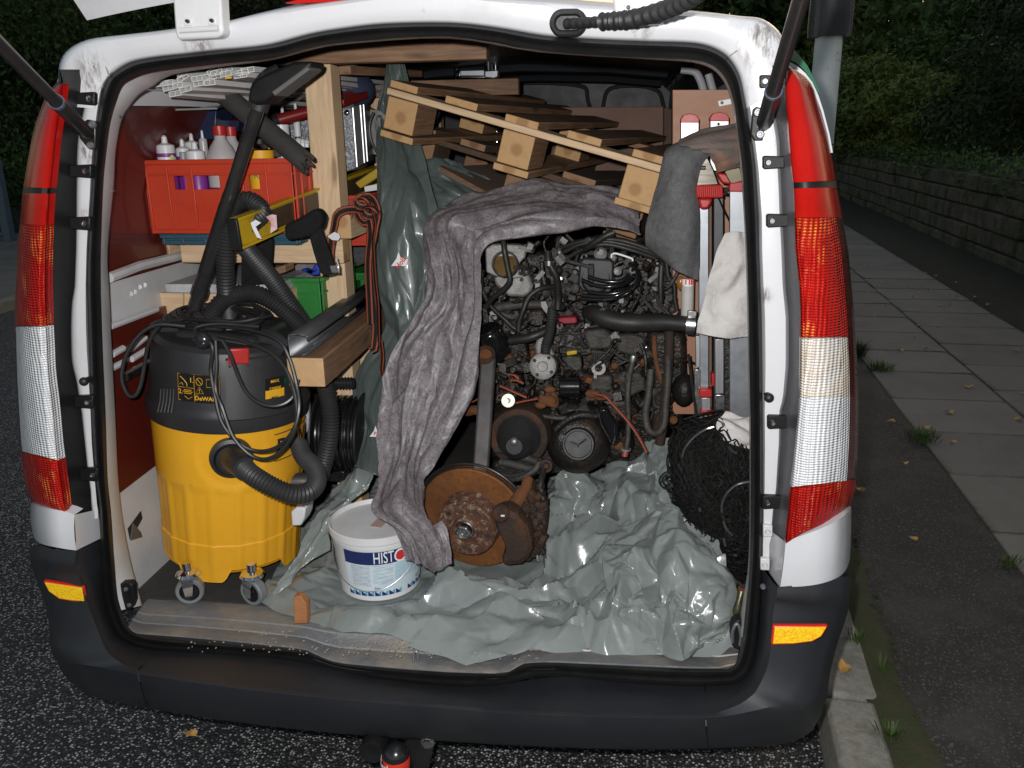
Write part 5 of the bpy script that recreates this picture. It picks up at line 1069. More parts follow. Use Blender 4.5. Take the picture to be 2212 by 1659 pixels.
text('HOPPE', .026, mat('pale_blue_print', (.15, .55, .68), None, .5), frame(A(Z4b(705, 1045), .658), (0, -1, 0), (1, 0, .03)), bx, bold=.03)
m = MB(); m.lathe([(0, .001), (.006, .001), (.006, 0)], 12, frame(A(Z4b(775, 1030), .659), (0, -1, 0))); m.build('red_dot', M_TR, bx)
m = MB(); m.prism([A(Z4b(1145, 880), .70), A(Z4b(1390, 880), .70), A(Z4b(1370, 1000), .70), A(Z4b(1145, 1000), .70)], (0, .08, 0)); m.build('navy_packet', mat('navy_packet', (.012, .02, .055), None, .4), None, label='small navy packet beside the dark navy box', cat='packet')
gs = thing('perspex_sheet', A(Z4b(700, 740), .6), 'thin clear perspex sheet lying over the blue box under the roof profiles', 'plastic sheet')
M_PX = NT('clear_perspex').out((.7, .75, .72), .15, 0, None, 0, .5, Transmission_Weight=.85, IOR=1.3)
m = MB(); q = [A(Z4b(255, 775), .48), A(Z4b(950, 690), .80), A(Z4b(1400, 700), .80), A(Z4b(1150, 748), .50)]; m.prism(q, (0, 0, .003)); m.build('sheet', M_PX, gs)
m = MB(); m.tube([q[0], q[3]], .0022, 6); m.tube([q[0], q[1]], .0018, 6); m.build('cut_edge', mat('pale_cut_edge', (.30, .31, .27), None, .4), gs)
m = MB(); m.prism([A(Z4b(*c_), .6) for c_ in ((565,698),(635,692),(635,738),(565,742))], (0, .01, 0)); m.build('clip', mat('grey_clip', (.22, .22, .2), None, .5), gs)
m = MB(); m.prism([A(Z4b(*c_), .53) for c_ in ((1755,1275),(1752,1190),(1775,1200),(1783,1185),(1795,1208),(1808,1200),(1815,1225),(1832,1240),(1830,1270))], (0, .003, 0)); m.build('saw_blade', M_STEEL, None, label='toothed steel saw blade sticking out of the red crate by the spray can', cat='saw blade')
# second crate behind the post, tools left of the post
cr2 = crate('plastic_crate', -.50, -.33, .70, .98, 1.262, 1.40, M_CR, 'second red crate mostly hidden behind the front timber post', 'crate')
m = MB()
for k in range(5): m.beam(V((-.50+.012, .697, 1.27+.02)), V((-.50+.012, .697, 1.38)), .004, .004, (0, 1, 0))
p = A(Z1(1990, 1150), .60)
tl_ = thing('caulking_gun', A(Z4b(1940, 850), .72), 'red caulking gun lying above the crate left of the post', 'caulking gun')
m = MB(); m.tube([A(Z4b(1780, 885), .70), A(Z4b(2130, 790), .74), A((770, 205), .95)], .016, 12); m.build('red_barrel', mat('deep_red_metal', (.20, .012, .012), None, .35), tl_)
m = MB(); m.tube([A(Z4b(1740, 900), .69), A(Z4b(1800, 880), .70)], .02, 12); m.build('black_collar', M_BLACKPL, tl_)
for zx, zt in ((1690,790), (1853,712), (1997,685)):
    a = A(Z4b(zx, zt), .78); m = MB(); m.lathe([(0, .0), (.004, -.002), (.0045, -.025), (.009, -.034), (.010, -.09), (0, -.09)], 12, Matrix.Translation(a)); m.build('white_nozzle', M_BWH, None, label={1690: 'left and shortest of three white nozzles standing behind the foam pipe', 1853: 'middle white nozzle standing above the red barrel', 1997: 'right tallest white nozzle next to the timber post'}[zx], cat='nozzle', group='white nozzles behind the foam pipe')
m = MB(); a = A(Z4b(1845, 925), .66); m.lathe([(0, .0), (.020, 0), (.0205, -.012), (.019, -.09), (0, -.09)], 20, Matrix.Translation(a)); m.build('white_tube_end', M_BWH, None, label='white capped tube behind the black foam pipe near the post', cat='tube')
GLT = NT('glitter_panel'); v = GLT.co(); vo = GLT.n('TexVoronoi', i_Vector=v, i_Scale=260.).outputs[1]; M_GLIT = GLT.out(GLT.mix(GLT.ramp(GLT.n('SeparateColor', i_0=vo).outputs[0], .4, 1), (.20, .21, .24), (.60, .62, .66)), .45, .3)
m = MB(); m.prism([A(Z4b(*c_), .86) for c_ in ((1890,850),(2140,830),(2150,1140),(1890,1140))], (0, .02, 0)); m.build('speckled_panel', M_GLIT, None, label='silver speckled panel standing behind the white nozzles', cat='panel')
m = MB(); m.tube([A(Z4b(2005, 870), .84), A(Z4b(2030, 1100), .84)], .008, 8); m.build('black_rod', M_BLACKPL, None, label='short black rod in front of the silver speckled panel', cat='rod')
for i_, zx in enumerate((2035, 2080, 2125)):
    m = MB(); m.ball(A(Z4b(zx, 1100+i_*9), .80), .009, 10, 6); m.tube([A(Z4b(zx, 1100+i_*9), .80), A(Z4b(zx, 1170), .80)], .008, 8); m.build('glass_bulb', M_BWH, None, label=('left', 'middle', 'right')[i_]+' of three small pale bulbs behind the end of the foam pipe', cat='bulb', group='pale bulbs behind the foam pipe')
m = MB(); m.ball(A(Z4b(2010, 545), .85), .03, 12, 8, sc_=(.9, .6, 1)); m.build('pale_roll', mat('pale_roll', (.22, .17, .12), None, .7), None, label='pale brown roll in the shadow left of the timber post', cat='roll')
# foam pipe insulation
M_FOAM = mat('dark_grey_pipe_foam', (.032, .031, .031), (.045, .043, .04), .85, ns=30, bump=.001, bs=300)
fp = thing('pipe_insulation', A((560, 275), .42), 'dark grey split foam pipe lagging slanting down across the crate to the post', 'foam pipe')
a, b = A((470, 192), .46), A((662, 352), .40); d = (b-a).normalized(); T_ = frame(a, d, (0, 0, 1)); L = (b-a).length
m = MB(); rw = []
for i in range(27):
    ang = math.radians(-60+i*330/26); j = [random.uniform(-.008, .010), random.uniform(-.012, .016)]
    rw.append((ang, j))
m.grid([[T_ @ V((.0245*math.cos(a_), .0245*math.sin(a_), j[0] if k == 0 else (L+j[1] if k == 8 else L*k/8))) for a_, j in rw] for k in range(9)]); m.build('foam_tube', M_FOAM, fp, solid=.009, smooth=50)
# white plastic cable trunking under the roof
M_TRK = mat('white_pvc_trunking', (.70, .70, .69), (.60, .60, .59), .4)
ends = [(185,512,150,8),(400,460,130,4),(530,478,110,6),(610,468,110,6),(610,525,110,8),(715,495,105,8),(770,410,120,28),(690,585,125,8),(800,537,120,12),(760,372,100,18),(925,422,110,8),(945,475,100,8),(1060,400,140,4),(1065,465,110,4),(1110,322,150,32),(1140,355,120,12),(1240,370,110,8),(1255,330,110,8),(1400,385,130,6),(1420,355,130,8),(1480,328,130,6)]
m0 = None
for i, (zx, zy, zw, deg) in enumerate(ends):
    Yc = .20+.03*random.random(); c = onY(*Z4b(zx, zy), Yc); wd2 = .030*zw/130; h2 = .011; a_ = math.radians(deg)
    T_ = frame(c, V((random.uniform(-.03, .03)+.02, 1, random.uniform(-.0, .03))), V((math.cos(a_), 0, math.sin(a_))))
    mm = MB(T_); L = 1.5
    def rect(w_, h_, z): return [V((-w_/2, -h_/2, z)), V((w_/2, -h_/2, z)), V((w_/2, h_/2, z)), V((-w_/2, h_/2, z)), V((-w_/2, -h_/2, z))]
    mm.grid([rect(wd2-.003, h2-.003, L), rect(wd2-.003, h2-.003, 0), rect(wd2, h2, 0), rect(wd2, h2, L)]); mm.box((0, 0, L/2), (.0012, h2-.003, L))
    lab = ['lowest and leftmost white plastic trunking length', 'second white trunking length from the left', 'white trunking in the left cluster, upper left one', 'white trunking in the left cluster, upper right one', 'white trunking under the left cluster', 'white trunking in the middle of the left cluster', 'steeply tilted white trunking above the left cluster', 'lowest white trunking of the bundle', 'white trunking just above the lowest one', 'greyish trunking behind the tilted one', 'white trunking left of the widest one', 'white trunking below the widest one, left', 'widest white trunking length in the middle', 'white trunking below the widest one, right', 'steepest tilted white trunking at the top', 'white trunking under the steepest one', 'white trunking with a yellow patch beside it', 'white trunking tucked high near the seal', 'white trunking lowest in the right cluster', 'white trunking in the middle of the right cluster', 'rightmost and highest white trunking length'][i]
    mm.build('cable_trunking', M_TRK, None, label=lab, cat='cable trunking', group='white cable trunking stored under the roof')
m = MB(); m.tube([V((-.80, .9, 1.60)), V((-.42, .9, 1.64))], .008, 8); m.tube([V((-.80, 1.6, 1.60)), V((-.42, 1.6, 1.64))], .008, 8); m.build('roof_rack_bar', M_GALV, van)
pl('duct_tape_patch', [Z4b(*q) for q in ((1235,405),(1305,398),(1300,420),(1240,425))], .19, .004, M_TY, None, label='small yellow tape patch under the white trunking', cat='tape')
# ------------------------------------------------------------------ spirit level across the rack
M_LY = mat('yellow_level_paint', (.55, .36, .015), (.45, .29, .012), .35, ns=5, dirt=(.12, .10, .03), ds=12)
lv_ = thing('spirit_level', A((510, 505), .19), 'long yellow spirit level lying across the rack with torn sticker at its near end', 'spirit level')
a, b = A((509, 506), .185), A((812, 383), .95); d = (b-a).normalized(); T_ = frame(a, d, (0, 0, 1)); L = (b-a).length
for (x_, y_, sx_, sy_, z0_, z1_, mt_, nm) in ((.031, 0, .006, .024, 0, L, M_LY, 'top_flange'), (-.031, 0, .006, .024, 0, L, M_LY, 'bottom_flange'), (0, 0, .057, .006, 0, L, M_LY, 'web')):
    mm = MB(T_); mm.box((x_, y_, (z0_+z1_)/2), (sx_, sy_, z1_-z0_)); mm.build(nm, mt_, lv_, bevel=.001)
mm = MB(T_); mm.box((0, 0, -.004), (.070, .026, .008)); mm.build('end_cap', M_BLACKPL, lv_, bevel=.002)
M_BRN = mat('brown_reflective_panel', (.07, .045, .025), (.04, .03, .02), .25)
for sg in (-1, 1):
    mm = MB(T_); mm.box((0, sg*.0045, L*.55), (.046, .003, L*.72)); mm.build('dark_inset', M_BRN, lv_)
mm = MB(); c0 = [A(Z4c(*q), .20) for q in ((345,400),(410,360),(480,400),(410,450),(490,610),(430,590),(380,500))]; mm.prism(c0, (0, .001, 0)); mm.build('torn_sticker', M_BWH, lv_)
mm = MB(); mm.prism([A(Z4c(*q), .235) for q in ((620,290),(680,300),(690,480),(600,540),(610,400),(545,320))], (0, .001, 0)); st_ = mm.build('paper_tag', mat('pink_white_paper', (.62, .5, .5), (.5, .15, .17), .6, ns=60), lv_)
mm = MB(T_); mm.lathe([(0, .008), (.006, .008), (.007, .004)], 14, Matrix.Translation(V((-.002, -.0, .040))) @ Matrix.Rotation(math.radians(90), 4, 'X')); mm.build('vial_hole', M_BWH, lv_)
# black tool bag strap with buckle
M_NYL = mat('black_nylon', (.007, .007, .008), (.012, .012, .013), .85, ns=40, bump=.001, bs=400, spec=.2)
bg_ = thing('tool_pouch', A(Z4c(1000, 560), .30), 'black nylon tool pouch with hanging strap and buckle in front of the timber post', 'tool pouch')
m = MB(); m.prism([A(Z4c(*q), .30) for q in ((770,440),(830,405),(1000,320),(1170,215),(1250,255),(1275,330),(1250,450),(1180,545),(1090,585),(900,620),(820,632),(785,580))], (0, .04, 0)); m.build('pouch', M_NYL, bg_, bevel=.009, seg=3)
m = MB(); m.prism([A(Z4c(*q), .29) for q in ((1100,580),(1180,520),(1250,455),(1330,680),(1415,900),(1430,1060),(1290,1085),(1240,1045),(1160,800))], (0, .010, 0)); m.build('strap', M_NYL, bg_, bevel=.003)
m = MB(); m.prism([A(Z4c(*q), .283) for q in ((1365,955),(1480,950),(1490,1045),(1395,1050))], (0, .006, 0)); m.build('buckle', M_STEEL, bg_, bevel=.001)
m = MB(); m.tube([A(Z4c(*q), .285) for q in ((1455,835),(1462,900),(1485,950),(1490,1050))], .0018, 6); m.build('buckle_wire', M_STEEL, bg_)
pl('black_cloth', [(520,520),(575,505),(588,520),(584,580),(560,625),(538,650),(520,640)], .42, .02, M_NYL, None, .004, label='black cloth hanging behind the ribbed hose under the shelf rail', cat='cloth')
# white shelf board and plywood box under the rack
wbX = [A(Z4(975, 180), .42), A(Z4(1560, 200), .42), A(Z4(1600, 60), .78), A(Z4(1190, 60), .78)]
m = MB(); m.prism([V((-.80, .42, wbX[0].z)), V((-.50, .42, wbX[0].z)), V((-.50, .85, wbX[0].z)), V((-.80, .85, wbX[0].z))], (0, 0, -.022)); m.build('white_board', mat('white_laminate', (.55, .55, .57), (.30, .30, .31), .4, ns=8), None, bevel=.001, label='white laminated board lying under the timber shelf rail', cat='board')
m = MB(); m.prism([A((335, 633), .46), A((395, 633), .46), A((395, 720), .46), A((337, 720), .46)], (.30, 0, 0) if False else (0, .3, 0)); m.box((-.64, .62, wbX[0].z-.14), (.30, .30, .235)); m.build('plywood_box', M_PINE, None, label='pale plywood box under the white board behind the vacuum', cat='box')
pl('offcut_block', [Z4c(*q) for q in ((640,990),(790,950),(800,1040),(700,1075),(650,1060))], .45, .06, M_PINED, None, .002, label='small brown timber offcut beside the green crate', cat='timber offcut')
M_GRN = mat('green_crate_plastic', (.025, .20, .035), (.02, .15, .028), .45, ns=6)
zt = A(Z4c(1000, 1110), .52).z; g1 = crate('green_crate', -.59, A(Z4c(1240, 1110), .52).x, .52, .80, zt-.21, zt, M_GRN, 'green plastic crate behind the ribbed hoses left of the post', 'crate', group='green crates')
q0, q1 = A(Z4c(1600, 1040), .95), A(Z4c(1890, 1290), .95)
g2 = crate('green_crate', q0.x, q1.x+.05, .95, 1.2, q1.z-.04, q0.z, M_GRN, 'second green crate with grid openings right of the post', 'crate', [(.12, .34, .45, .75), (.12, .34, .12, .38), (.55, .72, .45, .75)], group='green crates')
gl = MB(); gp_ = [A(Z4c(*q), .58) for q in ((975,1010),(1050,1000),(1120,1035),(1160,950),(1200,930),(1240,1000),(1235,1080),(1150,1085),(1060,1050))]
gl.prism(gp_, (0, .03, 0)); gl.build('work_glove', mat('bright_blue_glove', (.01, .05, .42), (.01, .04, .3), .6), None, bevel=.006, seg=3, label='crumpled bright blue work glove on top of the green crate', cat='glove')
M_FELT = NT('grey_pink_recycled_felt'); t = M_FELT; v = t.co(); n1 = t.noise(v, 130, 5, .75); n2 = t.noise(v, 34, 6, .75); n3 = t.n('TexVoronoi', i_Vector=v, i_Scale=520.).outputs[1]
c = t.mix(t.ramp(n2, .40, .62), (.225, .205, .21), (.12, .108, .112)); c = t.mix(t.ramp(n1, .52, .72), c, (.30, .28, .30)); c = t.mix(t.ramp(t.n('SeparateColor', i_0=n3).outputs[0], .91, .97), c, (.22, .07, .10)); c = t.mix(t.ramp(t.n('SeparateColor', i_0=n3).outputs[1], .92, .98), c, (.05, .05, .10)); c = t.mix(t.ramp(t.noise(t.co('Object', (1, 1, .5)), 60, 5, .7), .58, .68, (0, 0, 0), (.7, .7, .7)), c, (.07, .06, .065))
n4 = t.noise(t.co('UV', (9, 120, 1)), 1, 5, .7, .6); M_FELT = t.out(c, .55, 0, t.bump(n1, .0012, 1, t.bump(n2, .003, .5, t.bump(n4, .003, .6))), .26, .5, Coat_Roughness=.34)
pl('felt_scrap', [Z4c(*q) for q in ((820,1050),(900,960),(1000,900),(1230,900),(1240,1090),(930,1095))], .66, .02, M_FELT, None, .003, label='scrap of grey felt under the shelf rail behind the blue glove', cat='felt')
pl('felt_roll', [Z4c(*q) for q in ((1590,600),(1840,530),(1880,700),(1890,900),(1600,1020))], .90, .05, mat('dark_speckled_carpet', (.05, .047, .055), (.10, .095, .10), .9, ns=90, bump=.003, bs=120), None, .01, label='dark speckled carpet piece between post and hanging tarpaulin', cat='carpet')
# aluminium case, blue bag, red bar right of the post
ac = thing('aluminium_case', A(Z5b(600, 1430), .75), 'silver aluminium tool case with red label standing behind the front post', 'tool case')
m = MB(); m.prism([A(Z5b(*q), .75) for q in ((430,745),(605,735),(665,1390),(560,1435),(440,1380))], (.0, .10, 0)); m.build('case_side', M_GLIT, ac, bevel=.002)
m = MB(); a = [A(Z5b(*q), .75) for q in ((600,735),(735,700),(785,1320),(665,1390))]; m.prism(a, (0, .06, 0)); m.build('case_frame', mat('dark_case_frame', (.10, .10, .10), None, .35, .6), ac)
for q in ((618,740,665,1385),(700,712,745,1340),(735,704,778,1325)):
    m = MB(); m.tube([A(Z5b(q[0], q[1]), .745), A(Z5b(q[2], q[3]), .745)], .0035, 8); m.build('corner_rail', M_ALU, ac)
m = MB(); m.ball(A(Z5b(557, 795), .745), .0085, 14, 8); m.build('corner_cap', M_CHROME, ac)
pl('red_label', [Z5b(*q) for q in ((478,1195),(535,1190),(545,1400),(490,1350))], .746, .003, M_RED, ac)
m = MB(); m.ball(A(Z5b(600, 550), .98), .075, 16, 10, sc_=(1, .8, .75)); m.build('blue_bag', mat('dark_blue_cloth', (.012, .022, .05), (.02, .03, .06), .8), None, label='dark blue cloth bag above the aluminium case', cat='bag')
m = MB(); m.ball(A(Z5b(1385, 760), 1.05), .055, 16, 10, sc_=(1, .8, .9)); m.build('blue_bag', mat('navy_cloth', (.01, .015, .05), None, .8), None, label='navy cloth bundle seen through the gap in the upper pallet', cat='bag')
m = MB(); m.beam(A(Z5b(470, 690), .80), A(Z5b(740, 600), .95), .03, .02); m.build('red_bar', mat('deep_red_bar', (.22, .012, .012), None, .4), None, bevel=.003, label='deep red bar lying on the aluminium case', cat='bar')
pl('yellow_tool_body', [Z5b(*q) for q in ((735,720),(850,770),(845,850),(800,860),(780,760))], .85, .06, mat('dull_yellow_body', (.45, .26, .015), None, .45), None, .003, label='dull yellow power tool housing at the edge of the aluminium case', cat='power tool')
pl('yellow_tool_body', [Z5b(*q) for q in ((640,1560),(890,1390),(893,1500),(700,1625))], .70, .05, mat('dull_yellow_body_2', (.40, .27, .015), None, .45), None, .003, label='yellow level end showing below the aluminium case', cat='spirit level')
cable('black_wire_hoop', [A(Z5b(*q), .72) for q in ((850,790),(810,880),(800,1000),(830,1130),(890,1230))], .004, M_CORD, None, label='black wire hoop beside the silver aluminium case', cat='wire')
m = MB(); m.lathe([(0, 0), (.06, 0), (.06, .003), (0, .003)], 40, frame(A(Z5b(880, 1010), .80), (-.6, -1, 0))); m.build('cutting_disc', mat('pale_disc', (.35, .34, .33), (.2, .2, .2), .4, ns=40), None, label='pale round cutting disc standing beside the aluminium case', cat='cutting disc')
pl('white_carton', [Z5b(*q) for q in ((740,1600),(890,1570),(893,1640),(750,1660))], .70, .06, M_BWH, None, .002, label='white carton behind the strap knot on the small rail', cat='carton')
tk = MB(); tk.prism([A(Z5b(*q), .78) for q in ((440,235),(625,232),(640,255),(615,290),(440,270))], (0, .03, 0)); tk.build('grey_terminal_strip', M_BWH, None, label='pale terminal strip lying just under the top beam', cat='terminal strip')
# orange and black ratchet strap
M_STRAP = NT('black_orange_webbing'); t = M_STRAP; uv = t.co('UV'); xy = t.n('SeparateXYZ', i_0=uv); 
c = t.mix(t.ramp(t.n('Math', operation='ABSOLUTE', i_0=t.n('Math', operation='SINE', i_0=t.n('Math', operation='MULTIPLY', i_0=xy.outputs[1], i_1=12.566).outputs[0]).outputs[0]).outputs[0], .80, .88), (.012, .011, .011), (.40, .09, .042)); M_STRAP = t.out(c, .6, 0, t.bump(t.n('Math', operation='SINE', i_0=t.n('Math', operation='MULTIPLY', i_0=xy.outputs[0], i_1=2500).outputs[0]).outputs[0], .0006))
rs_ = thing('ratchet_strap', A((800, 440), .5), 'black and orange ratchet strap knotted round the small rail and hanging down by the tarpaulin', 'ratchet strap')
def ribbon(pts, w_=.0100, par=rs_, name='webbing', tw=0):
    pp_ = resample(crom([A(p) for p in pts], 10), .012); m = MB(); n_ = len(pp_); m.tube(pp_, w_, 10, flat=.13, up=(math.sin(tw), math.cos(tw), .3)); return m.build(name, M_STRAP, par, smooth=60)
ribbon([(752,470,.50),(762,445,.48),(785,440,.47),(800,455,.465),(796,480,.46),(780,478,.46),(768,455,.47),(775,430,.48),(800,425,.48),(815,455,.47),(808,500,.46),(800,560,.45),(806,640,.44),(812,700,.43),(808,752,.42),(800,757,.42)])
ribbon([(775,430,.50),(788,425,.47),(797,445,.46),(810,480,.45),(806,520,.44),(810,600,.43),(816,660,.43),(818,740,.42)], .010, tw=.8)
ribbon([(712,560,.48),(716,520,.46),(722,492,.47),(730,462,.47),(760,452,.465),(790,462,.46),(800,500,.455),(795,570,.44),(798,650,.43),(800,700,.43)], .011, tw=.3)
ribbon([(712,562,.47),(713,536,.46),(718,510,.462)], .013)
ribbon([(822,735,.43),(826,770,.42),(824,800,.41),(832,822,.40),(842,838,.38)], .008, tw=.5)
for (x_, y_) in ((783,437),(800,458)):
    m = MB(); m.tube(crom([A((x_+14*math.cos(a), y_+10*math.sin(a)), .455+.01*math.sin(a*2)) for a in [i*1.05 for i in range(6)]], 5, True), .010, 8, flat=.35, closed=True); m.build('knot_loop', M_STRAP, rs_)
pl('paper_scrap', [Z4c(*q) for q in ((1340,575),(1430,518),(1490,545),(1505,590),(1480,630),(1400,622))], .44, .003, M_BWH, None, label='torn white paper scrap stuck on the strap by the small rail', cat='paper scrap')
# cable reel, ribbed black pipe, bits on the floor
re_ = thing('cable_reel', A((750, 1000), .50), 'black cable reel wound with shiny black cable beside the hose', 'cable reel')
c = A((750, 938), .52); T_ = frame(c, (1, 0, 0), (0, 0, 1)); RR = .098
for zz in (-.070, .052):
    m = MB(); m.lathe([(0, zz), (RR+.022, zz), (RR+.024, zz+.004), (RR+.022, zz+.008), (0, zz+.008)], 48, T_); m.build('flange', M_BLACKPL, re_)
m = MB()
for i in range(11):
    r_ = RR*(1-.05*(i % 3)*.3); m.tube([T_ @ V((r_*math.cos(a), r_*math.sin(a), -.056+i*.0098)) for a in [k*6.2832/40 for k in range(40)]], .0052, 8, closed=True)
for i in range(6):
    m.tube([T_ @ V(((RR+.006)*math.cos(a), (RR+.006)*math.sin(a), -.05+i*.016+.006*math.sin(a))) for a in [k*6.2832/40 for k in range(40)]], .0052, 8, closed=True)
m.build('wound_cable', mat('shiny_black_cable', (.012, .012, .013), None, .2), re_)
m = MB(); m.cyl(T_ @ V((.07, .0, .058)), T_ @ V((.07, .0, .085)), .011, 14); m.build('knob', M_BLACKPL, re_)
hose('ribbed_pipe', [(700,826,.40),(730,827,.40),(760,827,.40),(764,827,.40)], None, .0135, .008, M_CORD, .002, label='short black ribbed pipe pointing right above the cable reel', cat='pipe')
pl('printed_bag', [Z5c(*q) for q in ((240,850),(268,850),(262,1060),(245,1115),(195,1120),(215,950))], .40, .01, mat('white_printed_paper', (.6, .6, .62), (.2, .2, .25), .6, ns=50, stretch=(.2, 1, 3)), None, label='white printed bag squeezed between vacuum and hose', cat='bag')
pl('black_case', [Z5c(*q) for q in ((420,1490),(590,1465),(605,1530),(590,1560),(480,1570),(430,1560))], .42, .10, mat('glossy_black_case', (.012, .012, .012), None, .15), None, .004, label='small glossy black case on the floor behind the hose loop', cat='case')
pl('white_canister', [(628,1106),(640,1096),(660,1098),(657,1120),(650,1136),(630,1137)], .20, .06, M_BWH, None, .004, label='white plastic canister corner next to the tank foot of the vacuum', cat='canister')
pl('brick_offcut', [Z7(*q) for q in ((1885,548),(1930,540),(1968,590),(1978,718),(1890,720))], .045, .022, mat('orange_brown_block', (.42, .18, .07), (.33, .13, .05), .85, ns=25, bump=.002), None, .002, label='orange brown wood block standing on the sill plate by the sheet', cat='block')
# ------------------------------------------------------------------ white paint tub
BT = Matrix.Translation(V((-.232, .262, FZ+.006))); bk_ = thing('paint_tub', (-.232, .262, FZ+.006), 'white paint tub with blue printed label standing on the plastic sheet', 'paint tub')
M_TUB = mat('white_tub_plastic', (.80, .80, .82), (.76, .76, .78), .35)
HB = .172
m = MB(); m.lathe([(0, .002), (.094, .0), (.098, .004), (.111, HB-.03), (.1135, HB-.026), (.1135, HB-.006), (.111, HB-.004)], 64, BT); m.build('tub_body', M_TUB, bk_)
m = MB(); m.lathe([(.1165, HB-.014), (.1185, HB-.012), (.1185, HB+.004), (.115, HB+.006), (.112, HB+.001), (.109, HB-.004), (0, HB-.004)], 64, BT); m.build('lid', mat('pale_grey_lid', (.72, .72, .73), (.62, .61, .60), .45, ns=9), bk_)
def tubR(z): return .098+.013*z/(HB-.03)
def tpatch(name, x0, x1, v0, v1, dr, mt_, par=bk_):
    """patch between two pixel columns (read at mid height) and two heights"""
    P0 = oncyl((x0, 1250), .105, BT); P1 = oncyl((x1, 1250), .105, BT); a0, a1 = math.atan2(P0.y, P0.x), math.atan2(P1.y, P1.x); n = 16; m = MB()
    m.grid([[BT @ V(((tubR(z)+dr)*math.cos(a0+(a1-a0)*i/n), (tubR(z)+dr)*math.sin(a0+(a1-a0)*i/n), z)) for i in range(n+1)] for z in (v0, v1)]); return m.build(name, mt_, par), a0, a1
lbw, a0, a1 = tpatch('label', 752, 926, .016, .140, .0006, mat('pale_blue_white_label', (.70, .76, .80), (.56, .68, .76), .4, ns=10))
tpatch('navy_banner', 752, 905, .106, .141, .0012, M_TN)
tpatch('text_block', 762, 800, .045, .104, .0011, mat('small_print', (.62, .66, .70), (.40, .50, .58), .5, ns=160, stretch=(.3, .3, 2.2), lo=.45, hi=.55))
tpatch('text_block', 806, 850, .050, .104, .0011, mat('small_print_2', (.66, .72, .77), (.42, .54, .62), .5, ns=160, stretch=(.3, .3, 2.2), lo=.45, hi=.55))
tpatch('text_block', 854, 900, .058, .102, .0011, mat('small_print_3', (.50, .66, .74), (.42, .58, .68), .5, ns=160, stretch=(.3, .3, 2.2), lo=.45, hi=.55))
aw = lambda x: math.atan2(*reversed(oncyl((x, 1225), .107, BT)[:2])); cyltext('HIST', aw(807), .1235, tubR(.124)+.0032, BT, .042, M_TW, lbw, bold=.004, align='LEFT', xs=.60); cyltext('R', aw(873), .1235, tubR(.124)+.0032, BT, .042, M_TW, lbw, bold=.004, align='LEFT', xs=.60); am = aw(864)-.12
T_ = frame(BT @ V(((tubR(.124)+.0034)*math.cos(am+.12), (tubR(.124)+.0034)*math.sin(am+.12), .124)), V((math.cos(am+.12), math.sin(am+.12), 0)))
m = MB(); m.lathe([(0, .0008), (.0125, .0008), (.013, 0)], 24, T_); m.build('red_dot', M_TR, lbw)
m = MB(); m.lathe([(.0125, .0009), (.0165, .0009), (.0165, 0)], 24, T_); m.build('white_ring', M_TW, lbw)
cyltext('5,2 l', a0+(a1-a0)*.80, .040, tubR(.04)+.0014, BT, .009, M_TN, lbw); cyltext('Basis', a0+(a1-a0)*.32, .040, tubR(.04)+.0014, BT, .007, M_TN, lbw)
m1, m2 = MB(), MB(); n_ = 14
for i in range(n_):
    if i == 8: continue
    f0, f1 = a0+(a1-a0)*(i+.05)/n_, a0+(a1-a0)*(i+.95)/n_; fm = (f0+f1)/2
    P_ = lambda a_, z: BT @ V(((tubR(z)+.0013)*math.cos(a_), (tubR(z)+.0013)*math.sin(a_), z))
    m1.poly([P_(f0, .032), P_(f0, .018), P_(f1, .018)]); m2.poly([P_(f0, .033), P_(f1, .019), P_(f1, .033)] if False else [P_(fm, .026), P_(f1, .019), P_(f1, .032)])
m1.build('triangle_row', M_TN, lbw); m2.build('triangle_row', mat('light_blue_print', (.10, .42, .62), None, .5), lbw)
pts = []
for i in range(25):
    f = i/24; a_ = math.radians(-178+176*f); z = .135-.100*math.sin(math.pi*f)**.9; R_ = tubR(z)+.004+.004*math.sin(math.pi*f); pts.append(BT @ V((R_*math.cos(a_), R_*math.sin(a_), z)))
m = MB(); m.tube(pts, .0013, 8); m.build('wire_handle', M_STEEL, bk_)
for sg in (-178, -2):
    m = MB(); m.ball(BT @ V((.116*math.cos(math.radians(sg)), .116*math.sin(math.radians(sg)), .135)), .007, 10, 6); m.build('handle_lug', M_TUB, bk_)
m = MB(); m.prism([BT @ V((x_, y_, HB-.0035)) for x_, y_ in ((-.01, -.03), (.02, -.035), (.03, .02), (-.0, .024))], (0, 0, .0008)); m.build('paper_sticker', mat('tan_sticker', (.42, .36, .30), (.5, .3, .28), .6, ns=60), bk_)
# ================================================================== engine with axle parts, strapped in the middle
eng = thing('engine', A((1250, 1010), .75), 'greasy black car engine and gearbox standing on the plastic sheet half covered by felt', 'engine')
M_GREASE = mat('greasy_black_iron', (.026, .023, .021), (.012, .011, .010), .42, .3, ns=30, bump=.003, bs=110, dirt=(.075, .045, .028), ds=14, dlo=.52, dhi=.75)
M_CAST = mat('dusty_grey_casting', (.085, .077, .070), (.035, .032, .029), .65, .4, ns=35, bump=.002, bs=140, dirt=(.05, .035, .025), ds=18)
M_ALC = mat('pale_aluminium_casting', (.34, .33, .32), (.22, .21, .20), .55, .35, ns=40, bump=.0015, bs=200, dirt=(.16, .12, .09), ds=22, dlo=.55, dhi=.75)
M_HOSE = mat('perished_black_hose', (.011, .011, .011), (.026, .024, .022), .5, ns=12, bump=.0006, bs=200)
M_BRASS = mat('tarnished_brass', (.35, .21, .07), (.25, .15, .06), .35, .9, ns=20)
M_GLB = mat('glossy_black', (.010, .010, .011), None, .15, coat=.5)
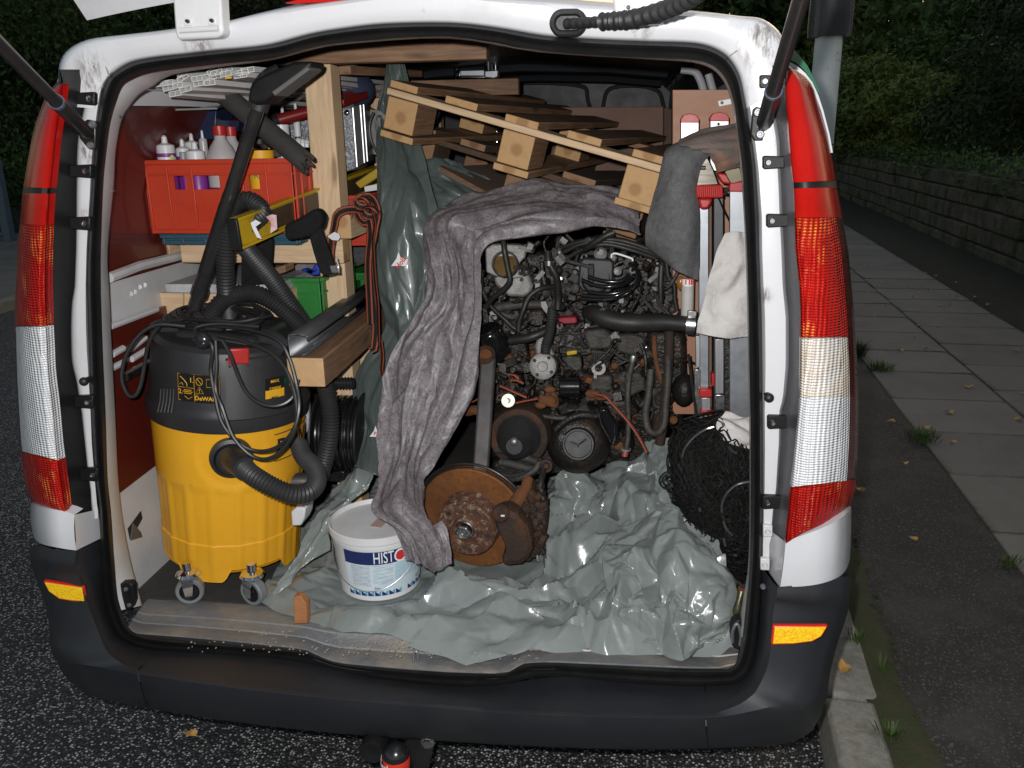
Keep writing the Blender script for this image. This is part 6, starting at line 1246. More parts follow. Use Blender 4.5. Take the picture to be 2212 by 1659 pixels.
def ep(name, pts, Y, th, mt, bevel=.003, par=eng, z=ZE, **k): return pl(name, [z(*q) for q in pts], Y, th, mt, par, bevel, **k)
def et(name, pts, r_, mt, par=eng, z=ZE, n=12, **k):
    m = MB(); m.tube(resample(crom([A((*z(q[0], q[1]), q[2])) for q in pts], 8), .008), r_, n); return m.build(name, mt, par, **k)
def disc_at(name, q, Y, prof, mt, nrm=(0, -1, .25), par=eng, z=ZE, n=32, **k):
    m = MB(); m.lathe(prof, n, frame(A(z(*q), Y), -V(nrm))); return m.build(name, mt, par, **k)
# core masses
m = MB()
for (x0, y0, x1, y1, Y0, th) in ((1050,545,1440,720,.80,.35),(1060,700,1470,900,.74,.42),(1100,860,1420,1010,.66,.45),(1400,560,1478,930,.72,.3),(1035,760,1130,1000,.70,.3)):
    m.prism([A(p, Y0) for p in ((x0, y0), (x1, y0), (x1, y1), (x0, y1))], (0, th, 0))
m.build('engine_block', M_GREASE, eng, bevel=.02, seg=3)
# throttle body
ep('throttle_plate', [(232,300),(300,262),(420,262),(560,270),(608,320),(600,380),(545,440),(540,540),(600,560),(500,580),(330,560),(240,520)], .60, .035, M_ALC, .006)
ep('intake_casting', [(300,560),(420,500),(600,480),(640,560),(672,650),(650,720),(580,750),(440,745),(400,700),(330,640)], .62, .06, M_ALC, .008)
disc_at('throttle_bore', (418,445), .588, [(.030, .04), (.0295, -.012), (.034, -.014), (.035, -.010), (.035, .02)], M_CAST)
disc_at('throttle_flap', (418,445), .590, [(0, 0), (.029, 0)], M_BRASS, (0, -1, .5)); et('flap_spindle', [(350,415,.60),(500,415,.60)], .0035, M_GREASE)
for q in ((335,285),(545,320),(540,535),(320,545)): disc_at('plate_bolt', q, .597, [(0, .006), (.0065, .006), (.007, 0)], M_RUSTD, n=6)
et('vacuum_hose', [(400,235,.56),(412,330,.55),(440,480,.55),(460,600,.55),(390,690,.56),(300,760,.57),(235,850,.58)], .0075, M_HOSE)
et('vacuum_hose', [(200,520,.60),(195,640,.60),(240,760,.59),(300,850,.58),(420,960,.57),(520,1045,.57),(600,1010,.57)], .0065, M_HOSE)
et('vacuum_hose', [(860,650,.60),(740,670,.58),(640,740,.57),(590,850,.56),(545,980,.56),(540,1060,.56)], .0075, M_HOSE)
et('coolant_pipe', [(330,850,.60),(520,820,.60),(760,815,.60)], .012, M_CAST)
et('coolant_pipe', [(360,900,.62),(500,930,.62),(720,900,.62)], .009, M_CAST)
et('drain_hose', [(460,1150,.56),(600,1130,.55),(700,1100,.55),(790,1060,.56)], .012, M_HOSE)
et('breather_hose', [(810,330,.57),(820,430,.56),(880,540,.56),(900,640,.57),(905,760,.58),(900,860,.58)], .0095, M_HOSE)
disc_at('hose_clip', (820,432), .556, [(.0105, -.006), (.0125, -.006), (.0125, .006), (.0105, .006)], M_STEEL, (0, 0, 1))
# oil filter canister lower left
m = MB(); T_ = frame(A(ZE(300, 1150), .60), (-.35, -.3, .85)); m.lathe([(0, -.05), (.036, -.05), (.040, -.044), (.040, .030), (.036, .036), (.030, .036), (.028, .042), (0, .042)], 32, T_); m.build('oil_filter', M_GLB, eng)
# ignition cover with embossed disc
cv = ep('ignition_cover', [(1100,420),(1140,385),(1390,400),(1420,430),(1415,650),(1390,715),(1130,700),(1085,640)], .585, .05, mat('dark_grey_cover', (.022, .023, .027), (.034, .034, .037), .45, ns=14), .010)
disc_at('embossed_disc', (1250,590), .583, [(0, .004), (.030, .004), (.034, .002), (.036, 0), (.037, -.002)], M_BLACKPL, (0, -1, .15), cv)
ep('embossed_key', [(1180,440),(1235,440),(1240,500),(1230,660),(1190,660),(1175,500)], .578, .006, M_BLACKPL, .003, cv)
et('white_bracket', [(1398,385,.57),(1400,350,.57),(1450,348,.57),(1590,395,.57),(1592,415,.57)], .0028, M_TUB)
disc_at('distributor_cap', (1295,345), .60, [(0, -.01), (.008, -.01), (.014, -.004), (.017, 0), (.017, .02)], M_ALC, (0, -1, .5))
for i_, (pts) in enumerate(([(1125,590,.56),(1250,640,.545),(1400,650,.54),(1530,620,.55),(1590,560,.56)], [(1115,760,.56),(1250,770,.545),(1420,760,.54),(1560,700,.54),(1640,600,.55),(1630,500,.57),(1560,440,.59)], [(1180,560,.55),(1330,600,.54),(1480,600,.54),(1560,540,.55)], [(1200,700,.55),(1340,720,.54),(1480,700,.54),(1600,640,.55)], [(1130,730,.55),(1280,745,.54),(1440,735,.53),(1580,670,.54)])): et('ignition_lead', pts, .0055, M_GLB)
for pts in ([(960,330,.60),(1120,260,.585),(1330,235,.58),(1560,275,.58),(1780,350,.59),(1870,420,.60)], [(1000,380,.60),(1150,300,.585),(1350,262,.58),(1600,320,.58),(1800,390,.59)], [(940,290,.61),(1100,240,.59),(1300,215,.58),(1500,230,.585),(1750,310,.59),(1900,380,.60)], [(1100,330,.60),(1220,260,.57),(1330,190,.56),(1420,150,.56)], [(1880,340,.60),(1905,450,.60),(1920,560,.60),(1975,640,.60),(1980,760,.60),(2000,870,.60)], [(1860,420,.60),(1850,600,.59),(1850,800,.59)]): et('wiring_loom', pts, random.choice((.0075, .006, .009)), M_HOSE)
# big radiator hose with clamps
m = MB(); pth = resample(crom([A((*ZE(*q[:2]), q[2])) for q in ((1190,900,.58),(1260,905,.545),(1330,940,.53),(1480,975,.52),(1680,985,.51),(1900,980,.49),(2130,1000,.47))], 8), .008)
m.tube(pth, [.0215+.0025*math.sin(i*.12) for i in range(len(pth))], 20); m.build('radiator_hose', M_HOSE, eng)
for q in ((1215,903,.572),(1310,928,.536)):
    a = A((*ZE(q[0], q[1]), q[2])); m = MB(); m.lathe([(.0225, -.006), (.0250, -.006), (.0250, .006), (.0225, .006)], 28, frame(a, (.9, -.3, -.25))); m.build('hose_clamp', M_GALV, eng)
a = A((*ZE(2130, 998), .468)); m = MB(); m.lathe([(.0235, -.011), (.0262, -.011), (.0262, .011), (.0235, .011)], 28, frame(a, (1, -.12, -.05))); jc = m.build('worm_drive_clamp', M_STEEL, eng); m = MB(); m.box(a+V((.0, -.012, .030)), (.022, .012, .014)); m.build('clamp_screw', M_STEEL, jc, bevel=.002)
ep('red_connector', [(900,945),(950,935),(1070,930),(1085,980),(1060,995),(960,1000),(905,975)], .55, .03, mat('dark_red_connector', (.28, .02, .03), None, .4), .004)
hose_pts = [A((*ZE(*q[:2]), q[2])) for q in ((850,885,.56),(840,980,.545),(825,1080,.535),(795,1180,.53),(785,1265,.53))]
pp_ = resample(crom(hose_pts, 8), .0016); m = MB(); m.tube(pp_, [.0125+.0012*math.cos(i*math.pi/2) for i in range(len(pp_))], 16); m.build('corrugated_sleeve', M_CORR, eng)
ep('earth_tag', [(745,790),(790,785),(812,840),(800,905),(770,870),(745,830)], .555, .003, M_ALC, .001)
disc_at('water_pump_cover', (765,1385), .545, [(0, -.012), (.012, -.012), (.014, -.009), (.030, -.009), (.035, -.006), (.0365, 0), (.0365, .05)], M_ALC, (0, -1, .2))
for a_ in range(4): disc_at('pump_bolt', (765+95*math.cos(a_*1.57+.6), 1385+95*math.sin(a_*1.57+.6)), .531, [(0, -.004), (.0045, -.004), (.005, 0)], M_RUSTD, (0, -1, .2), n=6)
ep('pump_neck', [(690,1200),(720,1110),(760,1050),(800,1050),(790,1130),(850,1250),(880,1290),(700,1290)], .56, .03, M_ALC, .006)
ep('pump_lug', [(710,1480),(780,1480),(775,1540),(720,1545)], .55, .02, M_CAST, .003)
# starter motor and bracket
m = MB(); m.cyl(A(ZE(920, 1570), .55), A(ZE(1110, 1570), .55), .030, 28); m.build('starter_motor', M_GLB, eng, bevel=.003)
ep('starter_bracket', [(955,1310),(1000,1290),(1110,1300),(1125,1380),(1110,1420),(1150,1480),(1100,1500),(1090,1430),(960,1420)], .545, .05, M_CAST, .004)
ep('yellow_tag', [(980,1250),(1080,1240),(1080,1275),(985,1290)], .54, .006, M_LY)
gr = ep('ribbed_heat_shield', [(1215,1235),(1385,1260),(1380,1400),(1200,1400)], .56, .02, M_CAST, .003)
for k in range(8): et('shield_rib', [(1228+k*21, 1262, .557),(1218+k*21, 1395, .557)], .0018, M_GREASE, gr)
disc_at('lifting_eye', (1278,1400), .54, [(.010, -.004), (.0185, -.004), (.0185, .004), (.010, .004), (.010, -.004)], M_ALC, (0, -1, .1)); ep('lifting_eye_stem', [(1235,1400),(1262,1440),(1262,1500),(1232,1500)], .54, .006, M_ALC, .001)
# lambda sensor and its cable
m = MB(); a = A(ZE(1590, 1345), .55); m.lathe([(0, .02), (.010, .02), (.012, .012), (.012, .004), (.007, .003), (.007, -.02), (.009, -.021), (.009, -.03), (0, -.03)], 16, frame(a, (.15, -.1, 1))); m.build('lambda_sensor', M_ALU, eng)
et('sensor_cable', [(1570,1400,.55),(1545,1480,.54),(1530,1600,.54)], .006, M_CAST)
et('sensor_cable', [(1880,690,.55),(1860,780,.54),(1850,900,.53),(1855,1050,.52),(1850,1180,.50),(1835,1260,.49)], .0075, M_CAST, z=ZM)
m = MB(); m.cyl(A(ZM(1838, 1245), .49), A(ZM(1830, 1290), .485), .0085, 12); m.build('red_plug_end', mat('faded_red_plug', (.30, .06, .05), None, .5), eng); m = MB(); m.cyl(A(ZM(1838, 1238), .49), A(ZM(1837, 1246), .49), .014, 16); m.build('plug_collar', M_ALC, eng)
# right hand castings and exhaust down pipe
ep('side_casting', [(1720,1060),(2090,1070),(2100,1500),(2060,1640),(1950,1760),(1880,2100),(1760,2160),(1740,1500)], .58, .16, M_GREASE, .02)
et('brake_pipe', [(1790,1100,.56),(1800,1300,.55),(1850,1500,.54),(1900,1640,.54)], .0065, M_RUST)
et('down_pipe', [(1930,1060,.55),(1925,1300,.54),(1900,1600,.53),(1880,1850,.52),(1840,2100,.52)], .013, M_RUSTD)
et('u_bar', [(2000,730,.52),(1985,880,.50),(1965,1020,.49),(1985,1120,.48),(2040,1140,.48),(2085,1080,.49),(2095,940,.50),(2110,760,.52),(2110,500,.56)], .0095, M_CAST, z=ZM)
m = MB(); m.ball(A(ZE(2060, 1600), .58), .045, 16, 10, sc_=(.7, 1, 1)); m.build('engine_mount', M_GREASE, eng)
ep('crumpled_foil', [(1660,990),(1710,975),(1740,1020),(1795,1090),(1795,1200),(1760,1230),(1720,1150),(1680,1070)], .46, .02, M_GLB, .006, z=ZM)
et('foil_edge', [(1668,1010,.455),(1680,1080,.452),(1725,1160,.45),(1740,1200,.45)], .0018, M_CHROME, z=ZM); et('foil_edge', [(1765,1100,.45),(1768,1160,.448),(1755,1210,.45)], .0018, M_CHROME, z=ZM)
# gearbox
gb = MB(); 
for q, Y_, r_, nrm in (((1530,1190),.565,.092,(0,-1,.2)), ((1330,1180),.60,.10,(-.1,-1,.2)), ((1130,1140),.60,.10,(-.15,-1,.2))): gb.lathe([(0, -.058), (r_*.5, -.055), (r_*.75, -.045), (r_*.93, -.02), (r_, .02), (r_, .25)], 36, frame(A(ZM(*q), Y_), -V(nrm)))
gb.build('gearbox_case', M_GREASE, eng)
disc_at('gearbox_cover', (1240,660), .475, [(0, -.006), (.034, -.006), (.036, -.012), (.040, -.012), (.043, -.004), (.044, .02)], mat('black_dusty_cover', (.026, .026, .028), (.035, .034, .034), .55, ns=20), (0, -1, .3), z=ZD)
for a_, b_ in (((1240,665),(1180,640)),((1240,665),(1300,620)),((1240,665),(1235,725))): et('cover_web', [(*a_, .469),(*b_, .469)], .0022, M_GREASE, z=ZD, n=8)
disc_at('breather_cap', (1115,608), .48, [(0, -.006), (.005, -.006), (.006, -.010), (.0095, -.010), (.010, .01)], M_GREASE, (0, -1, .3), z=ZD)
et('case_web', [(1060,545,.50),(1150,470,.50),(1260,430,.50),(1380,440,.51)], .010, M_GREASE, z=ZD); et('case_web', [(960,440,.50),(1080,455,.50),(1200,450,.50)], .006, M_CAST, z=ZD)
for pts, Y_ in ([(1270,1010),(1500,960),(1720,1000),(1760,1180),(1700,1320),(1560,1370),(1380,1360),(1280,1250)], .565), ([(1010,1000),(1280,980),(1300,1250),(1180,1330),(1020,1290)], .60), ([(1660,1150),(1880,1120),(1900,1260),(1740,1340)], .58): ep('gearbox_casting', pts, Y_, .10, M_GREASE, .018, z=ZM)
# drive shaft boot
bt_ = MB(); T_ = frame(A(ZD(775, 600), .455), (-.02, 1, -.15)); prof = [(.080, .10), (.078, .0), (.074, -.012), (.062, -.016), (.05, -.01)]
bt_.lathe(prof, 40, T_); bt_.build('drive_flange', M_RUSTD, eng)
m = MB(); pf = []
for i in range(13): pf.append(((.056-.0022*i)+(.004 if i % 2 else -.004), -.005-.009*i))
m.lathe([(.05, .03)]+pf+[(.02, -.12), (0, -.12)], 40, T_); m.build('rubber_boot', M_RUBBER, eng, smooth=20)
m = MB(); m.ball(T_ @ V((0, -.012, -.115)), .012, 12, 8); m.build('shaft_end', M_GALV, eng)
# rusty brackets
for q, r_, Y_ in (((1335,930),.020,.50),((1350,860),.012,.52),((1620,885),.014,.52),((1290,960),.012,.49)): 
    m = MB(); m.ball(A(ZM(*q), Y_), r_, 10, 6, sc_=(1.3, .8, .8)); m.build('rusty_lug', M_RUST, eng)
et('rusty_bracket', [(1290,900,.50),(1340,945,.49),(1390,960,.50),(1380,900,.52),(1340,850,.53)], .0075, M_RUST, z=ZM)
et('rusty_bracket', [(1590,890,.52),(1640,880,.51),(1680,900,.52)], .006, M_RUST, z=ZM); et('rusty_link', [(820,1000,.48),(870,990,.46),(900,1000,.46)], .013, M_RUST, z=ZM)
# subframe arms
for pts, r_ in (([(600,700,.44),(700,715,.43),(800,755,.42),(900,790,.41),(960,830,.40)], .011), ([(630,800,.42),(740,820,.41),(860,850,.40),(930,860,.39)], .011), ([(560,870,.43),(640,900,.42),(760,910,.40),(880,870,.39)], .008), ([(660,940,.38),(780,925,.36),(900,860,.36),(930,800,.37)], .0075)): et('subframe_arm', pts, r_, M_CAST, z=ZD)
et('brake_hose', [(940,780,.38),(965,860,.36),(945,960,.33),(960,1080,.31),(985,1130,.30)], .008, M_HOSE, z=ZD)
for q in ((940,985),(950,1040),(970,1090)): disc_at('hose_ferrule', q, .315, [(.0095, -.006), (.011, -.006), (.011, .006), (.0095, .006)], M_GREASE, (0, .2, 1), z=ZD)
disc_at('bush', (985,830), .37, [(0, -.01), (.006, -.012), (.010, -.006), (.016, -.006), (.017, 0), (.017, .04)], M_RUSTD, (.2, -1, .4), z=ZD)
m = MB(); m.ball(A(ZD(720, 700), .345), .009, 12, 8); m.build('grease_nipple', M_CHROME, eng)
ep('knuckle', [(560,800),(700,780),(900,800),(930,900),(820,960),(680,940),(560,900)], .42, .06, M_GREASE, .01, z=ZD)
# suspension strut bar
m = MB(); m.beam(A(ZM(955, 655), .475), A(ZM(905, 1390), .33), .040, .022, (0, -1, 0)); m.build('control_arm', mat('dull_grey_arm', (.10, .095, .10), (.055, .048, .045), .55, .4, ns=12, dirt=(.09, .05, .03), ds=16), eng, bevel=.006)
m = MB(); T_ = frame(A(ZM(935, 640), .475), (.05, -.55, .8)); m.lathe([(0, .004), (.017, .004), (.0185, .010), (.025, .010), (.027, .004), (.027, -.012), (.02, -.018)], 28, T_); m.build('arm_bush', M_RUSTD, eng)
m = MB(); m.lathe([(0, .0055), (.0165, .0055)], 24, T_); m.build('bush_core', M_RUST, eng)
# brake: shield, disc, hub, caliper
DN = V((-.17, -1, -.10)).normalized(); DT = frame(A(ZD(408, 1245), .325), DN, (1, 0, 0))
m = MB(); m.lathe([(.10, -.022), (.150, -.020), (.153, -.012), (.150, -.008)], 48, DT, a0=math.radians(10), a1=math.radians(215)); m.build('dust_shield', M_BLKMET, eng, solid=.002)
M_DISC = NT('rusty_brake_disc'); t = M_DISC; v = t.co(); c = t.mix(t.ramp(t.noise(v, 9, 6, .7), .35, .65), (.25, .095, .026), (.12, .046, .018)); c = t.mix(t.ramp(t.noise(v, 70, 5, .8), .5, .75), c, (.11, .045, .02)); M_DISC = t.out(c, .7, .35, t.bump(t.noise(v, 160, 3), .0008))
m = MB(); m.lathe([(.072, 0), (.138, 0), (.1405, -.002), (.1405, -.009)], 72, DT); m.lathe([(.1405, -.013), (.1405, -.021), (.138, -.023), (.07, -.023)], 72, DT); m.lathe([(.13, -.009), (.13, -.013)], 72, DT)
for i in range(48):
    a_ = i*6.2832/48; m.beam(DT @ V((.131*math.cos(a_), .131*math.sin(a_), -.011)), DT @ V((.139*math.cos(a_), .139*math.sin(a_), -.011)), .002, .005, DN)
dsk = m.build('brake_disc', M_DISC, eng, smooth=30)
m = MB(); m.lathe([(.082, -.001), (.079, .004), (.0775, .042), (.0755, .048), (.073, .050), (.044, .050), (.042, .046), (.034, .046), (.031, .052), (.026, .054), (.024, .048), (0, .048)], 64, DT)
M_HAT = NT('corroded_hub_face'); t = M_HAT; v = t.co(); c = t.mix(t.ramp(t.noise(v, 40, 6, .75), .4, .62), (.16, .065, .035), (.08, .04, .03)); c = t.mix(t.ramp(t.noise(v, 60, 6, .8, .5), .52, .64), c, (.40, .33, .25)); M_HAT = t.out(c, .6, .3, t.bump(t.noise(v, 75, 6, .8), .003))
m.build('hub_face', M_HAT, dsk)
for i in range(5):
    a_ = i*1.2566+.5; m = MB(); m.lathe([(.0095, 0), (.008, -.004), (.006, -.010), (0, -.010)], 16, DT @ Matrix.Translation(V((.056*math.cos(a_), .056*math.sin(a_), .0505)))); m.build('wheel_bolt_hole', M_RUSTD, dsk)
    a_ += .62; m = MB(); m.lathe([(0, .0045), (.0035, .0045), (.004, .002), (.006, .002), (.006, 0)], 12, DT @ Matrix.Translation(V((.058*math.cos(a_), .058*math.sin(a_), .050)))); m.build('small_screw', M_CAST, dsk)
m = MB(); NTf = DT @ Matrix.Translation(V((0, 0, .048))); m.lathe([(.026, 0), (.0235, .004), (.0215, .006)], 40, NTf); m.lathe([(.0205, .004), (.0205, .020), (.018, .023), (.012, .023), (.0115, .012), (0, .010)], 6, NTf); m.build('axle_nut', M_STEEL, dsk, bevel=.001, smooth=25)
cal = [(640,1165),(700,1150),(770,1180),(800,1230),(860,1290),(885,1400),(890,1480),(850,1560),(800,1600),(700,1610),(650,1600),(640,1560),(668,1500),(662,1430),(630,1370),(590,1290),(580,1220)]
m = MB(); q_ = [A(ZD(*q), .262) for q in cal]; cen_ = sum(q_, V())/len(q_); Yo = lambda s_, dy: [cen_+(p-cen_)*s_+V((0, dy, 0)) for p in q_]
R_ = [Yo(.75, -.012), Yo(.92, -.006), Yo(1., .006), Yo(1.0, .05), Yo(.96, .09)]
for r_ in R_: r_.append(r_[0])
m.grid(R_, flip=True); m.poly(R_[0][:-1]); cp = m.build('brake_caliper', M_RUSTD, eng, bevel=.003)
ep('caliper_window', [(700,1380),(780,1400),(830,1440),(770,1445),(690,1430)], .252, .01, M_GREASE, .002, cp, ZD)
m = MB(); m.lathe([(0, -.012), (.018, -.012), (.022, -.008), (.024, 0), (.024, .05)], 24, frame(A(ZD(640, 1200), .262), (.3, 1, -.25))); m.build('caliper_piston', M_RUSTD, cp)
ep('spring_clip', [(633,1215),(662,1216),(662,1227),(633,1226)], .235, .003, M_TUB, 0, cp, ZD)
m = MB(); q_ = [A(ZD(*q), .30) for q in ((760,1060),(860,1010),(930,1060),(985,1200),(990,1330),(960,1460),(880,1560),(830,1600),(800,1500),(860,1380),(840,1250),(760,1180))]; m.prism(q_, (0, .08, 0)); m.build('caliper_carrier', M_RUSTD, eng, bevel=.010, seg=3)
m = MB(); m.tube([A(ZD(745, 1130), .28), A(ZD(800, 1040), .30), A(ZD(830, 1000), .31), A(ZD(845, 930), .33)], [.018, .017, .014, .014], 16); m.build('slide_pin', M_RUST, eng)
rb = random.Random(4); m = MB()
for _ in range(46):
    q = (rb.uniform(800, 980), rb.uniform(1060, 1540)); m.box(A(ZD(*q), rb.uniform(.288, .31)), (rb.uniform(.008, .026), .02, rb.uniform(.006, .022)), M=Matrix.Rotation(rb.uniform(0, 3), 3, 'Y') @ Matrix.Rotation(rb.uniform(-.4, .4), 3, 'X'))
m.build('carrier_scale', M_RUSTD, eng, bevel=.003, kind='stuff')
for q in ((925,1125),(962,1400)): disc_at('carrier_bolt', q, .285, [(0, -.008), (.007, -.008), (.0085, -.004), (.0085, .012)], M_RUSTD, (0, -1, .2), z=ZD, n=6)
for pts, Y_, th in ([(1130,1060),(1330,1040),(1420,1110),(1400,1230),(1180,1240)], .575, .04), ([(450,1180),(600,1150),(640,1300),(600,1460),(470,1440)], .59, .04), ([(1430,1100),(1700,1080),(1720,1290),(1600,1300),(1440,1260)], .60, .03), ([(620,870),(760,860),(800,960),(700,1030),(600,980)], .60, .03), ([(1450,1450),(1700,1440),(1720,1600),(1560,1680),(1440,1600)], .57, .05), ([(1180,1480),(1400,1470),(1420,1620),(1200,1640)], .57, .05):
    pc = ep('bolted_casting', pts, Y_, th, random.choice((M_CAST, M_GREASE, M_GREASE)), .008)
    for q in pts[::2]:
        c0_ = (sum(p[0] for p in pts)/len(pts), sum(p[1] for p in pts)/len(pts)); disc_at('flange_bolt', (q[0]*.85+c0_[0]*.15, q[1]*.85+c0_[1]*.15), Y_, [(0, -.005), (.0045, -.005), (.005, 0)], M_RUSTD, (0, -1, .1), pc, n=6)
# hundreds of small greasy fittings crammed round the top of the engine
rg = random.Random(21); banks = {0: MB(), 1: MB(), 2: MB(), 3: MB(), 4: MB()}
def inpoly(x, y, P):
    c_ = False; j = len(P)-1
    for i in range(len(P)):
        if (P[i][1] > y) != (P[j][1] > y) and x < (P[j][0]-P[i][0])*(y-P[i][1])/(P[j][1]-P[i][1]+1e-9)+P[i][0]: c_ = not c_
        j = i
    return c_
area = [(1046,545),(1130,528),(1300,512),(1430,545),(1462,620),(1470,760),(1455,930),(1330,980),(1180,930),(1090,900),(1040,780),(1040,640)]
cnt = 0
while cnt < 700:
    x, y = rg.uniform(1035, 1475), rg.uniform(510, 985)
    if not inpoly(x, y, area): continue
    cnt += 1; top_ = y < 760; Y_ = rg.uniform(.58, .72) if top_ else rg.uniform(.54, .66); p = A((x, y), Y_); k = rg.random(); b_ = banks[rg.choice((0, 0, 1, 1, 2, 3) if top_ else (0, 0, 0, 1, 1, 4))]
    if k < .22:
        d = V((rg.uniform(-1, 1), rg.uniform(-.3, .3), rg.uniform(-1, 1))).normalized(); L = rg.uniform(.02, .06); s_ = V((rg.uniform(-1, 1), rg.uniform(-.5, .5), rg.uniform(-1, 1)))*.02; banks[rg.choice((0, 0, 1))].tube(crom([p-d*L, p+s_, p+d*L], 5), rg.uniform(.0025, .006), 7)
    elif k < .6: b_.lathe([(0, -.004), (rg.uniform(.003, .008),)*1+(-.004,), (rg.uniform(.006, .012), 0), (rg.uniform(.006, .012), .02)], rg.choice((6, 12, 16)), frame(p, (rg.uniform(-.5, .5), 1, rg.uniform(-.8, .2))))
    elif k < .8: b_.box(p, (rg.uniform(.008, .03), rg.uniform(.01, .03), rg.uniform(.006, .024)), M=Matrix.Rotation(rg.uniform(0, 3), 3, 'Y') @ Matrix.Rotation(rg.uniform(-.5, .5), 3, 'X'))
    elif k < .9: b_.lathe([(.005, -.002), (.009, -.002), (.009, .002), (.005, .002), (.005, -.002)], 14, frame(p, (rg.uniform(-1, 1), -1, rg.uniform(-1, 1))))
    else:
        d = V((rg.uniform(-1, 1), 0, rg.uniform(-1, 1))).normalized(); b_.beam(p-d*.02, p+d*.02, .012, .003, (0, 1, .3))
for k_, (nm, mt_) in {0: ('greasy_fittings', M_GREASE), 1: ('grey_fittings', M_CAST), 2: ('alloy_fittings', M_ALC), 3: ('steel_fittings', M_STEEL), 4: ('rusty_fittings', M_RUST)}.items():
    if banks[k_].v: banks[k_].build(nm, mt_, eng, kind='stuff')
# straps and ratchet over the gearbox
es = thing('tie_down_strap', A(ZM(1080, 930), .47), 'thin orange tie down strap with round metal ratchet stretched across the engine', 'strap')
for pts in ([(835,945,.44),(880,925,.43),(912,898,.43)], [(1030,835,.45),(1100,865,.44),(1200,910,.44)], [(1090,760,.47),(1130,770,.46),(1150,790,.46)], [(1100,800,.46),(1140,800,.455),(1180,820,.455)], [(1130,945,.43),(1200,930,.43),(1265,918,.44)], [(1660,890,.44),(1710,905,.43),(1770,970,.425),(1850,1060,.41),(1920,1160,.40),(1975,1265,.39)]):
    m = MB(); m.tube(resample(crom([A((*ZM(q[0], q[1]), q[2])) for q in pts], 6), .006), .0055, 8, flat=.45); m.build('webbing', mat('orange_webbing', (.34, .08, .04), (.24, .055, .03), .6, ns=200), es)
m = MB(); m.lathe([(0, -.004), (.006, -.005), (.0065, -.003), (.017, -.003), (.019, 0), (.019, .008)], 28, frame(A(ZM(1082, 930), .425), (0, 1, -.3))); m.build('ratchet_disc', mat('dull_nickel', (.5, .5, .42), (.3, .3, .25), .3, .9), es)
# ================================================================== pallets, boards and poles at the back, right hand load
def pallet(lab, P0, P1, mt, mte, dark=False, depth=1.15, tone=None):
    P0, P1 = V(P0), V(P1); ex = (P1-P0).normalized(); ey = V((.03, 1, .055 if not dark else .0)); ey = (ey-ex*ey.dot(ex)).normalized(); ez = ex.cross(ey); W_ = (P1-P0).length
    root = thing('pallet', P0, lab, 'pallet', 'wooden pallets stacked across the load'); at_ = lambda x, y, z: P0+ex*x+ey*y+ez*z; rp = random.Random(int(abs(P0.x)*1000)+3)
    def brd(nm, a, b, w_, h_, up, j=.004, m_=None):
        mm = MB(); mm.beam(at_(*a)+V((0, 0, rp.uniform(-j, j))), at_(*b)+V((0, 0, rp.uniform(-j, j))), w_, h_, up, 0, 1); return mm.build(nm, [m_ or mt, mte], root, bevel=.0025)
    for y_ in (.045, depth/2, depth-.045): brd('stringer_board', (0, y_, 0), (W_, y_, 0), .09, .017, ez, .001, M_PINE if (y_ < .1 and not dark) else mt)
    for i in range(5):
        x = .045+(W_-.09)*i/4; brd('deck_board', (x, rp.uniform(-.006, .01), .0185), (x, depth, .0185), rp.uniform(.078, .098), .019, ez)
    for x in (.05, W_/2, W_-.05):
        brd('bottom_board', (x, 0, -.104), (x, depth, -.104), .098, .018, ez)
        for y_ in (0.003, depth/2-.05, depth-.10):
            mm = MB(); w_ = .088 if y_ < .1 else .085; mm.beam(at_(x, y_, -.052), at_(x, y_+.13, -.052), w_, .084, ez, 0, 1); mm.build('block', [mt, mte], root, bevel=.003)
    return root
pallet('upper timber pallet with pale front edge and square end blocks, tilting down right', A(Z2(300, 585), .70), A(Z2(2090, 1095), .55), M_PINED, M_PINEE)
pallet('lower dark weathered pallet sagging under the upper pallet', A(Z2(430, 850), .92), A(Z2(1980, 1330), .78), mat('dark_brown_board', (.10, .06, .035), (.06, .035, .02), .8, ns=9, stretch=(4, .4, 4)), M_PINEED, True, 1.1)
m = MB(); m.prism([A(Z2(640, 1072), .86), A(Z2(985, 1255), .74), A(Z2(1120, 1180), 1.05), A(Z2(1040, 1052), 1.30)], (0, 0, -.016)); m.build('plywood_offcut', mat('grey_brown_plywood', (.23, .16, .12), (.17, .12, .09), .7, ns=5), None, bevel=.001, label='grey brown plywood offcut poking out below the lower pallet', cat='plywood')
m = MB(); m.prism([A(Z2(638, 1068), .85), A(Z2(985, 1255), .73), A(Z2(975, 1262), .73), A(Z2(632, 1080), .85)], (.005, .03, 0)); m.build('pale_edge_strip', M_PINED, bpy.data.objects['plywood_offcut'])
# brown carton behind, chrome pole rack
pl('brown_carton', [Z2(*q) for q in ((1325,690),(2080,685),(2080,1100),(1325,1100))], 1.55, .5, mat('brown_hardboard', (.20, .115, .08), (.16, .09, .065), .7, ns=4), None, .003, label='large flat brown hardboard carton behind the pallets', cat='carton')
pl('carton_end', [Z2(*q) for q in ((2082,690),(2135,700),(2135,1100),(2082,1100))], 1.56, .5, mat('shaded_brown_hardboard', (.09, .045, .03), None, .7), None, .003, label='right side of the large flat carton, its shade put into a darker brown', cat='carton')  # the same carton's right side, shade put into its colour
lp2 = thing('pole_clamp_rack', A(Z2(975, 980), 1.45), 'pair of chrome telescopic poles with clamp arm standing at the back of the cargo space', 'telescopic pole')
for x0 in (952, 998):
    m = MB(); a, b = A(Z2(x0, 300), 1.45), A(Z2(x0-2, 990), 1.45); m.cyl(a, V((a.x, a.y, FZ)), .0145 if x0 > 960 else .0155, 18); m.build('pole', M_CHROME, lp2)
m = MB()
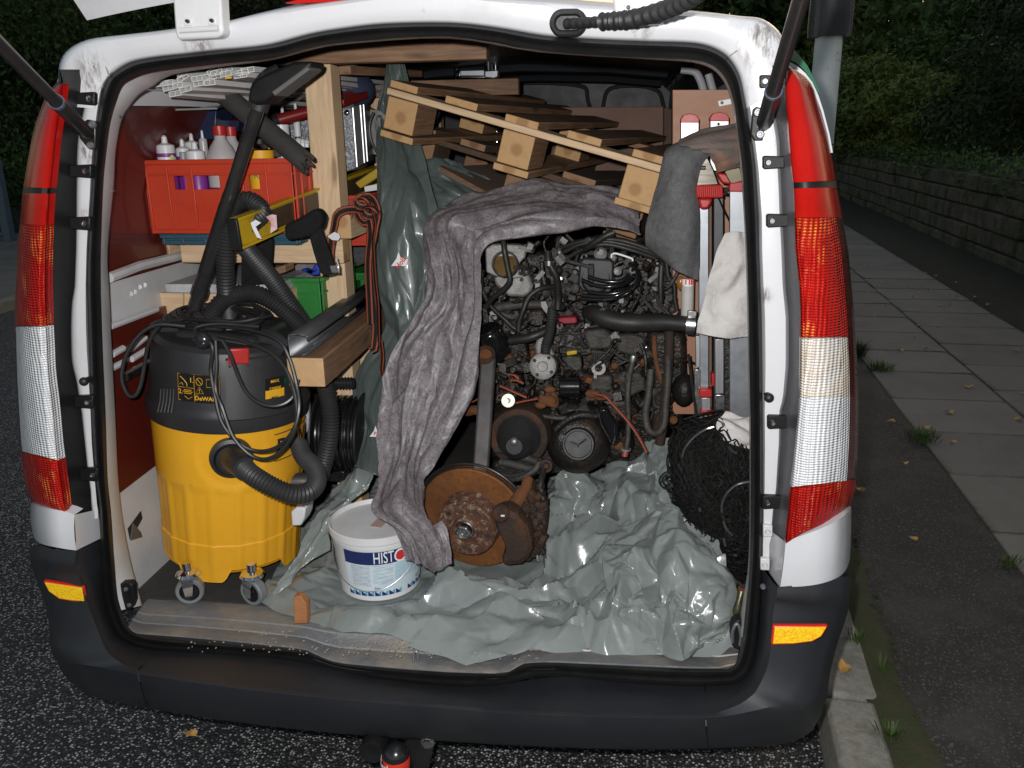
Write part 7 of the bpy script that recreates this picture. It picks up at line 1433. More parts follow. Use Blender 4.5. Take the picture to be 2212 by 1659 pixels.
for y_ in (462, 500): m.tube([A(Z2(745, y_), 1.40), A(Z2(1015, y_+2), 1.40)], .0055, 8)
for x_ in (742, 765): m.tube([A(Z2(x_, 440), 1.40), A(Z2(x_, 560), 1.40)], .006, 8)
m.build('clamp_arm', M_CHROME, lp2); pl('clamp_head', [Z2(*q) for q in ((930,455),(1018,450),(1015,495),(990,505),(930,498))], 1.38, .05, M_GALV, lp2, .003); pl('clamp_bar', [Z2(*q) for q in ((770,452),(930,448),(930,490),(770,490))], 1.39, .02, M_GALV, lp2, .003)
# plastic tarpaulin hung between rack and engine
def sheet_mat(name, c1, c2, rough):
    t = NT(name); v = t.co(); n_ = t.noise(v, 4, 5, .6); c = t.mix(t.ramp(n_, .3, .7), c1, c2); c = t.mix(t.ramp(t.noise(v, 55, 5, .7), .6, .75, (0, 0, 0), (.4, .4, .4)), c, tuple(x*1.25 for x in c1))
    return t.out(c, rough, 0, t.bump(t.n('TexVoronoi', feature='DISTANCE_TO_EDGE', i_Vector=t.n('VectorMath', operation='MULTIPLY_ADD', i_0=t.n('TexNoise', i_Vector=v, i_Scale=9.).outputs[1], i_1=(.06, .06, .06), i_2=v).outputs[0], i_Scale=30.).outputs[0], .003, .25, t.bump(t.noise(v, 28, 3, .5), .0012, .5)), .25, .5, Coat_Roughness=.15)
M_SHEET = sheet_mat('grey_green_polythene', (.235, .262, .252), (.19, .212, .204), .27)
M_TARP = sheet_mat('dark_grey_green_polythene', (.095, .12, .115), (.075, .095, .09), .46)
from mathutils.geometry import delaunay_2d_cdt
def facet(nu, nv, n, seed, asp=1.):
    """piecewise planar random heights (0..1) on a grid: the flat facets and sharp creases of crumpled film"""
    rs = np.random.RandomState(seed); pts = [(-.3, -.3), (asp+.3, -.3), (asp+.3, 1.3), (-.3, 1.3)]+[(rs.uniform(-.15, asp+.15), rs.uniform(-.15, 1.15)) for _ in range(n)]
    r_ = delaunay_2d_cdt([V(p) for p in pts], [], [], 0, 1e-6); vs, tr = r_[0], r_[2]; H_ = rs.rand(len(vs)); Z_ = np.zeros((nv+1, nu+1)); gx = np.linspace(0, asp, nu+1); gy = np.linspace(0, 1, nv+1)
    for t_ in tr:
        (x0, y0), (x1, y1), (x2, y2) = [vs[i][:2] for i in t_[:3]]
        a, b = np.searchsorted(gx, min(x0, x1, x2)-1e-9), np.searchsorted(gx, max(x0, x1, x2)+1e-9); c, d = np.searchsorted(gy, min(y0, y1, y2)-1e-9), np.searchsorted(gy, max(y0, y1, y2)+1e-9)
        if a >= b or c >= d: continue
        X_, Y_ = np.meshgrid(gx[a:b], gy[c:d]); den = (y1-y2)*(x0-x2)+(x2-x1)*(y0-y2)
        if abs(den) < 1e-12: continue
        l0 = ((y1-y2)*(X_-x2)+(x2-x1)*(Y_-y2))/den; l1 = ((y2-y0)*(X_-x2)+(x0-x2)*(Y_-y2))/den; l2 = 1-l0-l1; k = (l0 > -1e-6) & (l1 > -1e-6) & (l2 > -1e-6)
        Z_[c:d, a:b][k] = (l0*H_[t_[0]]+l1*H_[t_[1]]+l2*H_[t_[2]])[k]
    return Z_
def drape(name, rows, mt, nu=60, nv=140, fold=.012, nf=5, seed=0, fine=.004, parent=None, solid=.0015, fac=0, fn=60, ridge=.35, sm=80, fasp=1., f4=.16, **k):
    """surface through rows of (x px, y px, Y) points, with folds running along the rows' direction"""
    C_ = [crom([A(p) for p in r_], 10) for r_ in rows]; C_ = [resample(c_, n=nu) for c_ in C_]; cols_ = [crom([C_[i][j] for i in range(len(C_))], 10) for j in range(nu+1)]; cols_ = [resample(c_, n=nv) for c_ in cols_]
    G_ = [[cols_[j][i] for j in range(nu+1)] for i in range(nv+1)]; out = []
    asp = (C_[len(C_)//2][0]-C_[len(C_)//2][-1]).length/max(.01, sum((cols_[nu//2][i]-cols_[nu//2][i+1]).length for i in range(nv)))
    asp *= fasp
    if fac: F1, F2, F3, F4 = facet(nu, nv, fn, seed+1, asp), facet(nu, nv, fn*5, seed+2, asp), facet(nu, nv, fn, seed+3, asp), facet(nu, nv, fn*22, seed+4, asp)
    for i in range(nv+1):
        rw = []
        for j in range(nu+1):
            a = G_[min(i+1, nv)][j]-G_[max(i-1, 0)][j]; b = G_[i][min(j+1, nu)]-G_[i][max(j-1, 0)]; n_ = b.cross(a)
            n_ = n_.normalized() if n_.length > 1e-9 else V((0, -1, 0))
            if n_.y > 0: n_ = -n_
            u, v_ = j/nu, i/nv; w1 = noise.noise(V((v_*2.2, seed, 0)))*1.4; w2 = noise.noise(V((v_*3.1, u*2, seed+5)))*1.2
            s1 = math.sin(6.283*(u*nf+w1)+w2); s2 = noise.noise(V((u*nf*2.3, v_*3.5, seed+9))); s3 = noise.noise(V((u*14, v_*26, seed+2))); rdg = 1-abs(noise.noise(V((u*nf*2.1+w1, v_*2.6, seed+7))))*3.2
            d_ = fold*(.55*s1+.8*s2+ridge*rdg)+fine*s3
            if fac: d_ = d_*.5+fac*((F1[i, j]-.5)*1.6+(F2[i, j]-.5)*.6+(F4[i, j]-.5)*f4)
            p = G_[i][j]+n_*d_
            if fac: p = p+b.normalized()*(fac*.9*(F3[i, j]-.5)) if b.length > 1e-9 else p
            rw.append(p)
        out.append(rw)
    m = MB(); m.grid(out, uvs=lambda i, j: (j/nu, i/nv)); return m.build(name, mt, parent, smooth=sm, solid=solid, **k)
drape('hanging_tarpaulin', [[(847,96,.74),(849,95,.74),(851,98,.74)], [(838,175,.80),(858,172,.79),(884,180,.80)], [(818,270,.80),(850,270,.78),(890,275,.80)], [(816,420,.66),(870,420,.62),(935,430,.66)], [(815,560,.62),(880,560,.58),(960,570,.62)], [(832,700,.58),(885,700,.54),(960,710,.58)], [(775,800,.56),(850,810,.50),(960,820,.54)], [(766,860,.54),(850,880,.48),(960,900,.50)], [(778,940,.50),(850,960,.44),(950,970,.46)], [(765,1010,.40),(830,1030,.36),(920,1040,.38)]], M_TARP, fold=.011, nf=1.3, seed=3, fine=.001, fac=.026, fn=44, nu=90, nv=240, sm=45, fasp=3, label='dark grey green plastic tarpaulin hanging in folds between timber rack and engine', cat='tarpaulin')
drape('rear_tarpaulin', [[(900,300,.95),(960,330,.95),(1000,350,.98)], [(905,360,.93),(970,380,.90),(1080,400,.95)], [(930,440,.88),(1000,440,.85),(1120,430,.92)], [(950,520,.85),(1030,520,.82),(1200,480,.90)]], M_TARP, fold=.015, nf=1.5, seed=8, nv=90, fac=.05, fn=14, sm=45, label='glossy dark plastic sheet bunched behind the felt under the plywood offcut', cat='plastic sheet')
tp_ = bpy.data.objects['hanging_tarpaulin']
def holy_tag(x0, y0, s_, rot, Y_, txt):
    m = MB(); c = A((x0, y0), Y_); m.prism([c+V((-s_, 0, -s_*.7)), c+V((-s_*.3, 0, s_*.2)), c+V((0, 0, s_)), c+V((s_*.2, 0, s_*.3)), c+V((s_*1.1, 0, s_*.1)), c+V((s_*.9, 0, -s_*.7))], (0, .001, 0)); g = m.build('paper_tag', M_TW, tp_)
    text(txt, s_*.85, M_TR, frame(c+V((s_*.2, -.0015, -s_*.3)), (0, -1, 0), (math.cos(rot), 0, math.sin(rot))), g, bold=.03)
holy_tag(862, 562, .022, .9, .545, 'Hola'); holy_tag(812, 934, .018, -.3, .41, 'Fra'); holy_tag(843, 800, .014, 0, .47, 'T')
# ------------------------------------------------------------------ moving blanket over the engine
BL = [[(880,1214,.125),(916,1225,.105),(950,1228,.11),(974,1206,.135)], [(856,1150,.14),(892,1155,.105),(930,1158,.11),(956,1160,.14)], [(797,1104,.17),(845,1100,.115),(890,1095,.12),(926,1106,.17)], [(812,1040,.24),(845,1038,.185),(885,1035,.19),(914,1060,.24)], [(822,985,.29),(850,975,.23),(890,965,.23),(930,1015,.28)], [(821,920,.32),(860,905,.26),(915,890,.26),(966,945,.31)], [(834,832,.35),(880,820,.29),(950,815,.29),(1021,850,.35)], [(860,745,.38),(905,735,.33),(970,735,.33),(1028,770,.39)], [(922,640,.42),(945,640,.37),(985,650,.37),(1030,690,.43)], [(922,560,.47),(950,560,.41),(990,575,.41),(1037,610,.47)], [(921,492,.55),(950,505,.46),(995,520,.44),(1040,560,.50)], [(950,456,.62),(975,470,.52),(1015,492,.47),(1058,531,.51)], [(1020,428,.68),(1035,450,.58),(1060,480,.50),(1104,521,.52)], [(1114,408,.72),(1120,432,.60),(1130,470,.51),(1160,514,.53)], [(1200,412,.73),(1205,436,.61),(1215,472,.52),(1225,508,.54)], [(1290,418,.74),(1292,440,.62),(1290,470,.54),(1290,497,.56)], [(1350,427,.74),(1350,448,.64),(1352,478,.57),(1352,502,.58)], [(1376,452,.70),(1383,470,.64),(1388,492,.60),(1380,510,.60)]]
for i_ in range(4, 11):
    e_ = (BL[i_][0][2]+BL[i_][3][2])/2; BL[i_] = [BL[i_][0]]+[(q[0], q[1], q[2]*.45+(e_-.008)*.55) for q in BL[i_][1:3]]+[BL[i_][3]]
bln = drape('moving_blanket', BL, M_FELT, nu=120, nv=400, fold=.018, nf=2.4, seed=11, fine=.0006, fac=.021, fn=90, ridge=1.0, fasp=3.2, sm=60, f4=.20, solid=.004, label='grey pink recycled felt blanket draped over the engine and down onto the paint tub', cat='blanket')
# ------------------------------------------------------------------ right hand load
pw = pl('plywood_sheet', [ZR1(*q) for q in ((165,98),(830,95),(860,3300),(165,3300))], .66, .014, mat('red_brown_plywood', (.40, .20, .12), (.32, .15, .085), .55, ns=3.5, stretch=(1, 1, 3)), None, .001, label='tall red brown plywood panel standing upright inside the right of the opening', cat='plywood')
m = MB(); q = [A(ZR1(*c_), .655) for c_ in ((612,208),(760,180),(770,232),(625,262))]; m.prism(q, (0, .003, 0)); hs = m.build('hasp_strip', M_TUB, None, bevel=.0005, label='small white metal strip with one hole screwed to the top of the plywood panel', cat='metal strip'); m = MB(); m.lathe([(0, -.001), (.004, -.001), (.004, 0)], 14, frame(A(ZR1(652, 225), .654), (0, 1, 0))); m.build('hole', M_BLKMET, hs)
lad = thing('aluminium_ladder', A((1520, 900), .45), 'folded aluminium ladder with red end caps standing upright by the right door seal', 'ladder')
def rail(x0, x1, yt, yb, Y_, mt_, cap=None, nm='rail', th=.022, z=ZR1):
    a, b = z(x0, yt), z(x1, yb); m = MB(); m.prism([A((a[0], a[1]), Y_), A((b[0], a[1]), Y_), A((b[0], b[1]), Y_), A((a[0], b[1]), Y_)], (0, th, 0)); o = m.build(nm, mt_, lad, bevel=.0015)
    if cap:
        pts = [(x0-2, cap), (x0+(x1-x0)*.15, cap-45), (x0+(x1-x0)*.5, cap-60), (x0+(x1-x0)*.85, cap-45), (x1+2, cap-5), (x1+2, yt+8), (x0-2, yt+8)]
        m = MB(); m.prism([A(z(*p), Y_-.003) for p in pts], (0, th+.006, 0)); m.build('red_end_cap', M_RED, lad, bevel=.0015)
    return o
M_ALR = mat('ribbed_aluminium', (.50, .51, .53), (.38, .38, .40), .4, .85, ns=60, stretch=(3, 3, .05))
rail(245, 425, 415, 900, .55, M_ALR, 390); rail(535, 722, 400, 900, .55, M_ALR, 375)
for q in ((320,447),(615,435)): bolt(ZR1(*q), .0035, M_CHROME, lad, 'rivet', .547)
rail(425, 520, 1150, 3950, .44, M_GALV); rail(525, 552, 1200, 3950, .47, mat('brown_shadow_strip', (.16, .10, .07), None, .7), nm='gap_shadow'); rail(572, 665, 1150, 3950, .46, mat('dark_grey_rail', (.075, .08, .085), None, .5, .5)); rail(728, 925, 1100, 4100, .40, M_GALV, nm='side_plate', th=.010)  # brown strip put in for the shade in the gap between rails
for q in ((392,436,870,1180),(585,670,900,1440),(450,540,1480,1600),(380,440,1200,1640),(585,690,1450,1640)): rail(*q, .425 if q[0] > 440 else .43, M_ALR if q[3] != 1640 else M_STEEL, nm='alloy_strip', th=.012, z=ZR2)
rail(678, 733, 890, 1640, .415, M_GREASE, nm='shadow_strip', th=.01, z=ZR2)  # near-black strip put in for the shade beside the side plate
m = MB(); m.prism([A(ZR1(*q), .39) for q in ((325,835),(420,800),(510,765),(565,880),(620,1035),(390,1045),(345,930))], (0, .05, 0)); m.build('ladder_foot', mat('reflective_dark_steel', (.30, .28, .24), (.15, .13, .11), .22, .9, ns=8, stretch=(.3, 1, 3)), lad, bevel=.002)
for y_ in (858, 880): m = MB(); m.tube([A(ZR1(415, y_), .388), A(ZR1(492, y_-2), .388)], .0022, 6); m.build('slot_edge', M_CHROME, lad)
m = MB(); m.prism([A(ZR1(*q), .375) for q in ((392,1040),(660,1035),(668,1150),(640,1165),(405,1165))], (0, .05, 0)); rf = m.build('ribbed_rubber_foot', M_RED, lad, bevel=.003)
for k in range(13): m = MB(); m.tube([A(ZR1(402+k*20.5, 1048), .374), A(ZR1(407+k*20.5, 1155), .374)], .0020, 6); m.build('grip_rib', M_RED, rf)
m = MB(); m.prism([A(ZR1(*q), .385) for q in ((418,1168),(565,1168),(545,1230),(510,1278),(440,1280),(425,1230))], (0, .03, 0)); m.build('lower_foot_tab', M_RED, lad, bevel=.006, seg=3)
m = MB(); m.prism([A(ZR1(*q), .415) for q in ((600,915),(690,925),(765,960),(770,1010),(720,1030),(660,1020),(630,985))], (0, .03, 0)); m.build('second_foot', M_RED, lad, bevel=.004)
m = MB(); m.prism([A(ZR1(*q), .398) for q in ((728,1020),(868,1000),(872,1102),(725,1102))], (0, .02, 0)); m.build('red_plate_cap', M_RED, lad, bevel=.002)
m = MB(); m.prism([A(ZR1(*q), .405) for q in ((668,880),(830,860),(860,1000),(740,1030),(700,960))], (0, .02, 0)); m.build('foot_plate', mat('olive_metal', (.16, .14, .09), (.1, .09, .07), .35, .6), lad, bevel=.002)
m = MB(); m.tube([A(ZR1(620, 1170), .41), A(ZR1(670, 1290), .41), A(ZR1(728, 1400), .41), A(ZR1(730, 1500), .41)], .006, 8, flat=.3); m.build('dark_strap', M_NYL, lad)
m = MB(); m.lathe([(0, -.004), (.006, -.004), (.008, 0), (.008, .01)], 14, frame(A(ZR1(698, 1090), .395), (0, 1, -.2))); m.build('chrome_nut', M_CHROME, lad)
for q in ((428,555,1395,1478,.418),(440,560,1600,1650,.42),(548,582,1240,1370,.44)):
    m = MB(); m.prism([A(ZR2(q[0], q[2]), q[4]), A(ZR2(q[1], q[2]), q[4]), A(ZR2(q[1], q[3]), q[4]), A(ZR2(q[0], q[3]), q[4])], (0, .03, 0)); m.build('red_clamp', M_RED, lad, bevel=.003)
m = MB(); m.tube([A(ZR2(322, 1050), .42), A(ZR2(350, 1300), .42), A(ZR2(400, 1650), .42)], .0035, 8); m.build('black_pole', M_CORD, None, label='thin black pole leaning beside the ladder rails', cat='pole')
fe = thing('silicone_cartridge', A(ZR2(310, 690), .50), 'grubby white cartridge with red printed band hanging beside the engine', 'cartridge')
m = MB(); a, b = A(ZR2(315, 300), .50), A(ZR2(308, 700), .50); m.cyl(a, b, .0155, 20); m.build('tube', mat('grubby_white_tube', (.52, .50, .48), (.40, .38, .35), .6, ns=12, dirt=(.2, .18, .15), ds=20), fe)
m = MB(); m.cyl(a+V((0, 0, .0)), a.lerp(b, .17), .0159, 20); m.build('red_band', M_TW, fe); text('TIB', .020, M_TR, frame(a.lerp(b, .06)+V((.002, -.0168, 0)), (0, -1, 0), (1, 0, 0)), fe, bend=.0165, bold=.04)
m = MB(); m.tube([a.lerp(b, .15)+V((-.013, -.010, 0)), a.lerp(b, .15)+V((.013, -.010, 0))], .0018, 6); m.build('red_rule', M_TR, fe)
m = MB(); m.ball(A(ZR2(245, 345), .50), .012, 10, 6, sc_=(.9, .7, 1.5)); m.build('amber_cap', mat('amber_plastic', (.25, .10, .02), None, .3), None, label='small amber plastic cap hanging left of the white cartridge', cat='cap')
M_GFELT = mat('dark_grey_felt', (.13, .128, .13), (.085, .083, .085), .85, ns=55, bump=.002, bs=260, dirt=(.19, .185, .19), ds=120, dlo=.55, dhi=.75)
M_WFELT = mat('dirty_white_felt', (.66, .63, .615), (.54, .51, .49), .85, ns=18, bump=.0015, bs=240, dirt=(.36, .33, .29), ds=35, dlo=.58, dhi=.8)
drape('grey_felt_cloth', [[(*ZR1(115,690),.42),(*ZR1(260,640),.41),(*ZR1(600,600),.40),(*ZR1(850,560),.42)], [(*ZR1(95,760),.40),(*ZR1(250,720),.37),(*ZR1(360,735),.37),(*ZR1(500,760),.39)], [(*ZR1(40,1000),.40),(*ZR1(180,1000),.36),(*ZR1(300,1010),.36),(*ZR1(385,1030),.385)], [(*ZR1(-40,1250),.41),(*ZR1(150,1260),.36),(*ZR1(300,1270),.36),(*ZR1(400,1270),.39)], [(*ZR1(-90,1560),.42),(*ZR1(120,1580),.37),(*ZR1(300,1590),.37),(*ZR1(415,1600),.40)], [(*ZR2(-60,-10),.44),(*ZR2(120,60),.38),(*ZR2(290,110),.38),(*ZR2(415,120),.41)], [(*ZR2(60,70),.44),(*ZR2(190,200),.39),(*ZR2(300,270),.39),(*ZR2(412,318),.41)]], M_GFELT, nu=70, nv=150, fold=.004, nf=1.2, seed=21, fine=.0006, solid=.004, label='dark grey felt cloth hanging over the ladder top beside the blanket', cat='cloth')
drape('rolled_felt_edge', [[(*ZR1(250,600),.40),(*ZR1(500,500),.39),(*ZR1(830,425),.41)], [(*ZR1(230,640),.37),(*ZR1(500,560),.36),(*ZR1(850,520),.385)], [(*ZR1(340,668),.355),(*ZR1(560,650),.345),(*ZR1(850,620),.37)], [(*ZR1(520,715),.355),(*ZR1(640,715),.345),(*ZR1(860,720),.37)], [(*ZR1(570,800),.36),(*ZR1(680,800),.35),(*ZR1(862,800),.375)], [(*ZR1(615,905),.37),(*ZR1(700,880),.36),(*ZR1(862,850),.385)]], mat('bounce_tinted_felt', (.17, .125, .11), (.12, .105, .10), .8, ns=10, bump=.002, bs=260, dirt=(.30, .12, .05), ds=4, dlo=.5, dhi=.65), nu=60, nv=60, fold=.0025, nf=.8, seed=25, fine=.0006, solid=.004, label='felt fold with red brown bounced light painted on it lying across the ladder top against the door seal', cat='cloth')  # orange-brown patches paint light bounced onto the grey felt
drape('white_felt_cloth', [[(*ZR1(690,1520),.36),(*ZR1(780,1505),.355),(*ZR1(925,1500),.37)], [(*ZR2(600,30),.35),(*ZR2(720,20),.34),(*ZR2(935,30),.36)], [(*ZR2(520,320),.35),(*ZR2(700,320),.335),(*ZR2(940,330),.35)], [(*ZR2(440,620),.35),(*ZR2(680,640),.33),(*ZR2(945,640),.345)], [(*ZR2(398,838),.355),(*ZR2(600,870),.335),(*ZR2(750,890),.335),(*ZR2(950,872),.35)]], M_WFELT, nu=60, nv=110, fold=.007, nf=1.0, seed=31, fine=.0005, solid=.003, label='dirty white felt cloth hanging over the ladder rails by the right seal', cat='cloth')
drape('white_felt_scrap', [[(*ZR3(478,28),.34),(*ZR3(560,60),.34),(*ZR3(680,60),.35)], [(*ZR3(415,125),.31),(*ZR3(520,140),.30),(*ZR3(680,160),.32)], [(*ZR3(470,220),.30),(*ZR3(560,260),.29),(*ZR3(680,295),.31)]], M_WFELT, nu=40, nv=40, fold=.006, nf=1.0, seed=35, fine=.0005, solid=.003, label='scrap of dirty white felt sticking out of the top of the black net', cat='cloth')
# black cargo net heaped at the right
ol = [ZR3(*q) for q in ((95,215),(130,130),(200,75),(320,50),(455,22),(500,90),(680,250),(860,420),(900,700),(860,1000),(740,1230),(620,1235),(480,1180),(350,1050),(250,925),(180,865),(125,790),(120,700),(108,580),(70,540),(92,450),(88,300))]
NC = (1560, 1085)
def rad(a):
    dx, dy = math.cos(a), math.sin(a); best = 40
    for i in range(len(ol)):
        (x1, y1), (x2, y2) = ol[i], ol[(i+1) % len(ol)]; ex, ey = x2-x1, y2-y1; den = dx*ey-dy*ex
        if abs(den) < 1e-9: continue
        t_ = ((x1-NC[0])*ey-(y1-NC[1])*ex)/den; s_ = ((x1-NC[0])*dy-(y1-NC[1])*dx)/den
        if t_ > 0 and 0 <= s_ <= 1: best = max(best, t_)
    return best
RAD = [rad(i*math.pi/60) for i in range(120)]
def netP(s_, t_, sc_, dn):
    v_ = min(1.0, math.hypot(s_, t_)); a = math.atan2(t_, s_) % (2*math.pi); k = a/(math.pi/60); r_ = RAD[int(k) % 120]*(1-k % 1)+RAD[(int(k)+1) % 120]*(k % 1)
    b_ = 1+.10*noise.noise(V((s_*2.2, t_*2.2, dn))); x, y = NC[0]+math.cos(a)*r_*v_*sc_*b_, NC[1]+math.sin(a)*r_*v_*sc_*b_
    Y_ = .40-.17*math.sqrt(max(0, 1-v_*v_))*sc_*(1+.25*noise.noise(V((s_*2.5, t_*2.5, dn+4)))); return A((x, y), Y_)
net = thing('cargo_net', A(NC, .3), 'heap of black knotted cargo net bulging against the right door seal', 'net')
M_NET = mat('black_net_cord', (.006, .006, .006), (.012, .011, .010), .75, ns=80, spec=.25)
m = MB(); m.grid([[netP(math.cos(j*6.2832/48)*i/10, math.sin(j*6.2832/48)*i/10, .955, 3)+V((0, .02, 0)) for j in range(49)] for i in range(1, 11)]); m.build('net_core', mat('net_inner_folds', (.006, .006, .006), None, .9, spec=.1), net)
rn = random.Random(5)
for L_i, (sc1, dn, g) in enumerate(((1.0, 1, .085), (.97, 9, .075), (.93, 15, .07), (1.03, 22, .10))):
    m = MB(); th = .5+L_i*.37
    for dirn in (0, 1):
        k = -1.0
        while k < 1.0:
            pts = []
            for i in range(70):
                q = -1+2*i/69; wob = .028*math.sin(i*1.35+k*31+dirn*2)+.10*noise.noise(V((q*2, k*2, dn))); a_, b_ = (q, k+wob) if dirn == 0 else (k+wob, q)
                s_, t_ = a_*math.cos(th)-b_*math.sin(th), a_*math.sin(th)+b_*math.cos(th)
                if math.hypot(s_, t_) > 1.0:
                    if len(pts) > 3: m.tube(pts, .0020, 4, cap=False)
                    pts = []; continue
                pts.append(netP(s_, t_, sc1, dn)-V((0, .004*L_i*.5+.004*noise.noise(V((q*9, k*9, dn))), 0)))
            if len(pts) > 3: m.tube(pts, .0020, 4, cap=False)
            k += g
    m.build('net_layer', M_NET, net)
for pts in ([(110,450),(80,440),(40,465),(22,505),(45,545),(100,555),(125,520)], [(100,470),(60,475),(45,500),(60,530),(105,530)], [(90,300),(75,370),(85,450)], [(190,80),(280,50),(400,20),(470,20),(410,80),(330,120)], [(230,75),(300,120),(280,190),(200,230)], [(130,130),(210,180),(230,260)], [(260,58),(350,95),(430,60)], [(640,300),(560,270),(500,250),(560,310),(650,340)]):
    m = MB(); m.tube(resample(crom([A(ZR3(*q), .30) for q in pts], 8), .006), .0022, 6); m.build('loose_cord', M_NET, net)
for pts, Y_ in (([(180,340),(200,280),(260,205),(340,150),(400,130)], .245), ([(455,720),(458,660),(490,590),(560,530),(660,508)], .205), ([(465,780),(490,840),(530,880)], .205), ([(490,1140),(540,1185),(610,1235)], .22), ([(300,690),(308,712)], .2), ([(500,265),(530,300),(560,312)], .26), ([(470,900),(480,955)], .2), ([(535,1015),(560,1020)], .2), ([(105,520),(112,545)], .3)):
    m = MB(); m.tube(resample(crom([A(ZR3(*q), Y_) for q in pts], 8), .006), .0032, 8); m.build('shiny_cord', mat('glossy_black_cord', (.05, .05, .052), None, .12, coat=.8), net)
# bits between net, sheet and seal
pl('brown_board_end', [ZR3(*q) for q in ((490,1265),(560,1230),(620,1260),(600,1400),(540,1470),(510,1380))], .24, .02, M_RUST, None, .002, label='rust brown board end below the black net', cat='board')
hk = thing('door_stay_latch', A(ZR3(570, 1600), .06), 'black door stay latch with tarnished link chain at the lower right of the opening', 'latch')
m = MB(); m.tube([A((*ZR3(*q[:2]), q[2])) for q in ((590,1270,.10),(575,1330,.09),(560,1400,.085),(545,1460,.08),(545,1520,.07))], [.009, .007, .010, .007, .008], 12); m.build('link', mat('tarnished_olive_metal', (.16, .14, .08), (.07, .06, .04), .35, .8, ns=60), hk)
m = MB(); m.prism([A(ZR3(*q), .045) for q in ((520,1500),(570,1460),(600,1480),(612,1560),(600,1659),(580,1680),(530,1660),(515,1590))], (0, .03, 0)); m.build('latch_body', M_BLACKPL, hk, bevel=.005, seg=3)
m = MB(); m.tube(crom([A(ZR3(*q), .042) for q in ((530,1620),(532,1540),(560,1490),(585,1560),(580,1640))], 5), .0035, 8); m.build('latch_spring', M_GALV, hk)
# ================================================================== crumpled polythene on the floor
def floor_np(X, Y): return np.where(Y > .085, FZ, FZ-(.085-np.maximum(Y, -.05))*.42)
def ceil_np(X, Y):
    h = .062+.10*np.clip((X-.0)/.5, 0, 1)*np.clip((Y+.02)/.3, 0, 1)+.05*np.clip((Y-.1)/.3, 0, 1)
    d = np.hypot(X+.232, Y-.262); h = np.where(d < .105, .003, np.where(d < .16, .003+(d-.105)*1.0, h))
    d = np.hypot(X-.03, (Y-.33)*1.3); h = np.where(d < .15, np.minimum(h, .010+np.maximum(0, d-.05)*.3), h)
    h = np.where((Y > .45) & (X > -.1), np.minimum(h, .10), h); h = np.where(X < -.3, np.minimum(h, .05), h); return h*np.clip((Y+.07)/.10, .3, 1)
def facet_xy(U, W, n, seed):
    """the same flat facets, read at any (already rotated and stretched) coordinates"""
    rs = np.random.RandomState(seed); u0_, u1_, w0_, w1_ = U.min()-.1, U.max()+.1, W.min()-.1, W.max()+.1
    pts = [(u0_-.5, w0_-.5), (u1_+.5, w0_-.5), (u1_+.5, w1_+.5), (u0_-.5, w1_+.5)]+[(rs.uniform(u0_, u1_), rs.uniform(w0_, w1_)) for _ in range(n)]
    r_ = delaunay_2d_cdt([V(p) for p in pts], [], [], 0, 1e-6); vs, tr = r_[0], r_[2]; H_ = rs.rand(len(vs)); Z_ = np.zeros(U.shape)
    for t_ in tr:
        (x0, y0), (x1, y1), (x2, y2) = [vs[i][:2] for i in t_[:3]]; den = (y1-y2)*(x0-x2)+(x2-x1)*(y0-y2)
        if abs(den) < 1e-12: continue
        B_ = np.nonzero((U >= min(x0, x1, x2)-1e-6) & (U <= max(x0, x1, x2)+1e-6) & (W >= min(y0, y1, y2)-1e-6) & (W <= max(y0, y1, y2)+1e-6)); X_, Y_ = U[B_], W[B_]
        l0 = ((y1-y2)*(X_-x2)+(x2-x1)*(Y_-y2))/den; l1 = ((y2-y0)*(X_-x2)+(x0-x2)*(Y_-y2))/den; l2 = 1-l0-l1; k = (l0 > -1e-6) & (l1 > -1e-6) & (l2 > -1e-6)
        Z_[B_[0][k], B_[1][k]] = (l0*H_[t_[0]]+l1*H_[t_[1]]+l2*H_[t_[2]])[k]
    return Z_
nx_, ny_ = 280, 220; s_, t_ = np.meshgrid(np.linspace(0, 1, nx_+1), np.linspace(0, 1, ny_+1))
lip = np.interp(s_, [0, .06, .14, .22, .30, .40, .46, .50, .55, .60, .72, .84, .92, 1], [.12, .085, .06, .02, .028, .0, -.012, -.026, -.006, .018, .022, .012, -.005, .06])
X = -.50+1.10*s_-.07*(1-s_)*np.clip(t_*2, 0, 1); Y = .012+.92*t_+lip*(1-t_)**2
def rot(a, k): return (X*math.cos(a)+Y*math.sin(a))*1., (-X*math.sin(a)+Y*math.cos(a))*k
F = [facet_xy(*rot(.55, 3.2), 210, 31), facet_xy(*rot(-.45, 2.4), 170, 32), facet_xy(*rot(.2, 1.), 420, 33), facet_xy(*rot(1.2, 1.), 130, 34), facet_xy(*rot(.9, 1.), 130, 35), facet_xy(*rot(.3, 1.6), 1500, 36)]
ramp_ = np.clip(t_*22, 0, 1)
X2 = X+(F[3]-.5)*.06+(F[5]-.5)*.008; Y2 = Y+((F[4]-.5)*.06+(F[5]-.5)*.008)*(.2+.8*ramp_)
Hh = .55*F[0]+.45*F[1]+.32*F[2]+.13*F[5]; Hh = (Hh-Hh.min())/(Hh.max()-Hh.min())
X, Y = X2, Y2; Zs = floor_np(X, Y)+.003+ceil_np(X, Y)*np.clip((Hh-.16)/.7, 0, 1)*(.5+.5*ramp_)
m = MB(); m.v = [V(p) for p in np.stack([X, Y, Zs], -1).reshape(-1, 3).tolist()]; W_ = nx_+1
for j in range(ny_):
    for i in range(nx_): m.F((j*W_+i, j*W_+i+1, (j+1)*W_+i+1, (j+1)*W_+i))
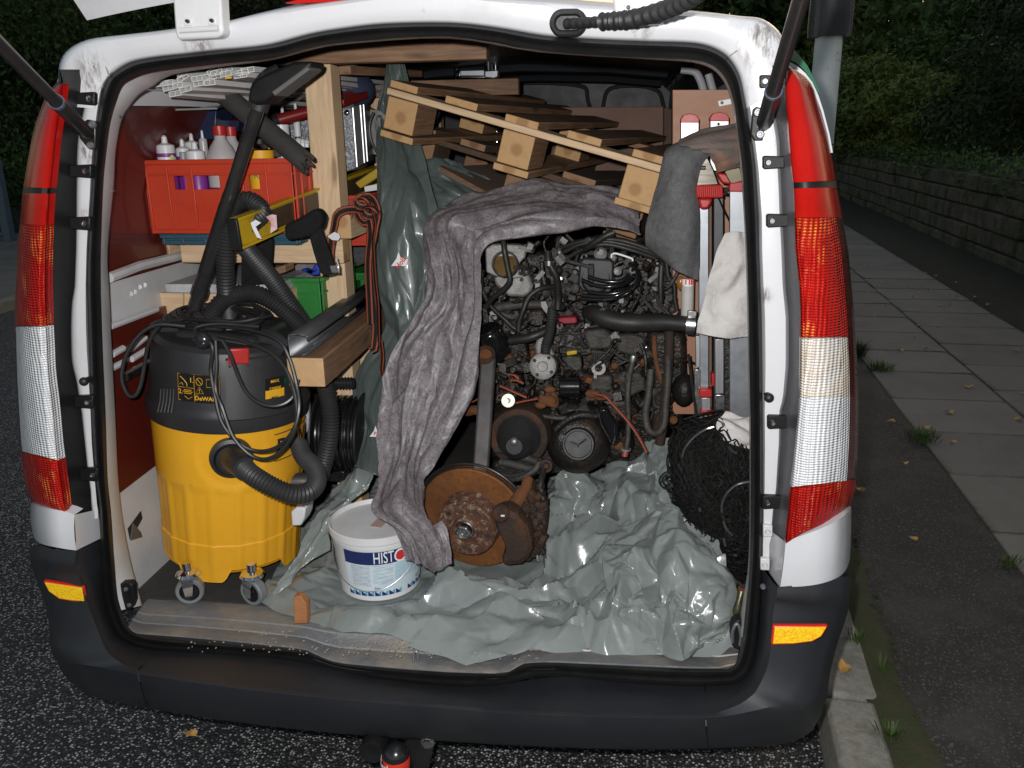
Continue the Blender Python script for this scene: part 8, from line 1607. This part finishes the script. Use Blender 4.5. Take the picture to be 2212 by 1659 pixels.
m.build('plastic_sheet', M_SHEET, None, smooth=32, label='crumpled grey green plastic sheet spread over the cargo floor under engine and tub', cat='plastic sheet')
# the sheet's bunched right end and the folds pulled up behind the disc
drape('plastic_sheet_fold', [[(1180,1130,.50),(1190,1060,.55),(1222,1012,.60)], [(1215,1160,.44),(1240,1080,.50),(1250,1010,.60)], [(1262,1180,.42),(1270,1110,.50),(1290,1060,.60)], [(1300,1190,.40),(1310,1090,.50),(1340,1010,.62)], [(1360,1200,.36),(1380,1090,.46),(1400,985,.60)], [(1420,1190,.34),(1430,1090,.44),(1450,958,.58)], [(1470,1160,.34),(1475,1080,.42),(1480,960,.55)]], M_SHEET, nu=90, nv=160, fold=.012, nf=1.5, seed=51, fine=.001, fac=.05, fn=26, sm=32, label='grey green plastic sheet pulled up in peaks behind the brake disc', cat='plastic sheet')
drape('plastic_sheet_fold', [[(1330,1130,.36),(1310,1220,.25),(1320,1320,.13),(1330,1395,.05)], [(1400,1100,.34),(1385,1200,.24),(1390,1300,.12),(1400,1400,.035)], [(1440,1090,.32),(1430,1190,.20),(1440,1300,.10),(1440,1432,.015)], [(1490,1130,.28),(1500,1220,.17),(1500,1320,.08),(1470,1430,.02)], [(1530,1190,.26),(1555,1250,.16),(1560,1320,.09),(1510,1400,.04)], [(1560,1240,.24),(1582,1280,.17),(1578,1325,.11),(1540,1370,.07)]], M_SHEET, nu=130, nv=130, fold=.010, nf=2, seed=61, fine=.001, fac=.042, fn=34, sm=32, label='grey green plastic sheet bunched in glossy folds at the lower right of the opening', cat='plastic sheet')
drape('plastic_sheet_fold', [[(700,1070,.42),(760,1010,.46),(775,960,.50)], [(690,1120,.32),(750,1060,.38),(810,1000,.42)], [(660,1170,.26),(715,1105,.32),(790,1050,.37)], [(630,1230,.20),(680,1170,.25),(712,1128,.30)], [(580,1305,.13),(640,1240,.18),(710,1190,.24)]], M_SHEET, nu=80, nv=90, fold=.006, nf=1.4, seed=71, fine=.001, fac=.04, fn=16, sm=36, label='grey green plastic sheet rising in soft folds between vacuum and felt blanket', cat='plastic sheet')
